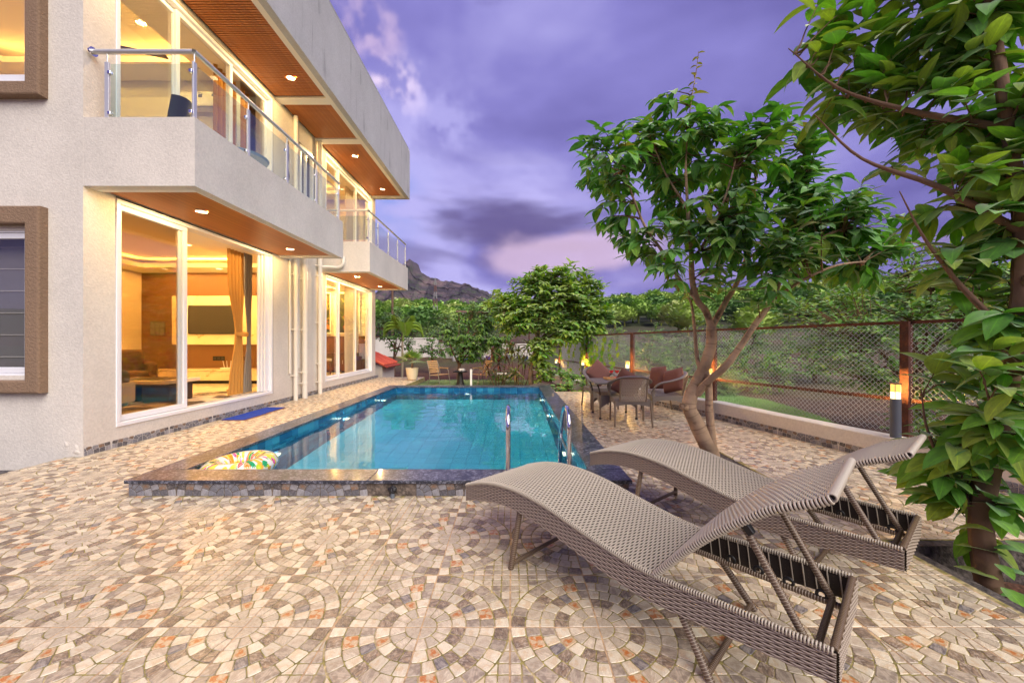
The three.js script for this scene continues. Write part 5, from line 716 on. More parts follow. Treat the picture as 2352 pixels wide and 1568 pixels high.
  seatThing('wicker_loveseat', 'two-seat wicker sofa along the garden wall with two cushions', 'sofa', [2.62, 0.004, -6.95], -Math.PI / 2 - 0.16, 1.12);
  const t = thing('wicker_table', 'square wicker patio table with scalloped apron between the chairs', 'table', [1.76, 0.004, -6.85]), W = 0.39;
  part(t, 'top', rb(0.8, 0.035, 0.8, 0.012).translate(0, 0.6, 0), M.weave);
  const ap = []; for (let k = 0; k < 4; k++) ap.push(grid(18, 4, (u, v) => [(u - 0.5) * 0.6, 0.38 - v * (0.2 - 0.13 * Math.sin(u * Math.PI)), 0.3, u * 0.6, v * 0.2]).rotateY(k * Math.PI / 2)); part(t, 'apron', ap, M.weave); part(t, 'shelf', rb(0.6, 0.02, 0.6, 0.006).translate(0, 0.385, 0), M.weave);
  for (const x of [-0.3, 0.3]) for (const z of [-0.3, 0.3]) { const l = part(t, 'leg', wrapped([x, 0.002, z], [x * 1.0, 0.4, z], 0.018), legM); part(l, 'upper_stay', tube([[x, 0.39, z], [x * 1.08, 0.5, z * 1.08], [x * 1.2, 0.585, z * 1.2]], 0.012, 10, 8), M.wickerCoreGap); part(l, 'foot_cap', new THREE.CylinderGeometry(0.02, 0.022, 0.03, 10).translate(x, 0.015, z), M.black); }
  const cg = cushionGeo(0.2);
  for (const [lab, x, y, Z, ry, rx, rz] of [['brown cushion standing on its corner in the far armchair', 1.72, 0.66, 7.86, 0.1, -0.22, 0.78], ['brown cushion leaning in the near armchair, seen through its lattice', 1.86, 0.60, 6.42, Math.PI - 0.1, -0.2, 0.5], ['left brown cushion on the two-seat wicker sofa', 2.62, 0.64, 7.12, -1.3, -0.2, 0.12], ['right brown cushion on the two-seat wicker sofa', 2.72, 0.63, 6.68, -1.2, -0.3, 0.3]]) { const m = part(scene, numbered('cushion'), cg, M.cushion); tag(m, lab, 'cushion', 'brown cushions on the wicker seats'); m.rotation.order = 'YXZ'; m.position.set(x, y, -Z); m.rotation.set(rx, ry, rz); }
  // tray with glasses, flowers and snacks
  const tr = thing('serving_tray', 'pale wooden serving tray on the wicker patio table', 'tray', [1.82, 0.6225, -6.98], 0.05); part(tr, 'base', rb(0.36, 0.01, 0.24, 0.003).translate(0, 0.006, 0), M.teak); for (const [w, d, x, z] of [[0.36, 0.012, 0, 0.12], [0.36, 0.012, 0, -0.12], [0.012, 0.228, 0.174, 0], [0.012, 0.228, -0.174, 0]]) part(tr, 'rim', rb(w, 0.035, d, 0.003).translate(x, 0.0185, z), M.teak);
  [['left wine glass of red drink on the tray', 1.765, 7.03], ['right wine glass of red drink on the tray', 1.865, 7.03]].forEach(([lab, x, Z]) => { const w = thing('wine_glass', lab, 'wine glass', [x, 0.634, -Z], 0, 'glasses of red drink'); part(w, 'glass', lathe([[0.0, 0.0], [0.034, 0.001], [0.032, 0.004], [0.005, 0.01], [0.004, 0.08], [0.012, 0.09], [0.034, 0.112], [0.042, 0.14], [0.04, 0.17], [0.034, 0.195]], 24), M.pane); part(w, 'drink', lathe([[0, 0.092], [0.012, 0.093], [0.033, 0.114], [0.0405, 0.14], [0.0405, 0.146], [0, 0.146]], 24), phy(S(214, 14, 22), 0.08, { clearcoat: 1 })); });
  const fl = thing('flower_sprig', 'pink flowers lying on the front of the tray', 'flower', [1.84, 0.634, -6.92]); const R = rng(9), pet = grid(4, 4, (u, v) => { const w = Math.sin(v * Math.PI * 0.9 + 0.1) * 0.014; return [(u - 0.5) * 2 * w, 0.012 * v + 0.006 * Math.pow((u - 0.5) * 2, 2), v * 0.034]; }); for (let f = 0; f < 4; f++) for (let k = 0; k < 6; k++) { const m = part(fl, 'petal', pet, std(k & 1 ? S(236, 120, 140) : S(244, 158, 168), 0.7)); m.position.set(-0.05 + f * 0.034, 0.012 + (f & 1) * 0.014, (f % 2) * 0.02 - 0.01); m.rotation.set(-0.35 * R(), k * 1.05 + R() * 0.3, 0); }
  const or = thing('snack_dish', 'small orange dish of snacks at the tray edge', 'dish', [1.70, 0.634, -6.93]); part(or, 'bowl', lathe([[0, 0.001], [0.024, 0.002], [0.036, 0.02], [0.034, 0.02], [0.022, 0.006], [0, 0.005]], 20), M.white); part(or, 'snack', new THREE.SphereGeometry(0.028, 14, 8, 0, 6.3, 0, 1.57).scale(1, 0.5, 1).translate(0, 0.012, 0), std(S(232, 138, 32), 0.7));
}

// ------------------------------------------------------------------ garden wall, fence, bollard lamps
const wallBase = (Z) => -0.0 - 0.22 * smooth(9, 15, Z);
{
  const w = thing('garden_wall', 'low white plastered wall under the chain-link fence', 'wall'), t = 0.11;
  const off = (i) => { const a = WALL[Math.max(0, i - 1)], b = WALL[Math.min(WALL.length - 1, i + 1)], dx = b[0] - a[0], dz = b[1] - a[1], L = Math.hypot(dx, dz); return [dz / L, -dx / L]; };   // points outwards (+x)
  for (let i = 0; i < WALL.length - 1; i++) {
    const seg = 10, f = (u, v) => { const [n0, n1] = [off(i), off(i + 1)], nx = lerp(n0[0], n1[0], u), nz = lerp(n0[1], n1[1], u), X = lerp(WALL[i][0], WALL[i + 1][0], u), Z = lerp(WALL[i][1], WALL[i + 1][1], u), top = wallBase(Z) + 0.285 - 0.02 * noise3(X * 3, Z * 3), prof = [[-t, -0.5 + wallBase(Z)], [-t, top - 0.02], [-t + 0.02, top], [t - 0.02, top], [t, top - 0.02], [t, -0.7 + wallBase(Z)]], k = Math.min(4, Math.floor(v * 5)), q = v * 5 - k, s = lerp(prof[k][0], prof[k + 1][0], q), y = lerp(prof[k][1], prof[k + 1][1], q); return [X + nx * s, y, -(Z + nz * s), u * 3, y + s]; };
    part(w, 'wall_section', grid(seg, 5, f), M.stucco);
  }
  const fr = (Z, k) => { const x = wallX(Z) - t - 0.006; return [x, Z]; };
  for (const [a, b] of [[8.9, 6.62], [6.58, 4.06], [4.03, -0.9]]) plinth(w, fr(a), fr(b), 0.003, 0.1, 'plinth_stone', a < 7 && a > 5 ? 110 : 40, 0.05);

  const f = thing('chain_link_fence', 'rusty-posted chain-link fence on top of the low garden wall', 'fence');
  const P = [[5.42, -0.5], [4.86, 1.75], [4.27, 4.28], [3.46, 6.78], [2.82, 9.25], [2.3, 12.1], [1.85, 15.2]], yb = (Z) => wallBase(Z) + 0.272, yt = (Z) => 1.53 - 0.004 * Z;
  const seg = (a, b, u, y) => V(lerp(a[0], b[0], u), y, -lerp(a[1], b[1], u));
  P.forEach(([x, Z], i) => {
    const post = part(f, 'post', [rb(0.075, yt(Z) - yb(Z) + 0.02, 0.008, 0.002).translate(0, (yt(Z) - yb(Z)) / 2, 0.03), rb(0.008, yt(Z) - yb(Z) + 0.02, 0.075, 0.002).translate(-0.034, (yt(Z) - yb(Z)) / 2, -0.008)], M.rust); post.position.set(x, yb(Z) - 0.02, -Z); post.rotation.y = 0.3;
    if (i === P.length - 1) return;
    const a = P[i], b = P[i + 1], L = Math.hypot(b[0] - a[0], b[1] - a[1]);
    const angle = (y0, y1, w) => { const d = V(b[0] - a[0], 0, -(b[1] - a[1])).normalize(), s = V(-d.z, 0, d.x), q = (u, du, dy) => { const p = seg(a, b, u, lerp(y0, y1, u) + dy).addScaledVector(s, du); return [p.x, p.y, p.z]; }; const pr = [[0, 0], [w, 0], [w, 0.006], [0.006, 0.006], [0.006, w], [0, w], [0, 0]]; const g = grid(6, 6, (u, v) => { const k = pr[Math.round(v * 6)]; return [...q(u, k[0], -k[1]), u * L, v * 0.1]; }).toNonIndexed(); g.computeVertexNormals(); return g; };
    part(f, 'top_rail', angle(yt(a[1]), yt(b[1]), 0.036), M.rust);
    part(f, 'middle_rail', angle(0.70 - 0.006 * a[1], 0.70 - 0.006 * b[1], 0.038), M.rust);
    // each wire zigzags; together they link into diamonds
    const pitch = 0.0285, n = Math.round(L / pitch), rows = 40, pos = [], nor = [], idx = [], r = i > 3 ? 0.0021 : 0.0017; let o = 0;
    const ring = (p) => { for (const [cx, cy] of [[1, 0], [0, 1], [-1, 0], [0, -1]]) { pos.push(p.x + cx * r, p.y + cy * r * 0.8, p.z + cx * r * 0.4); nor.push(cx, cy, cx * 0.3); } };
    for (let k = 0; k < n; k++) for (let j = 0; j <= rows; j++) { const u = clamp((k + 0.5 + ((j + k) & 1 ? 0.5 : -0.5) * 1.0 + 0.16 * (noise3(k * 0.3, j * 0.4, i) - 0.5)) / n), Z = lerp(a[1], b[1], u), p = seg(a, b, u, lerp(yb(Z) + 0.01, yt(Z) - 0.03, j / rows)); p.x += ((k + j) & 1 ? 1 : -1) * 0.002; ring(p); if (j < rows) for (let q = 0; q < 4; q++) { const A = o + q, C = o + (q + 1) % 4; idx.push(A, A + 4, C, C, A + 4, C + 4); } o += 4; }
    const g = new THREE.BufferGeometry(); g.setAttribute('position', new THREE.Float32BufferAttribute(pos, 3)); g.setAttribute('normal', new THREE.Float32BufferAttribute(nor, 3)); g.setIndex(idx); part(f, 'wire_mesh', g, M.wire, 'stuff');
  });
  const lampG = glow(1.0, 0.60, 0.13, 0.5), lampL = glow(1.0, 0.80, 0.42, 0.9), tubeM = std(S(92, 96, 106), 0.5, { metalness: 0.3 });
  const where = ['nearest bollard lamp on the garden wall, beside the right-hand leaves', 'bollard lamp on the wall behind the small tree trunk', 'bollard lamp on the wall behind the two-seat sofa', 'bollard lamp on the white pier behind the far armchair', 'farthest bollard lamp, at the end of the garden wall'];
  [[4.07, 4.2], [3.3, 6.62], [2.63, 9.02], [2.13, 11.9], [1.68, 15.1]].forEach(([x, Z], i) => {
    const y = yb(Z) + (i === 3 ? 0.0 : 0), g = thing('bollard_lamp', where[i], 'bollard lamp', [x, y, -Z], 0.2, 'bollard lamps along the garden wall');
    part(g, 'post', new THREE.CylinderGeometry(0.046, 0.046, 0.41, 20).translate(0, 0.205, 0), tubeM); part(g, 'cap', new THREE.CylinderGeometry(0.05, 0.05, 0.01, 20).translate(0, 0.571, 0), std(S(130, 92, 62), 0.5));
    part(g, 'lamp_core', new THREE.CylinderGeometry(0.04, 0.04, 0.07, 20).translate(0, 0.447, 0), lampL); part(g, 'lamp_glass', new THREE.CylinderGeometry(0.04, 0.04, 0.08, 20).translate(0, 0.524, 0), lampG); part(g, 'cage_bar', [0, 1, 2].map((k) => rod([Math.cos(k * 2.1 + 0.5) * 0.046, 0.41, Math.sin(k * 2.1 + 0.5) * 0.046], [Math.cos(k * 2.1 + 0.5) * 0.046, 0.57, Math.sin(k * 2.1 + 0.5) * 0.046], 0.003, 5)), tubeM);
    const p = new THREE.PointLight(new THREE.Color().setRGB(1, 0.55, 0.14), 0.9); p.position.set(x, y + 0.51, -Z); p.shadow.radius = 0.5; p.castShadow = true; scene.add(p);
  });
  const pier = thing('wall_pier', 'square white pier in the low wall behind the far armchair', 'pier', [2.02, 0, -11.9]); part(pier, 'shaft', RB(-0.22, 0.3, -0.5, 0.11, -0.2, 0.2, 0.01), M.stucco); part(pier, 'coping', RB(-0.24, 0.32, 0.111, 0.14, -0.22, 0.22, 0.008), M.plain);
}

// ------------------------------------------------------------------ plants
// a leaf folded along its midrib, bending down towards the tip; uv runs from stalk to tip
function leafGeo(L, W, fold, droop, n = 4, tip = 0.9) {
  const pos = [], uv = [], idx = [];
  for (let i = 0; i <= n; i++) { const t = i / n, w = W / 2 * Math.pow(Math.sin(Math.PI * Math.pow(clamp(t, 0.02, 0.995), tip)), 0.8), a = droop * t, z = L * (droop ? Math.sin(a) / droop : t), y = -L * (droop ? (1 - Math.cos(a)) / droop : 0); for (const s of [-1, 0, 1]) { pos.push(s * w * Math.cos(fold), y + Math.abs(s) * w * Math.sin(fold), z); uv.push((s + 1) / 2, t); } if (i < n) { const o = i * 3; idx.push(o, o + 3, o + 1, o + 1, o + 3, o + 4, o + 1, o + 4, o + 2, o + 2, o + 4, o + 5); } }
  const g = new THREE.BufferGeometry(); g.setAttribute('position', new THREE.Float32BufferAttribute(pos, 3)); g.setAttribute('uv', new THREE.Float32BufferAttribute(uv, 2)); g.setIndex(idx); g.computeVertexNormals(); if (g.attributes.normal.getY(4) < 0) { g.setIndex(idx.map((v, i) => idx[i - i % 3 + [0, 2, 1][i % 3]])); g.computeVertexNormals(); } return g;
}
const leafT = dtex(64, 128, (u, v) => { const m = Math.abs(u - 0.5), rib = smooth(0.035, 0.012, m), side = smooth(0.8, 0.97, Math.sin((v * 11 - m * 5.5) * Math.PI * 2)) * smooth(0.5, 0.02, m) * 0.35, n = tfbm(u, v, 8, 3, 181), s = 0.82 + n * 0.3; return mix3([205 * s, 212 * s, 200 * s], [252, 252, 190], Math.max(rib * 0.8, side)); });
const leafMat = (c, gloss = 0.45, vc = false) => phy(c, 0.92, { map: leafT, transmission: 0.5, clearcoat: gloss * 0.5, clearcoatRoughness: 0.3, vertexColors: vc });
const UP3 = V(0, 1, 0);
// tips -> leaves. individually built leaves (the nearest to the camera) first, the rest in one mesh
function foliage(tree, leaves, geos, tones, most, gloss) {
  tones = tones.map((c) => new THREE.Color().setRGB(Math.min(0.5, c.r * 1.95), Math.min(0.7, c.g * 2.0), c.b * 0.7));
  const mats = tones.map((c) => leafMat(c, gloss)), o = new THREE.Object3D(), x = V(0, 0, 0), y = V(0, 0, 0), b = new THREE.Matrix4(), rest = []; const wp = (l) => l.p.clone().add(tree.position), seen = (l) => { const w = wp(l), Z = -w.z, px = w.x / Z, py = (w.y - EYE) / Z; return Z > 0.2 && Math.abs(px) < 1.3 && Math.abs(py) < 0.87; };
  const d2 = (l) => (seen(l) ? 0 : 1e3) + wp(l).distanceTo(camera.position) / l.s; leaves.forEach((l) => { l.d = d2(l); }); leaves.sort((m, n) => m.d - n.d);
  leaves.forEach((l, i) => {
    const z = l.dir.clone().normalize(); x.crossVectors(l.up ?? UP3, z); if (x.lengthSq() < 1e-4) x.set(1, 0, 0); x.normalize(); y.crossVectors(z, x); b.makeBasis(x, y, z); o.quaternion.setFromRotationMatrix(b); o.position.copy(l.p); o.scale.setScalar(l.s);
    if (i < most) { const m = part(tree, 'leaf', geos[l.g % geos.length], mats[l.c]); m.position.copy(o.position); m.quaternion.copy(o.quaternion); m.scale.copy(o.scale); } else { o.updateMatrix(); rest.push(paint(geos[l.g % geos.length].clone().applyMatrix4(o.matrix), tones[l.c])); }
  });
  if (rest.length) part(tree, 'foliage', mergeGeometries(rest), leafMat(S(255, 255, 255), gloss, true), 'stuff');
}
// twigs that fill clusters (world centre, radius); each joins the nearest limb point and carries leaves
function twigs(R, clusters, anchors, per, nLeaf, sprout, o = {}) {
  const wood = [], leaves = [];
  for (const [c, r, dens = 1] of clusters) for (let k = 0; k < Math.round(per * r * r * dens); k++) {
    const th = R() * 6.283, ct = R() * 2 - 1, st = Math.sqrt(1 - ct * ct), rr = r * Math.pow(R(), 0.45), tip = V(Math.cos(th) * st * rr, ct * rr * (o.flat ?? 0.85), Math.sin(th) * st * rr).add(c);
    let best = anchors[0], bd = 1e9; for (const a of anchors) { const d = a.distanceTo(tip) + Math.max(0, a.y - tip.y) * 0.7; if (d < bd) { bd = d; best = a; } }
    const len = Math.min(bd * 0.9, o.len ?? 0.55), start = tip.clone().lerp(best, clamp(len / Math.max(bd, 1e-3))), midp = start.clone().lerp(tip, 0.5).add(V((R() - 0.5) * 0.08, 0.05 * (o.arch ?? 1), (R() - 0.5) * 0.08)), dir = tip.clone().sub(start).normalize();
    wood.push(limb([start, midp, tip], o.r0 ?? 0.006, 0.0022, 4)); if (bd > len * 1.05) wood.push(limb([best, best.clone().lerp(start, 0.5).add(V(0, -0.02, 0)), start], (o.r0 ?? 0.006) * 1.6, o.r0 ?? 0.006, 4));
    for (let q = 0; q < nLeaf; q++) { const t = 0.25 + 0.75 * (q + 0.6) / nLeaf, p = start.clone().lerp(midp, clamp(t * 2)).lerp(tip, clamp(t * 2 - 1)), a = q * 2.4 + R() * 0.8, side = V(Math.cos(a), 0, Math.sin(a)), d = dir.clone().multiplyScalar(0.55).add(side.multiplyScalar(0.8)).add(V(0, sprout + (R() - 0.5) * 0.7, 0)).normalize(); leaves.push({ p, dir: d, up: V((R() - 0.5) * 0.7, 1, (R() - 0.5) * 0.7 + 0.25).normalize(), s: (o.s ?? 1) * (0.7 + R() * 0.5) * (q > nLeaf - 3 ? 0.8 : 1), g: Math.floor(R() * 8), c: o.pick ? o.pick(R) : Math.floor(R() * 4) }); }
  }
  return { wood, leaves };
}
const along = (pts, n) => { const c = new THREE.CatmullRomCurve3(pts, false, 'centripetal'); return [...Array(n)].map((_, i) => c.getPointAt((i + 0.5) / n)); };

// the small leaning tree in the deck
{
  const g = thing('leaning_tree', 'small leaning tree with forked pale trunk growing through the deck', 'tree'), D = 4.45, R = rng(101);
  const trunk = [V(2.22, -0.3, -4.42), at(1632, 1045, 4.45), at(1606, 985, 4.45), at(1584, 935, 4.45), at(1590, 900, 4.45), at(1605, 868, 4.45), at(1622, 831, 4.4), at(1633, 792, 4.4), at(1634, 750, 4.38)];
  const L = [
    [[at(1634, 752, 4.38), at(1622, 715, 4.35), at(1602, 690, 4.3), at(1590, 640, 4.25), at(1588, 570, 4.2), at(1580, 480, 4.15), at(1575, 380, 4.1)], 0.042, 0.012],
    [[at(1636, 750, 4.38), at(1660, 706, 4.5), at(1690, 655, 4.6), at(1712, 600, 4.7), at(1730, 520, 4.75), at(1735, 430, 4.8), at(1740, 340, 4.8)], 0.038, 0.011],
    [[at(1600, 905, 4.42), at(1630, 872, 4.3), at(1665, 843, 4.2), at(1692, 808, 4.15), at(1730, 752, 4.1), at(1774, 689, 4.05), at(1800, 630, 4.0), at(1850, 580, 3.95), at(1900, 540, 3.9), at(1960, 520, 3.9)], 0.044, 0.012],
    [[at(1611, 850, 4.45), at(1603, 830, 4.55), at(1594, 738, 4.65), at(1586, 690, 4.7), at(1570, 670, 4.75)], 0.028, 0.012],
    [[at(1602, 690, 4.3), at(1560, 640, 4.25), at(1520, 575, 4.2), at(1482, 520, 4.2), at(1450, 440, 4.15), at(1430, 370, 4.1)], 0.024, 0.008],
    [[at(1800, 632, 4.0), at(1830, 560, 4.1), at(1850, 480, 4.2), at(1860, 400, 4.3)], 0.02, 0.008], [at(1712, 600, 4.7) && [at(1712, 600, 4.7), at(1780, 540, 4.9), at(1830, 470, 5.0)], 0.018, 0.007],
    [[at(1590, 600, 4.22), at(1640, 520, 3.95), at(1670, 440, 3.85), at(1690, 370, 3.8)], 0.018, 0.007], [[at(1580, 480, 4.15), at(1530, 400, 4.3), at(1500, 330, 4.35)], 0.015, 0.006], [[at(1774, 689, 4.05), at(1850, 640, 3.8), at(1920, 610, 3.7), at(1990, 600, 3.7)], 0.018, 0.007],
    [[at(1575, 390, 4.1), at(1580, 300, 4.1), at(1590, 220, 4.1), at(1600, 160, 4.1), at(1605, 118, 4.1)], 0.009, 0.003],
  ];
  const wood = [limb(trunk, 0.105, 0.05, 12, 0.12, 3), limb([V(2.26, -0.3, -4.42), at(1634, 1000, 4.42), at(1629, 935, 4.4), at(1627, 880, 4.38), at(1620, 850, 4.4)], 0.055, 0.036, 9, 0.1, 5), limb([at(1584, 940, 4.45), at(1574, 935, 4.4), at(1566, 932, 4.35)], 0.045, 0.034, 8, 0.1, 6), ...L.map(([p, a, b], i) => limb(p, a, b, 8, 0.08, i))];
  part(g, 'trunk', merge(wood), M.bark);
  const CL = [[1400, 330, 75], [1372, 410, 60], [1385, 480, 60], [1480, 300, 70], [1560, 310, 60], [1500, 400, 95], [1420, 545, 50], [1600, 400, 95], [1690, 330, 85], [1780, 315, 80], [1845, 335, 60], [1680, 430, 95], [1790, 420, 95], [1560, 490, 85], [1500, 560, 62], [1640, 530, 90, 1.2], [1740, 520, 95, 1.3], [1840, 490, 95, 1.3], [1920, 460, 75], [1930, 545, 85, 1.4], [1850, 590, 95, 1.5], [1975, 605, 75], [1750, 615, 75, 1.3], [1640, 640, 50], [1560, 620, 50], [2010, 545, 55]];
  const cl = CL.map(([x, y, r, d], i) => [at(x, y, D - 0.1 + (R() - 0.5) * 1.2), r * 1.13 / 910 * D, d ?? 1]);
  const an = L.flatMap(([p]) => along(p, 10));
  const tones = [S(70, 126, 52), S(94, 152, 58), S(122, 178, 68), S(150, 198, 82), S(190, 126, 62)];
  const geos = [leafGeo(0.215, 0.09, 0.28, 0.6), leafGeo(0.2, 0.084, 0.36, 0.9), leafGeo(0.225, 0.094, 0.2, 0.3), leafGeo(0.195, 0.086, 0.4, 1.1)];
  const { wood: tw, leaves } = twigs(R, cl, an, 70, 11, -0.2, { len: 0.5, pick: (q) => { const r = q(); return r < 0.4 ? 0 : r < 0.72 ? 1 : r < 0.93 ? 2 : r < 0.985 ? 3 : 4; } });
  for (let i = 0; i < 30; i++) { const t = i / 30, p = at(1578 + t * 27, 330 - t * 215, 4.1), a = i * 2.4; leaves.push({ p, dir: V(Math.cos(a), 0.3 - (1 - t) * 0.8, Math.sin(a)), s: t > 0.55 ? 0.36 : 0.8, g: i, c: t > 0.5 ? 4 : 2 }); }
  part(g, 'twigs', merge(tw), M.twig); foliage(g, leaves, geos, tones, 300, 0.6);
}
// the big-leaved tree that hangs in from the right
{
  const g = thing('broadleaf_tree', 'large-leaved tree in the right foreground, growing from a deck pit', 'tree'), R = rng(202);
  const L = [
    [[V(2.75, -0.3, -2.25), V(2.72, 0.25, -2.3), V(2.78, 0.7, -2.28), V(2.86, 1.3, -2.25), V(2.86, 1.9, -2.22), V(2.82, 2.5, -2.25), V(2.8, 3.1, -2.3), V(2.75, 3.7, -2.35)], 0.062, 0.02],
    [[V(2.72, 0.25, -2.3), V(2.6, 0.5, -2.36), V(2.52, 0.75, -2.4), V(2.5, 1.0, -2.42)], 0.02, 0.003], [[V(2.86, 1.3, -2.25), V(2.62, 1.6, -2.3), V(2.45, 1.9, -2.35), V(2.35, 2.2, -2.4)], 0.022, 0.003], [[V(2.86, 1.9, -2.22), V(2.55, 2.2, -2.35), V(2.2, 2.45, -2.5), V(1.95, 2.75, -2.55)], 0.026, 0.003], [[V(2.82, 2.5, -2.25), V(2.5, 2.75, -2.5), V(2.15, 2.95, -2.6), V(1.85, 3.25, -2.65)], 0.024, 0.003], [[V(2.86, 1.6, -2.22), V(2.75, 1.9, -1.95), V(2.6, 2.3, -1.75), V(2.4, 2.7, -1.65)], 0.022, 0.003], [[V(2.78, 0.7, -2.28), V(2.62, 0.85, -2.15), V(2.5, 1.1, -2.1)], 0.016, 0.003], [[V(2.84, 1.1, -2.25), V(2.7, 1.2, -1.95), V(2.55, 1.35, -1.8)], 0.016, 0.003],
  ];
  part(g, 'trunk', merge(L.map(([p, a, b], i) => limb(p, a, b, 9, 0.12, i + 20))), M.darkbark);
  const CL = [[1935, 40, 80, 2.7], [2050, 80, 110, 2.6], [2180, 60, 130, 2.4], [2310, 70, 130, 2.2], [2045, 180, 90, 2.6], [1950, 200, 60, 2.7], [2160, 210, 120, 2.5], [2290, 230, 130, 2.2], [1985, 290, 60, 2.7], [2110, 320, 85, 2.6], [2240, 370, 100, 2.4], [2340, 400, 110, 2.1], [2060, 395, 40, 2.7], [2180, 500, 62, 2.4], [2300, 520, 110, 2.2], [2245, 620, 80, 2.3], [2335, 700, 95, 2.2], [2190, 590, 50, 2.3], [2290, 800, 95, 2.2], [2215, 870, 70, 2.3], [2310, 940, 100, 2.2], [2180, 945, 60, 2.3], [2250, 1030, 80, 2.3], [2330, 1090, 80, 2.25], [2160, 1065, 55, 2.4], [2120, 1110, 45, 2.45], [2200, 1150, 55, 2.35], [2420, 300, 140, 2.1], [2440, 700, 130, 2.2], [2420, 1000, 110, 2.2], [1875, 160, 40, 2.72], [1890, 255, 42, 2.7], [1930, 120, 50, 2.7], [2240, 450, 60, 2.3], [2130, 560, 40, 2.4], [2140, 640, 36, 2.45], [2230, 950, 80, 2.15], [2310, 1010, 80, 2.1], [2200, 1090, 60, 2.2], [2270, 1150, 60, 2.2], [2150, 1010, 45, 2.35], [2330, 870, 80, 2.0], [2250, 760, 60, 2.2], [2340, 1180, 60, 2.2], [2120, 1060, 40, 2.4], [2190, 1230, 40, 2.3], [2300, -120, 140, 2.3], [2160, -90, 110, 2.4], [2430, -60, 150, 2.3], [2500, 500, 110, 2.1]];
  const cl = CL.map(([x, y, r, Z], i) => [at(x, y, Z * 1.04), r / 910 * Z, 1]);
  const an = L.flatMap(([p]) => along(p, 12));
  const tones = [S(84, 142, 42), S(108, 168, 48), S(138, 194, 58), S(168, 212, 76), S(196, 136, 58)];
  const geos = [leafGeo(0.235, 0.108, 0.22, 0.55, 6), leafGeo(0.25, 0.102, 0.32, 0.8, 6), leafGeo(0.2, 0.106, 0.15, 0.35, 6), leafGeo(0.225, 0.1, 0.4, 1.2, 6), leafGeo(0.16, 0.075, 0.3, 0.5, 6)];
  const { wood, leaves } = twigs(R, cl, an, 125, 7, -0.08, { len: 0.4, r0: 0.005, pick: (q) => { const r = q(); return r < 0.24 ? 0 : r < 0.56 ? 1 : r < 0.85 ? 2 : r < 0.985 ? 3 : 4; } });
  for (let i = 0; i < 16; i++) { const t = i / 16, p = V(2.72 + 0.05 * Math.sin(i * 3), -0.12 + t * 0.7, -2.2), a = i * 2.1; leaves.push({ p, dir: V(Math.cos(a), 0.15, Math.sin(a) + 0.3), s: 0.85, g: i, c: i % 3 }); }
  part(g, 'twigs', merge(wood), M.twig); foliage(g, leaves, geos, tones, 300, 0.5);
  const t2 = thing('slim_stem', 'slim pale second stem at the right edge rising from the deck pit', 'tree stem'); part(t2, 'stem', limb([V(3.12, -0.3, -2.06), V(3.06, 0.2, -2.08), V(3.05, 0.8, -2.1), V(3.0, 1.6, -2.12), V(2.98, 2.3, -2.1), V(2.9, 3.0, -2.05)], 0.045, 0.008, 9, 0.1, 31), M.bark);
  const sd = thing('weed_seedling', 'tiny green seedling in the soil of the right deck pit', 'seedling', [2.98, -0.22, -2.2]); part(sd, 'stem', rod([0, -0.02, 0], [0, 0.05, 0], 0.002, 5), M.twig); const lg = leafGeo(0.05, 0.018, 0.2, 0.3); for (let i = 0; i < 5; i++) { const m = part(sd, 'leaf', lg, leafMat(tones[3])); m.position.y = 0.05; m.rotation.y = i * 1.3; }
}
// one bush or tree out of clusters round a point
function bush(name, label, cat, pos, o) {
  const g = thing(name, label, cat, pos, 0, o.group), R = rng(o.seed), trunk = o.trunk.map((p) => V(...p)), limbs = [[trunk, o.r, o.r * 0.45]];
  for (let i = 0; i < (o.nl ?? 6); i++) { const k = o.cl[i % o.cl.length], b = trunk[Math.max(1, trunk.length - 1 - (i % 2))], e = V(...k[0]); limbs.push([[b, b.clone().lerp(e, 0.5).add(V((R() - 0.5) * 0.2, 0.05, (R() - 0.5) * 0.2)), e], o.r * 0.5, o.r * 0.14]); }
  part(g, 'trunk', merge(limbs.map(([p, a, b], i) => limb(p, a, b, 7, 0.1, i))), o.bark ?? M.darkbark);
  const an = limbs.flatMap(([p]) => along(p, 8)), cl = o.cl.map(([c, r, d]) => [V(...c), r, d ?? 1]), s = o.leaf, geos = [leafGeo(s, s * o.ar, 0.25, 0.6, 3), leafGeo(s * 0.95, s * o.ar, 0.4, 1.0, 3), leafGeo(s * 1.05, s * o.ar * 0.9, 0.15, 0.3, 3)];
  const { wood, leaves } = twigs(R, cl, an, o.per, o.n ?? 9, o.sprout ?? 0, { len: o.len ?? 0.4, r0: 0.006, pick: o.pick, flat: o.flat });
  part(g, 'twigs', merge(wood), M.twig); foliage(g, leaves, geos, o.tones, o.most ?? 0, o.gloss ?? 0.35); return g;
}
const bright = [S(92, 146, 34), S(128, 180, 42), S(164, 208, 54), S(190, 220, 84)], deepG = [S(50, 92, 42), S(70, 114, 50), S(92, 136, 58), S(116, 154, 72)], olive = [S(82, 116, 60), S(106, 138, 72), S(130, 158, 84), S(152, 174, 102)], mid = [S(66, 112, 42), S(90, 138, 48), S(118, 162, 58), S(146, 182, 78)];
const anyTone = (q) => { const r = q(); return r < 0.2 ? 0 : r < 0.5 ? 1 : r < 0.82 ? 2 : 3; };
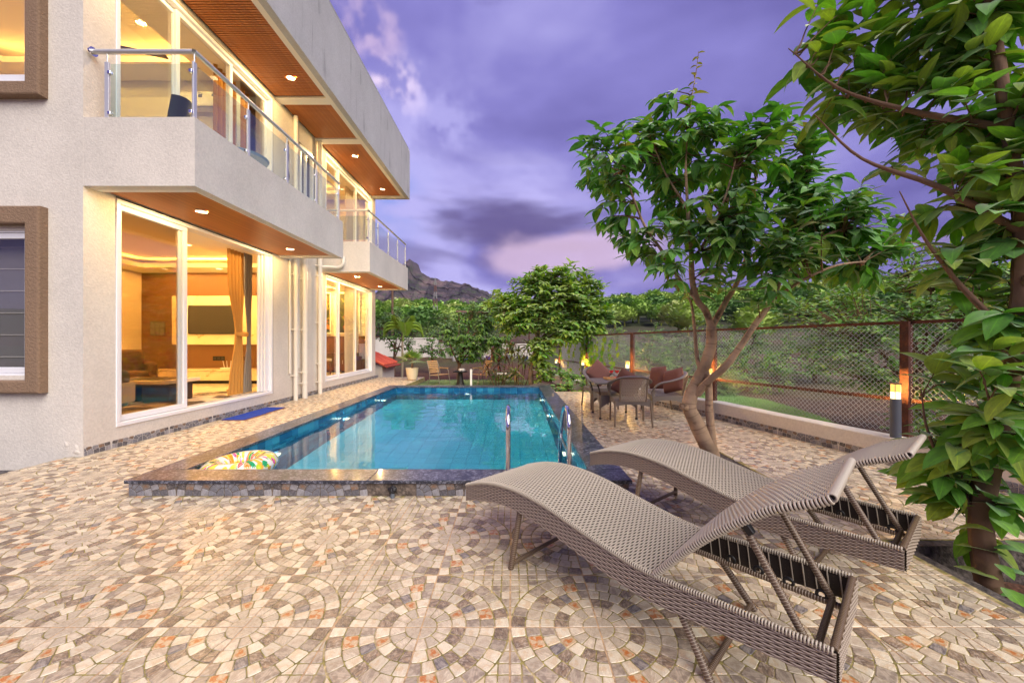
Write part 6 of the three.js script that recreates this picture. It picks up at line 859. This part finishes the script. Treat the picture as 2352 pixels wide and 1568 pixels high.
bush('bright_green_tree', 'bright green bushy tree behind the right corner of the pool', 'tree', [0.6, -0.2, -12], { seed: 11, r: 0.1, leaf: 0.27, ar: 0.44, per: 135, n: 9, most: 300, tones: bright, pick: anyTone, bark: M.bark, gloss: 0.2, sprout: 0.12, trunk: [[0, 0, 0], [-0.03, 0.5, 0], [0.05, 1.0, 0], [0.25, 1.5, 0]], cl: [[[-0.3, 2.3, 0.2], 0.8], [[0.4, 2.6, 0], 0.95], [[1.1, 2.75, 0.1], 0.95], [[1.65, 2.5, 0], 0.75], [[2.0, 2.1, 0.1], 0.6], [[0.4, 3.3, -0.1], 0.65], [[1.15, 3.4, 0], 0.65], [[-0.2, 3.1, 0], 0.6], [[-0.9, 2.6, 0], 0.6], [[1.75, 3.0, 0], 0.55], [[1.5, 1.9, 0.2], 0.55], [[0.8, 1.8, 0.3], 0.65], [[0.25, 1.3, 0.3], 0.45], [[0.35, 0.8, 0.35], 0.35], [[0.45, 0.4, 0.35], 0.28], [[-0.65, 2.0, 0], 0.5]] });
bush('dark_leafy_tree', 'darker narrow-leaved tree left of the bright green one', 'tree', [-2.1, -0.25, -15.4], { seed: 12, r: 0.09, leaf: 0.21, ar: 0.34, per: 105, n: 9, most: 60, tones: deepG, pick: anyTone, sprout: -0.4, trunk: [[0, 0, 0], [0.05, 0.6, 0], [0.1, 1.2, 0]], cl: [[[0, 1.5, 0], 0.75], [[0.8, 1.7, 0], 0.8], [[1.5, 1.5, 0.1], 0.7], [[0.5, 2.4, 0], 0.7], [[1.2, 2.4, 0], 0.75], [[-0.4, 2.0, 0], 0.5], [[0.9, 3.0, 0], 0.5], [[1.6, 2.9, 0], 0.55], [[0.5, 1.0, 0.2], 0.5], [[1.4, 0.9, 0], 0.5]] });
bush('dark_leafy_tree', 'small dark round tree between the foxtail palm and the lawn chairs', 'tree', [-3.95, -0.25, -19.5], { seed: 13, r: 0.06, leaf: 0.17, ar: 0.34, per: 80, n: 8, tones: deepG, pick: anyTone, sprout: -0.3, trunk: [[0, 0, 0], [0, 0.5, 0], [0.05, 0.9, 0]], cl: [[[0, 1.3, 0], 0.7], [[0.4, 1.0, 0], 0.55], [[-0.4, 1.0, 0], 0.5], [[0.1, 1.8, 0], 0.45], [[0.9, 1.2, 0], 0.5]] });
bush('dark_leafy_tree', 'dark shade tree half hidden by the far end of the villa', 'tree', [-5.55, -0.25, -18.6], { seed: 14, r: 0.08, leaf: 0.18, ar: 0.36, per: 70, n: 8, tones: deepG, pick: anyTone, sprout: -0.3, trunk: [[0, 0, 0], [0, 0.6, 0], [0.05, 1.2, 0]], cl: [[[0, 1.6, 0], 0.8], [[0.5, 2.1, 0], 0.7], [[-0.5, 2.2, 0], 0.8], [[0.1, 2.8, 0], 0.7], [[0.7, 1.4, 0], 0.5]] });
bush('fence_side_tree', 'leafy green tree just beyond the fence behind the loungers', 'tree', [6.7, -0.55, -6.5], { seed: 15, r: 0.09, leaf: 0.12, ar: 0.5, per: 115, n: 10, most: 300, tones: mid, pick: anyTone, gloss: 0.3, sprout: 0.15, len: 0.5, flat: 0.7, nl: 9, trunk: [[0, 0, 0], [0.05, 0.5, 0], [-0.1, 1.0, 0], [0.0, 1.5, 0]], cl: [[[-0.2, 2.2, 0.1], 0.75], [[-0.9, 1.9, 0.1], 0.65], [[0.6, 2.2, 0.2], 0.75], [[0.2, 2.8, 0], 0.65], [[1.2, 2.5, 0], 0.75], [[-0.7, 1.2, 0], 0.6], [[0.1, 1.3, 0.5], 0.7], [[0.8, 1.3, 0.4], 0.7], [[-0.3, 0.6, 0.3], 0.55], [[0.6, 0.5, 0.6], 0.6], [[1.4, 1.8, 0.3], 0.6], [[-1.35, 2.1, 0.1], 0.5], [[1.0, 3.1, 0], 0.5], [[-1.9, 2.35, 0], 0.5], [[-1.5, 1.6, -0.2], 0.5], [[-1.1, 2.7, -0.3], 0.5]] });
bush('fence_side_tree', 'second leafy tree beyond the fence, behind the large-leaved foreground tree', 'tree', [8.0, -0.6, -8.0], { seed: 16, r: 0.1, leaf: 0.14, ar: 0.5, per: 60, n: 9, tones: mid, pick: anyTone, gloss: 0.3, sprout: 0.15, trunk: [[0, 0, 0], [0, 0.8, 0], [0.1, 1.6, 0]], cl: [[[0, 2.4, 0], 1.0], [[-1, 2.3, 0], 0.9], [[0.9, 2.6, 0], 1.0], [[0, 3.4, 0], 0.9], [[-0.6, 1.3, 0], 0.8], [[0.8, 1.4, 0], 0.9], [[1.5, 3.2, 0], 0.8], [[-1.5, 3.0, 0.2], 0.6]] });
// softer shrubs on the slope outside
[['grey green round shrub on the slope behind the fence middle', 6.0, 12.5, 1.1, olive], ['dark shrub on the far slope seen above the sofa', 7.2, 21, 1.7, mid], ['pale shrub on the slope left of the leaning trunk', 6.6, 26, 1.6, olive], ['tall olive thicket above the fence rail', 10.5, 22, 2.4, olive], ['pale green thicket left of the dark tree, below the shed roof', -3.2, 30, 2.3, olive], ['feathery green thicket below the mountain', -6.0, 33, 2.4, olive], ['bushy shrub right behind the fence corner', 8.6, 14.5, 1.7, mid], ['dark shrub at the right end of the slope', 13, 17, 2.2, mid]].forEach(([lab, x, Z, s, tones], i) => bush('slope_shrub', lab, 'shrub', [x, groundY(x, Z) - 0.05, -Z], { seed: 60 + i, r: 0.05 * s, leaf: 0.11 + 0.05 * s, ar: 0.42, per: 90 / (s * s), n: 11, tones, pick: anyTone, group: 'shrubs on the slope outside the fence', sprout: 0.2, len: 0.5 * s, trunk: [[0, 0, 0], [0, 0.25 * s, 0], [0, 0.5 * s, 0]], cl: [[[0, 0.8 * s, 0], 0.75 * s], [[0.6 * s, 0.6 * s, 0], 0.6 * s], [[-0.6 * s, 0.6 * s, 0], 0.6 * s], [[0.2 * s, 1.25 * s, 0], 0.5 * s], [[-0.3 * s, 0.4 * s, 0.4 * s], 0.5 * s], [[0.4 * s, 0.35 * s, 0.4 * s], 0.5 * s]] }));
// shrub bed by the pool end: purple-leaved cordylines and green fillers
{
  const strap = leafGeo(0.42, 0.06, 0.35, 1.0, 6, 0.75);
  const cordy = (label, x, Z, heads, tones, seed) => { const g = thing('cordyline', label, 'shrub', [x, -0.2, -Z], 0, 'cordyline shrubs in the bed'), R = rng(seed), leaves = [], st = []; heads.forEach(([hx, hy, hz]) => { st.push(limb([V(hx * 0.3, 0, hz * 0.3), V(hx * 0.7, hy * 0.5, hz * 0.7), V(hx, hy, hz)], 0.016, 0.01, 5)); for (let k = 0; k < 24; k++) { const a = k * 2.4, t = k / 24; leaves.push({ p: V(hx, hy - 0.14 * t, hz), dir: V(Math.cos(a), 1.3 - t * 1.7, Math.sin(a)), s: 0.75 + R() * 0.4, g: 0, c: Math.floor(R() * tones.length) }); } }); part(g, 'stems', merge(st), M.twig); leaves.forEach((l) => { l.p = l.p.clone(); }); foliage(g, leaves, [strap], tones, 60, 0.4); };
  cordy('purple cordyline with spiky leaves between lawn chairs and bright tree', -0.42, 12.6, [[0, 0.85, 0], [0.25, 1.15, -0.1], [-0.2, 1.2, 0.1], [0.45, 1.35, 0], [-0.35, 0.7, 0.2]], [S(104, 48, 50), S(134, 62, 56), S(84, 76, 52), S(120, 96, 58)], 1);
  cordy('green and russet cordyline next to the bright tree trunk', 0.2, 12.2, [[0, 1.2, 0], [0.3, 1.4, 0], [-0.25, 1.35, 0], [0.15, 0.95, 0.2], [0.5, 1.05, 0.1], [-0.1, 0.6, 0.3]], [S(112, 130, 52), S(140, 98, 54), S(90, 116, 46), S(160, 146, 70)], 2);
  bush('bed_shrub', 'low light green shrub in the bed by the white bowl', 'shrub', [-0.3, -0.22, -13.6], { seed: 31, r: 0.03, leaf: 0.12, ar: 0.5, per: 110, n: 8, tones: bright, pick: anyTone, trunk: [[0, 0, 0], [0, 0.15, 0], [0, 0.3, 0]], cl: [[[0, 0.4, 0], 0.4], [[0.4, 0.35, 0], 0.35], [[-0.3, 0.3, 0], 0.3]] });
  bush('creeping_plant', 'heart-leaved creeper spilling over the deck edge by the far armchair', 'creeper', [1.5, -0.25, -10.7], { seed: 32, r: 0.02, leaf: 0.16, ar: 0.62, per: 90, n: 8, most: 60, tones: mid, pick: anyTone, sprout: 0.1, trunk: [[0, 0, 0], [0, 0.15, 0], [0.05, 0.3, 0]], cl: [[[0, 0.3, 0], 0.32], [[0.4, 0.25, 0.1], 0.3], [[-0.3, 0.2, 0.1], 0.25], [[0.2, 0.55, -0.4], 0.35], [[0.55, 0.4, -0.5], 0.3], [[-0.1, 0.6, -0.8], 0.3]] });
  // vine on the fence
  const v = thing('climbing_vine', 'green climbing vine hanging on the far chain-link fence', 'vine'), R = rng(404), st = [], leaves = []; for (let k = 0; k < 22; k++) { const Z = 9.4 + R() * 5.6, x0 = (() => { const P = [[2.82, 9.25], [2.3, 12.1], [1.85, 15.2]]; for (let i = 0; i < 2; i++) if (Z <= P[i + 1][1]) return lerp(P[i][0], P[i + 1][0], (Z - P[i][1]) / (P[i + 1][1] - P[i][1])); return 1.85; })() - 0.03, y0 = 1.48 - R() * 0.25, len = 0.4 + R() * 0.9, pts = []; for (let q = 0; q <= 5; q++) pts.push(V(x0 + (R() - 0.5) * 0.05, y0 - len * q / 5, -Z + Math.sin(q * 0.9 + k) * 0.22)); st.push(limb(pts, 0.004, 0.002, 4)); along(pts, Math.round(len * 9)).forEach((p, q) => leaves.push({ p, dir: V((R() - 0.7), -0.6 - R(), (R() - 0.5) * 2 + 0.5), up: V(-0.6, 0.5, 0.6).normalize(), s: 0.7 + R() * 0.6, g: q, c: Math.floor(R() * 4) })); } part(v, 'vine_stems', merge(st), M.twig); foliage(v, leaves, [leafGeo(0.13, 0.09, 0.2, 0.4, 4, 0.7)], bright, 120, 0.3);
}
// palms
{
  const frond = (L, n, wl, droop, arch) => { const rib = [], lf = []; const q = (t) => V(0, Math.sin(arch) * L * t - droop * t * t * L, Math.cos(arch) * L * t * (1 - 0.15 * t)); rib.push(limb([q(0), q(0.33), q(0.66), q(1)], 0.014, 0.003, 4)); for (let i = 1; i < n; i++) { const t = i / n, p = q(t); for (let k = 0; k < 3; k++) for (const s of [-1, 1]) { const a = 0.5 + k * 0.55, l = wl * Math.sin(Math.PI * (0.12 + t * 0.8)), e = p.clone().add(V(s * Math.sin(a + 0.3) * l, (k - 1.2) * l * 0.45 - l * 0.3, l * 0.55)), w = 0.017; const g = new THREE.BufferGeometry(); const m = p.clone().lerp(e, 0.5).add(V(0, l * 0.1, 0)); g.setAttribute('position', new THREE.Float32BufferAttribute([p.x, p.y, p.z, m.x, m.y + w, m.z + w, m.x, m.y - w, m.z - w, m.x, m.y + w, m.z + w, e.x, e.y, e.z, m.x, m.y - w, m.z - w], 3)); g.setAttribute('uv', new THREE.Float32BufferAttribute(new Array(12).fill(0.3), 2)); g.computeVertexNormals(); lf.push(g); } } return [merge(rib), merge(lf)]; };
  const p = thing('foxtail_palm', 'tall foxtail palm with plumed yellow-green fronds behind the villa end', 'palm tree', [-4.7, -0.3, -16.9]); part(p, 'trunk', limb([[0, 0, 0], [0.02, 0.7, 0], [0.02, 1.5, 0], [0.05, 2.1, 0]], 0.06, 0.035, 9, 0.05, 3), std(S(150, 138, 118), 0.9)); part(p, 'crownshaft', limb([[0.05, 1.6, 0], [0.06, 1.95, 0], [0.06, 2.25, 0]], 0.055, 0.04, 9), std(S(110, 140, 60), 0.6));
  const fm = leafMat(S(206, 246, 80), 0.2); const [r1, l1] = frond(1.35, 40, 0.36, 1.0, 0.8), [r2, l2] = frond(1.25, 36, 0.34, 0.6, 1.2); [[0.4, 0], [1.9, 0], [3.3, 0], [4.7, 0], [1.1, 1], [5.5, 1]].forEach(([a, k]) => { const f = part(p, 'frond', k ? l2 : l1, fm); f.position.set(0.06, 2.2, 0); f.rotation.y = a; const r = part(f, 'frond_rib', k ? r2 : r1, std(S(130, 140, 70), 0.7)); });
  const q = thing('potted_palm', 'fan palm in a cream clay pot at the end of the deck', 'potted plant', [-3.33, 0.004, -13.2]); part(q, 'pot', lathe([[0, 0.0], [0.125, 0.0], [0.15, 0.04], [0.185, 0.2], [0.2, 0.36], [0.205, 0.41], [0.185, 0.41], [0.175, 0.36], [0, 0.35]], 32), M.potClay); part(q, 'potting_soil', new THREE.CylinderGeometry(0.175, 0.175, 0.02, 24).translate(0, 0.36, 0), M.soil); part(q, 'stem', limb([[0, 0.35, 0], [0.01, 0.5, 0], [0, 0.66, 0]], 0.04, 0.03, 8, 0.2, 4), M.darkbark);
  const fan = (() => { const l = []; for (let k = 0; k < 17; k++) { const a = (k - 8) * 0.17, g = leafGeo(0.38, 0.036, 0.3, 0.5, 4, 0.6); g.rotateY(a); l.push(g); } return mergeGeometries(l).translate(0, 0, 0.16); })(), R = rng(6), gm = [leafMat(S(112, 162, 46), 0.3), leafMat(S(146, 190, 58), 0.3), leafMat(S(176, 190, 66), 0.3)];
  for (let i = 0; i < 11; i++) { const f = sub(q, 'frond', [0, 0.62, 0]); f.rotation.order = 'YXZ'; f.rotation.set(-1.25 + (i % 4) * 0.38, i * 2.4, 0); part(f, 'fan', fan, gm[Math.floor(R() * 3)]).scale.setScalar(0.8 + R() * 0.35); part(f, 'stalk', rod([0, 0, 0], [0, 0, 0.17], 0.006, 5), gm[0]); }
}

// ------------------------------------------------------------------ lawn furniture and the yard behind
{
  const frameM = std(S(150, 140, 126), 0.5, { metalness: 0.5 });
  const lc = (label, x, Z, turn) => { const g = thing('garden_chair', label, 'chair', [x, -0.196, -Z], turn, 'slatted garden chairs on the lawn'); // front is +z
    for (const s of [-1, 1]) { part(g, 'side_frame', [tube([[s * 0.25, 0.0, 0.26], [s * 0.25, 0.3, 0.2], [s * 0.25, 0.52, 0.16], [s * 0.25, 0.57, 0.1], [s * 0.25, 0.57, -0.2]], 0.011, 20, 7), tube([[s * 0.25, 0.0, -0.3], [s * 0.25, 0.3, -0.2], [s * 0.25, 0.57, -0.24], [s * 0.24, 0.84, -0.34]], 0.011, 20, 7), rod([s * 0.25, 0.38, 0.19], [s * 0.25, 0.36, -0.2], 0.01, 7)], frameM); part(g, 'arm_slat', rb(0.05, 0.02, 0.38, 0.006).translate(s * 0.25, 0.592, -0.03), M.teak); }
    for (let i = 0; i < 7; i++) part(g, 'seat_slat', rb(0.48, 0.016, 0.05, 0.005).translate(0, 0.395 - i * 0.004, 0.19 - i * 0.062), M.teak);
    for (let i = 0; i < 7; i++) part(g, 'back_slat', rb(0.46, 0.05, 0.016, 0.005).rotateX(-0.26).translate(0, 0.46 + i * 0.06, -0.235 - i * 0.0165), M.teak); };
  lc('slatted teak garden chair, the left one of the pair on the lawn', -2.42, 13.2, 1.0); lc('slatted teak garden chair, the right one of the pair on the lawn', -1.05, 13.2, -1.0);
  const t = thing('lawn_side_table', 'black round pedestal table between the two garden chairs', 'side table', [-1.7, -0.198, -13.0]); part(t, 'top', new THREE.CylinderGeometry(0.24, 0.235, 0.025, 32).translate(0, 0.5, 0), M.black); part(t, 'pedestal', lathe([[0, 0.0], [0.16, 0.0], [0.155, 0.02], [0.1, 0.22], [0.075, 0.48], [0.09, 0.488], [0, 0.488]], 24), M.black);
  [['left white cup on the black lawn table', -0.035], ['right white cup on the black lawn table', 0.045]].forEach(([lab, dx]) => { const c = thing('cup', lab, 'cup', [-1.66 + dx, 0.3155, -13.0], dx > 0 ? 0 : 2.6, 'cups on the lawn table'); part(c, 'bowl', lathe([[0, 0.002], [0.03, 0.0], [0.04, 0.03], [0.044, 0.085], [0.041, 0.085], [0.036, 0.03], [0, 0.012]], 20), M.white); part(c, 'handle', new THREE.TorusGeometry(0.022, 0.006, 8, 16, 3.4).rotateZ(-1.7).translate(0.05, 0.045, 0), M.white); });
  const po = thing('white_marker_post', 'slim white post standing at the lawn edge by the right garden chair', 'post', [-1.2, -0.2, -11.6]); part(po, 'shaft', rb(0.06, 0.66, 0.05, 0.008).translate(0, 0.33, 0), M.white); part(po, 'cap', rb(0.066, 0.02, 0.056, 0.006).translate(0, 0.667, 0), M.plain);
  const bw = thing('white_bowl_planter', 'white bowl planter on the ground behind the right garden chair', 'planter', [-0.35, -0.24, -14.6]); part(bw, 'bowl', lathe([[0, 0.0], [0.14, 0.0], [0.2, 0.06], [0.36, 0.36], [0.345, 0.36], [0.2, 0.1], [0, 0.08]], 30), M.white); part(bw, 'planter_soil', new THREE.CylinderGeometry(0.3, 0.25, 0.02, 20).translate(0, 0.28, 0), M.soil);
  const rk = (label, x, y, Z, s, seed) => { const g = new THREE.IcosahedronGeometry(1, 4), p = g.attributes.position; for (let i = 0; i < p.count; i++) { const v = V(p.getX(i), p.getY(i), p.getZ(i)), k = 0.75 + 0.5 * fbm3(v.x * 1.3 + seed, v.y * 1.3, v.z * 1.3, 4); p.setXYZ(i, v.x * k * s[0], v.y * k * s[1], v.z * k * s[2]); } g.computeVertexNormals(); muv(g); single('boulder', g, M.concrete, label, 'boulder', 'boulders round the bright tree', [x, y, -Z]); };
  rk('flat grey boulder at the foot of the bright green tree', 0.85, -0.12, 11.4, [0.5, 0.2, 0.3], 3); rk('smaller grey boulder left of the bright green tree trunk', 0.15, -0.16, 11.5, [0.26, 0.16, 0.22], 8);
  // compound wall, shed roof, pole, lattice mast
  const w = thing('compound_wall', 'long white compound wall across the back of the yard', 'wall'); part(w, 'panel', [B(-16, -5.6, -0.5, 1.5, 30, 30.2), B(-5.59, 1.8, -0.5, 1.05, 30.05, 30.25)], M.stucco); part(w, 'coping', [B(-16, -5.58, 1.501, 1.57, 29.96, 30.24), B(-5.55, 1.85, 1.051, 1.12, 30.0, 30.3)], M.plain); for (let i = 0; i < 6; i++) part(w, 'pier', B(-15 + i * 3.2, -14.75 + i * 3.2, -0.5, i > 2 ? 1.02 : 1.47, 29.93, 29.999 + (i > 2 ? 0.049 : 0)), M.stucco);
  const sh = thing('open_shed', 'open shed with a flat rusty sheet roof on posts, far behind', 'shed', [-3.7, groundY(-3.7, 46), -46]); part(sh, 'roof', new THREE.BoxGeometry(8.5, 0.12, 5).rotateZ(-0.03).translate(1.8, 3.6, 0), std(S(150, 110, 100), 0.8)); for (const x of [-2.2, 0.4, 3, 5.6]) part(sh, 'post', rb(0.14, 3.8, 0.14, 0.02).translate(x, 1.7, 2), M.rust);
  const up = thing('utility_pole', 'dark wooden utility pole with a short crossarm below the mountain', 'utility pole', [-13.9, groundY(-13.9, 46) - 0.3, -46]); part(up, 'shaft', new THREE.CylinderGeometry(0.12, 0.16, 7.2, 10).translate(0, 3.6, 0), M.darkbark); part(up, 'crossarm', rb(1.3, 0.12, 0.12, 0.02).translate(0, 6.9, 0), M.darkbark); for (const x of [-0.55, 0, 0.55]) part(up, 'insulator', new THREE.CylinderGeometry(0.05, 0.06, 0.2, 8).translate(x, 7.05, 0), M.white);
  const mast = thing('lattice_mast', 'thin red and white lattice mast standing before the mountain', 'mast', [-18.4, groundY(-18.4, 95) - 0.5, -95]); const H = 13; for (let k = 0; k < 8; k++) { const y0 = k / 8 * H, y1 = (k + 1) / 8 * H, s0 = lerp(0.75, 0.12, k / 8), s1 = lerp(0.75, 0.12, (k + 1) / 8), l = []; const q = (i, s, y) => V([-1, 1, 1, -1][i % 4] * s, y, [-1, -1, 1, 1][i % 4] * s); for (let i = 0; i < 4; i++) l.push(rod(q(i, s0, y0), q(i, s1, y1), 0.035, 4), rod(q(i, s0, y0), q(i + 1, s1, y1), 0.03, 4), rod(q(i + 1, s0, y0), q(i, s1, y1), 0.03, 4)); part(mast, 'mast_section', merge(l), std(k & 1 ? S(150, 146, 146) : S(122, 84, 78), 0.6)); }
  // clutter along the compound wall
  const R = rng(88); for (let i = 0; i < 13; i++) { const c = ['white', 'violet', 'blue', 'green', 'grey'][i % 5], col = [S(220, 216, 212), S(104, 78, 150), S(60, 90, 160), S(110, 170, 60), S(130, 130, 132)][i % 5], x = -4.2 + i * 0.42 + R() * 0.2, s = 0.26 + R() * 0.2; const b = thing('plastic_tub', `${c} plastic tub by the compound wall, ${['first', 'second', 'third', 'fourth', 'fifth', 'sixth', 'seventh', 'eighth', 'ninth', 'tenth', 'eleventh', 'twelfth', 'thirteenth'][i]} from the left`, 'tub', [x, -0.19 + (groundY(x, 27.5) + 0.18), -27.5 - R()], 0, 'tubs along the compound wall'); part(b, 'tub', lathe([[0, 0], [s * 0.42, 0], [s * 0.55, s * 0.9], [s * 0.6, s * 0.9], [s * 0.5, s * 0.86], [s * 0.4, 0.03], [0, 0.03]], 16), std(col, 0.5)); }
}
// woods on the hills: one mass of crowns
{
  const R = rng(505), kinds = [], n = 700;
  const crown = (seed) => { const q = rng(seed), l = [], c = new THREE.Color(); for (let k = 0; k < 420; k++) { const th = q() * 6.283, ct = q() * 1.5 - 0.5, st = Math.sqrt(Math.max(0, 1 - ct * ct)), b = 0.75 + 0.35 * fbm3(Math.cos(th) * 1.7 * st + seed, ct * 1.7, Math.sin(th) * 1.7 * st, 3), r = (0.8 + 0.35 * q()) * b, p = V(Math.cos(th) * st * r, 0.9 + ct * r * 0.8, Math.sin(th) * st * r), g = leafGeo(0.24, 0.2, 0.2, 0.6, 2), m = new THREE.Matrix4().lookAt(V(0, 0, 0), V(q() - 0.5 + p.x, q() - 0.3, q() - 0.5 + p.z), UP3).setPosition(p); g.applyMatrix4(m); const t = 0.75 + q() * 0.5; l.push(paint(g, c.setRGB(t, t, t))); } l.push(paint(limb([[0, -0.6, 0], [0, 0.2, 0], [0, 0.8, 0]], 0.08, 0.04, 5), c.setRGB(0.6, 0.45, 0.35))); l.push(paint(new THREE.IcosahedronGeometry(0.62, 2).translate(0, 0.95, 0), c.setRGB(0.95, 0.95, 0.95))); return merge(l); };
  for (let v = 0; v < 3; v++) kinds.push(crown(900 + v));
  const mat = phy(S(255, 255, 255), 0.95, { vertexColors: true }), cols = [S(128, 166, 74), S(150, 184, 84), S(170, 194, 98), S(182, 194, 120), S(108, 148, 76)], c = new THREE.Color();
  kinds.forEach((g, v) => { const m = []; for (let i = 0; i < n; i++) { const a = (R() - 0.5) * 2.1, d = 40 + Math.pow(R(), 0.9) * 240, x = Math.sin(a) * d, Z = Math.cos(a) * d; if (d < 95 && R() > 0.12 + 0.5 * smooth(55, 95, d) * smooth(0.42, 0.6, fbm3(x * 0.05 + 4, Z * 0.05, 5, 3))) continue; if (Z < 36 && x > -16 && x < 3) continue; if (d < 105 && x > 2 && R() > 0.3) continue; const s = (0.9 + R() * 1.1) * (1 + d * 0.008); m.push([x, groundY(x, Z) + s * 0.15, Z, s, R() * 6.3]); } const im = new THREE.InstancedMesh(g, mat, m.length), o = new THREE.Object3D(); m.forEach(([x, y, Z, s, r], i) => { o.position.set(x, y, -Z); o.scale.set(s * 1.2, s, s * 1.2); o.rotation.y = r; o.updateMatrix(); im.setMatrixAt(i, o.matrix); im.setColorAt(i, c.copy(cols[Math.floor(R() * 5)])); }); im.name = numbered('hillside_wood'); tag(im, ['woods of mixed green crowns covering the far hills', 'scattered pale crowns among the far hill woods', 'dark crowns among the far hill woods'][v], 'woods', null, 'stuff'); scene.add(im); });
}
// thin evening haze
scene.fog = new THREE.FogExp2(new THREE.Color().setRGB(0.78, 0.72, 0.95), 0.0001);
scene.traverse((o) => { if (o.isPointLight || o.isRectAreaLight) o.intensity *= 0.62; if (o.isMesh) { o.castShadow = true; o.receiveShadow = true; } });
renderer.render(scene, camera);
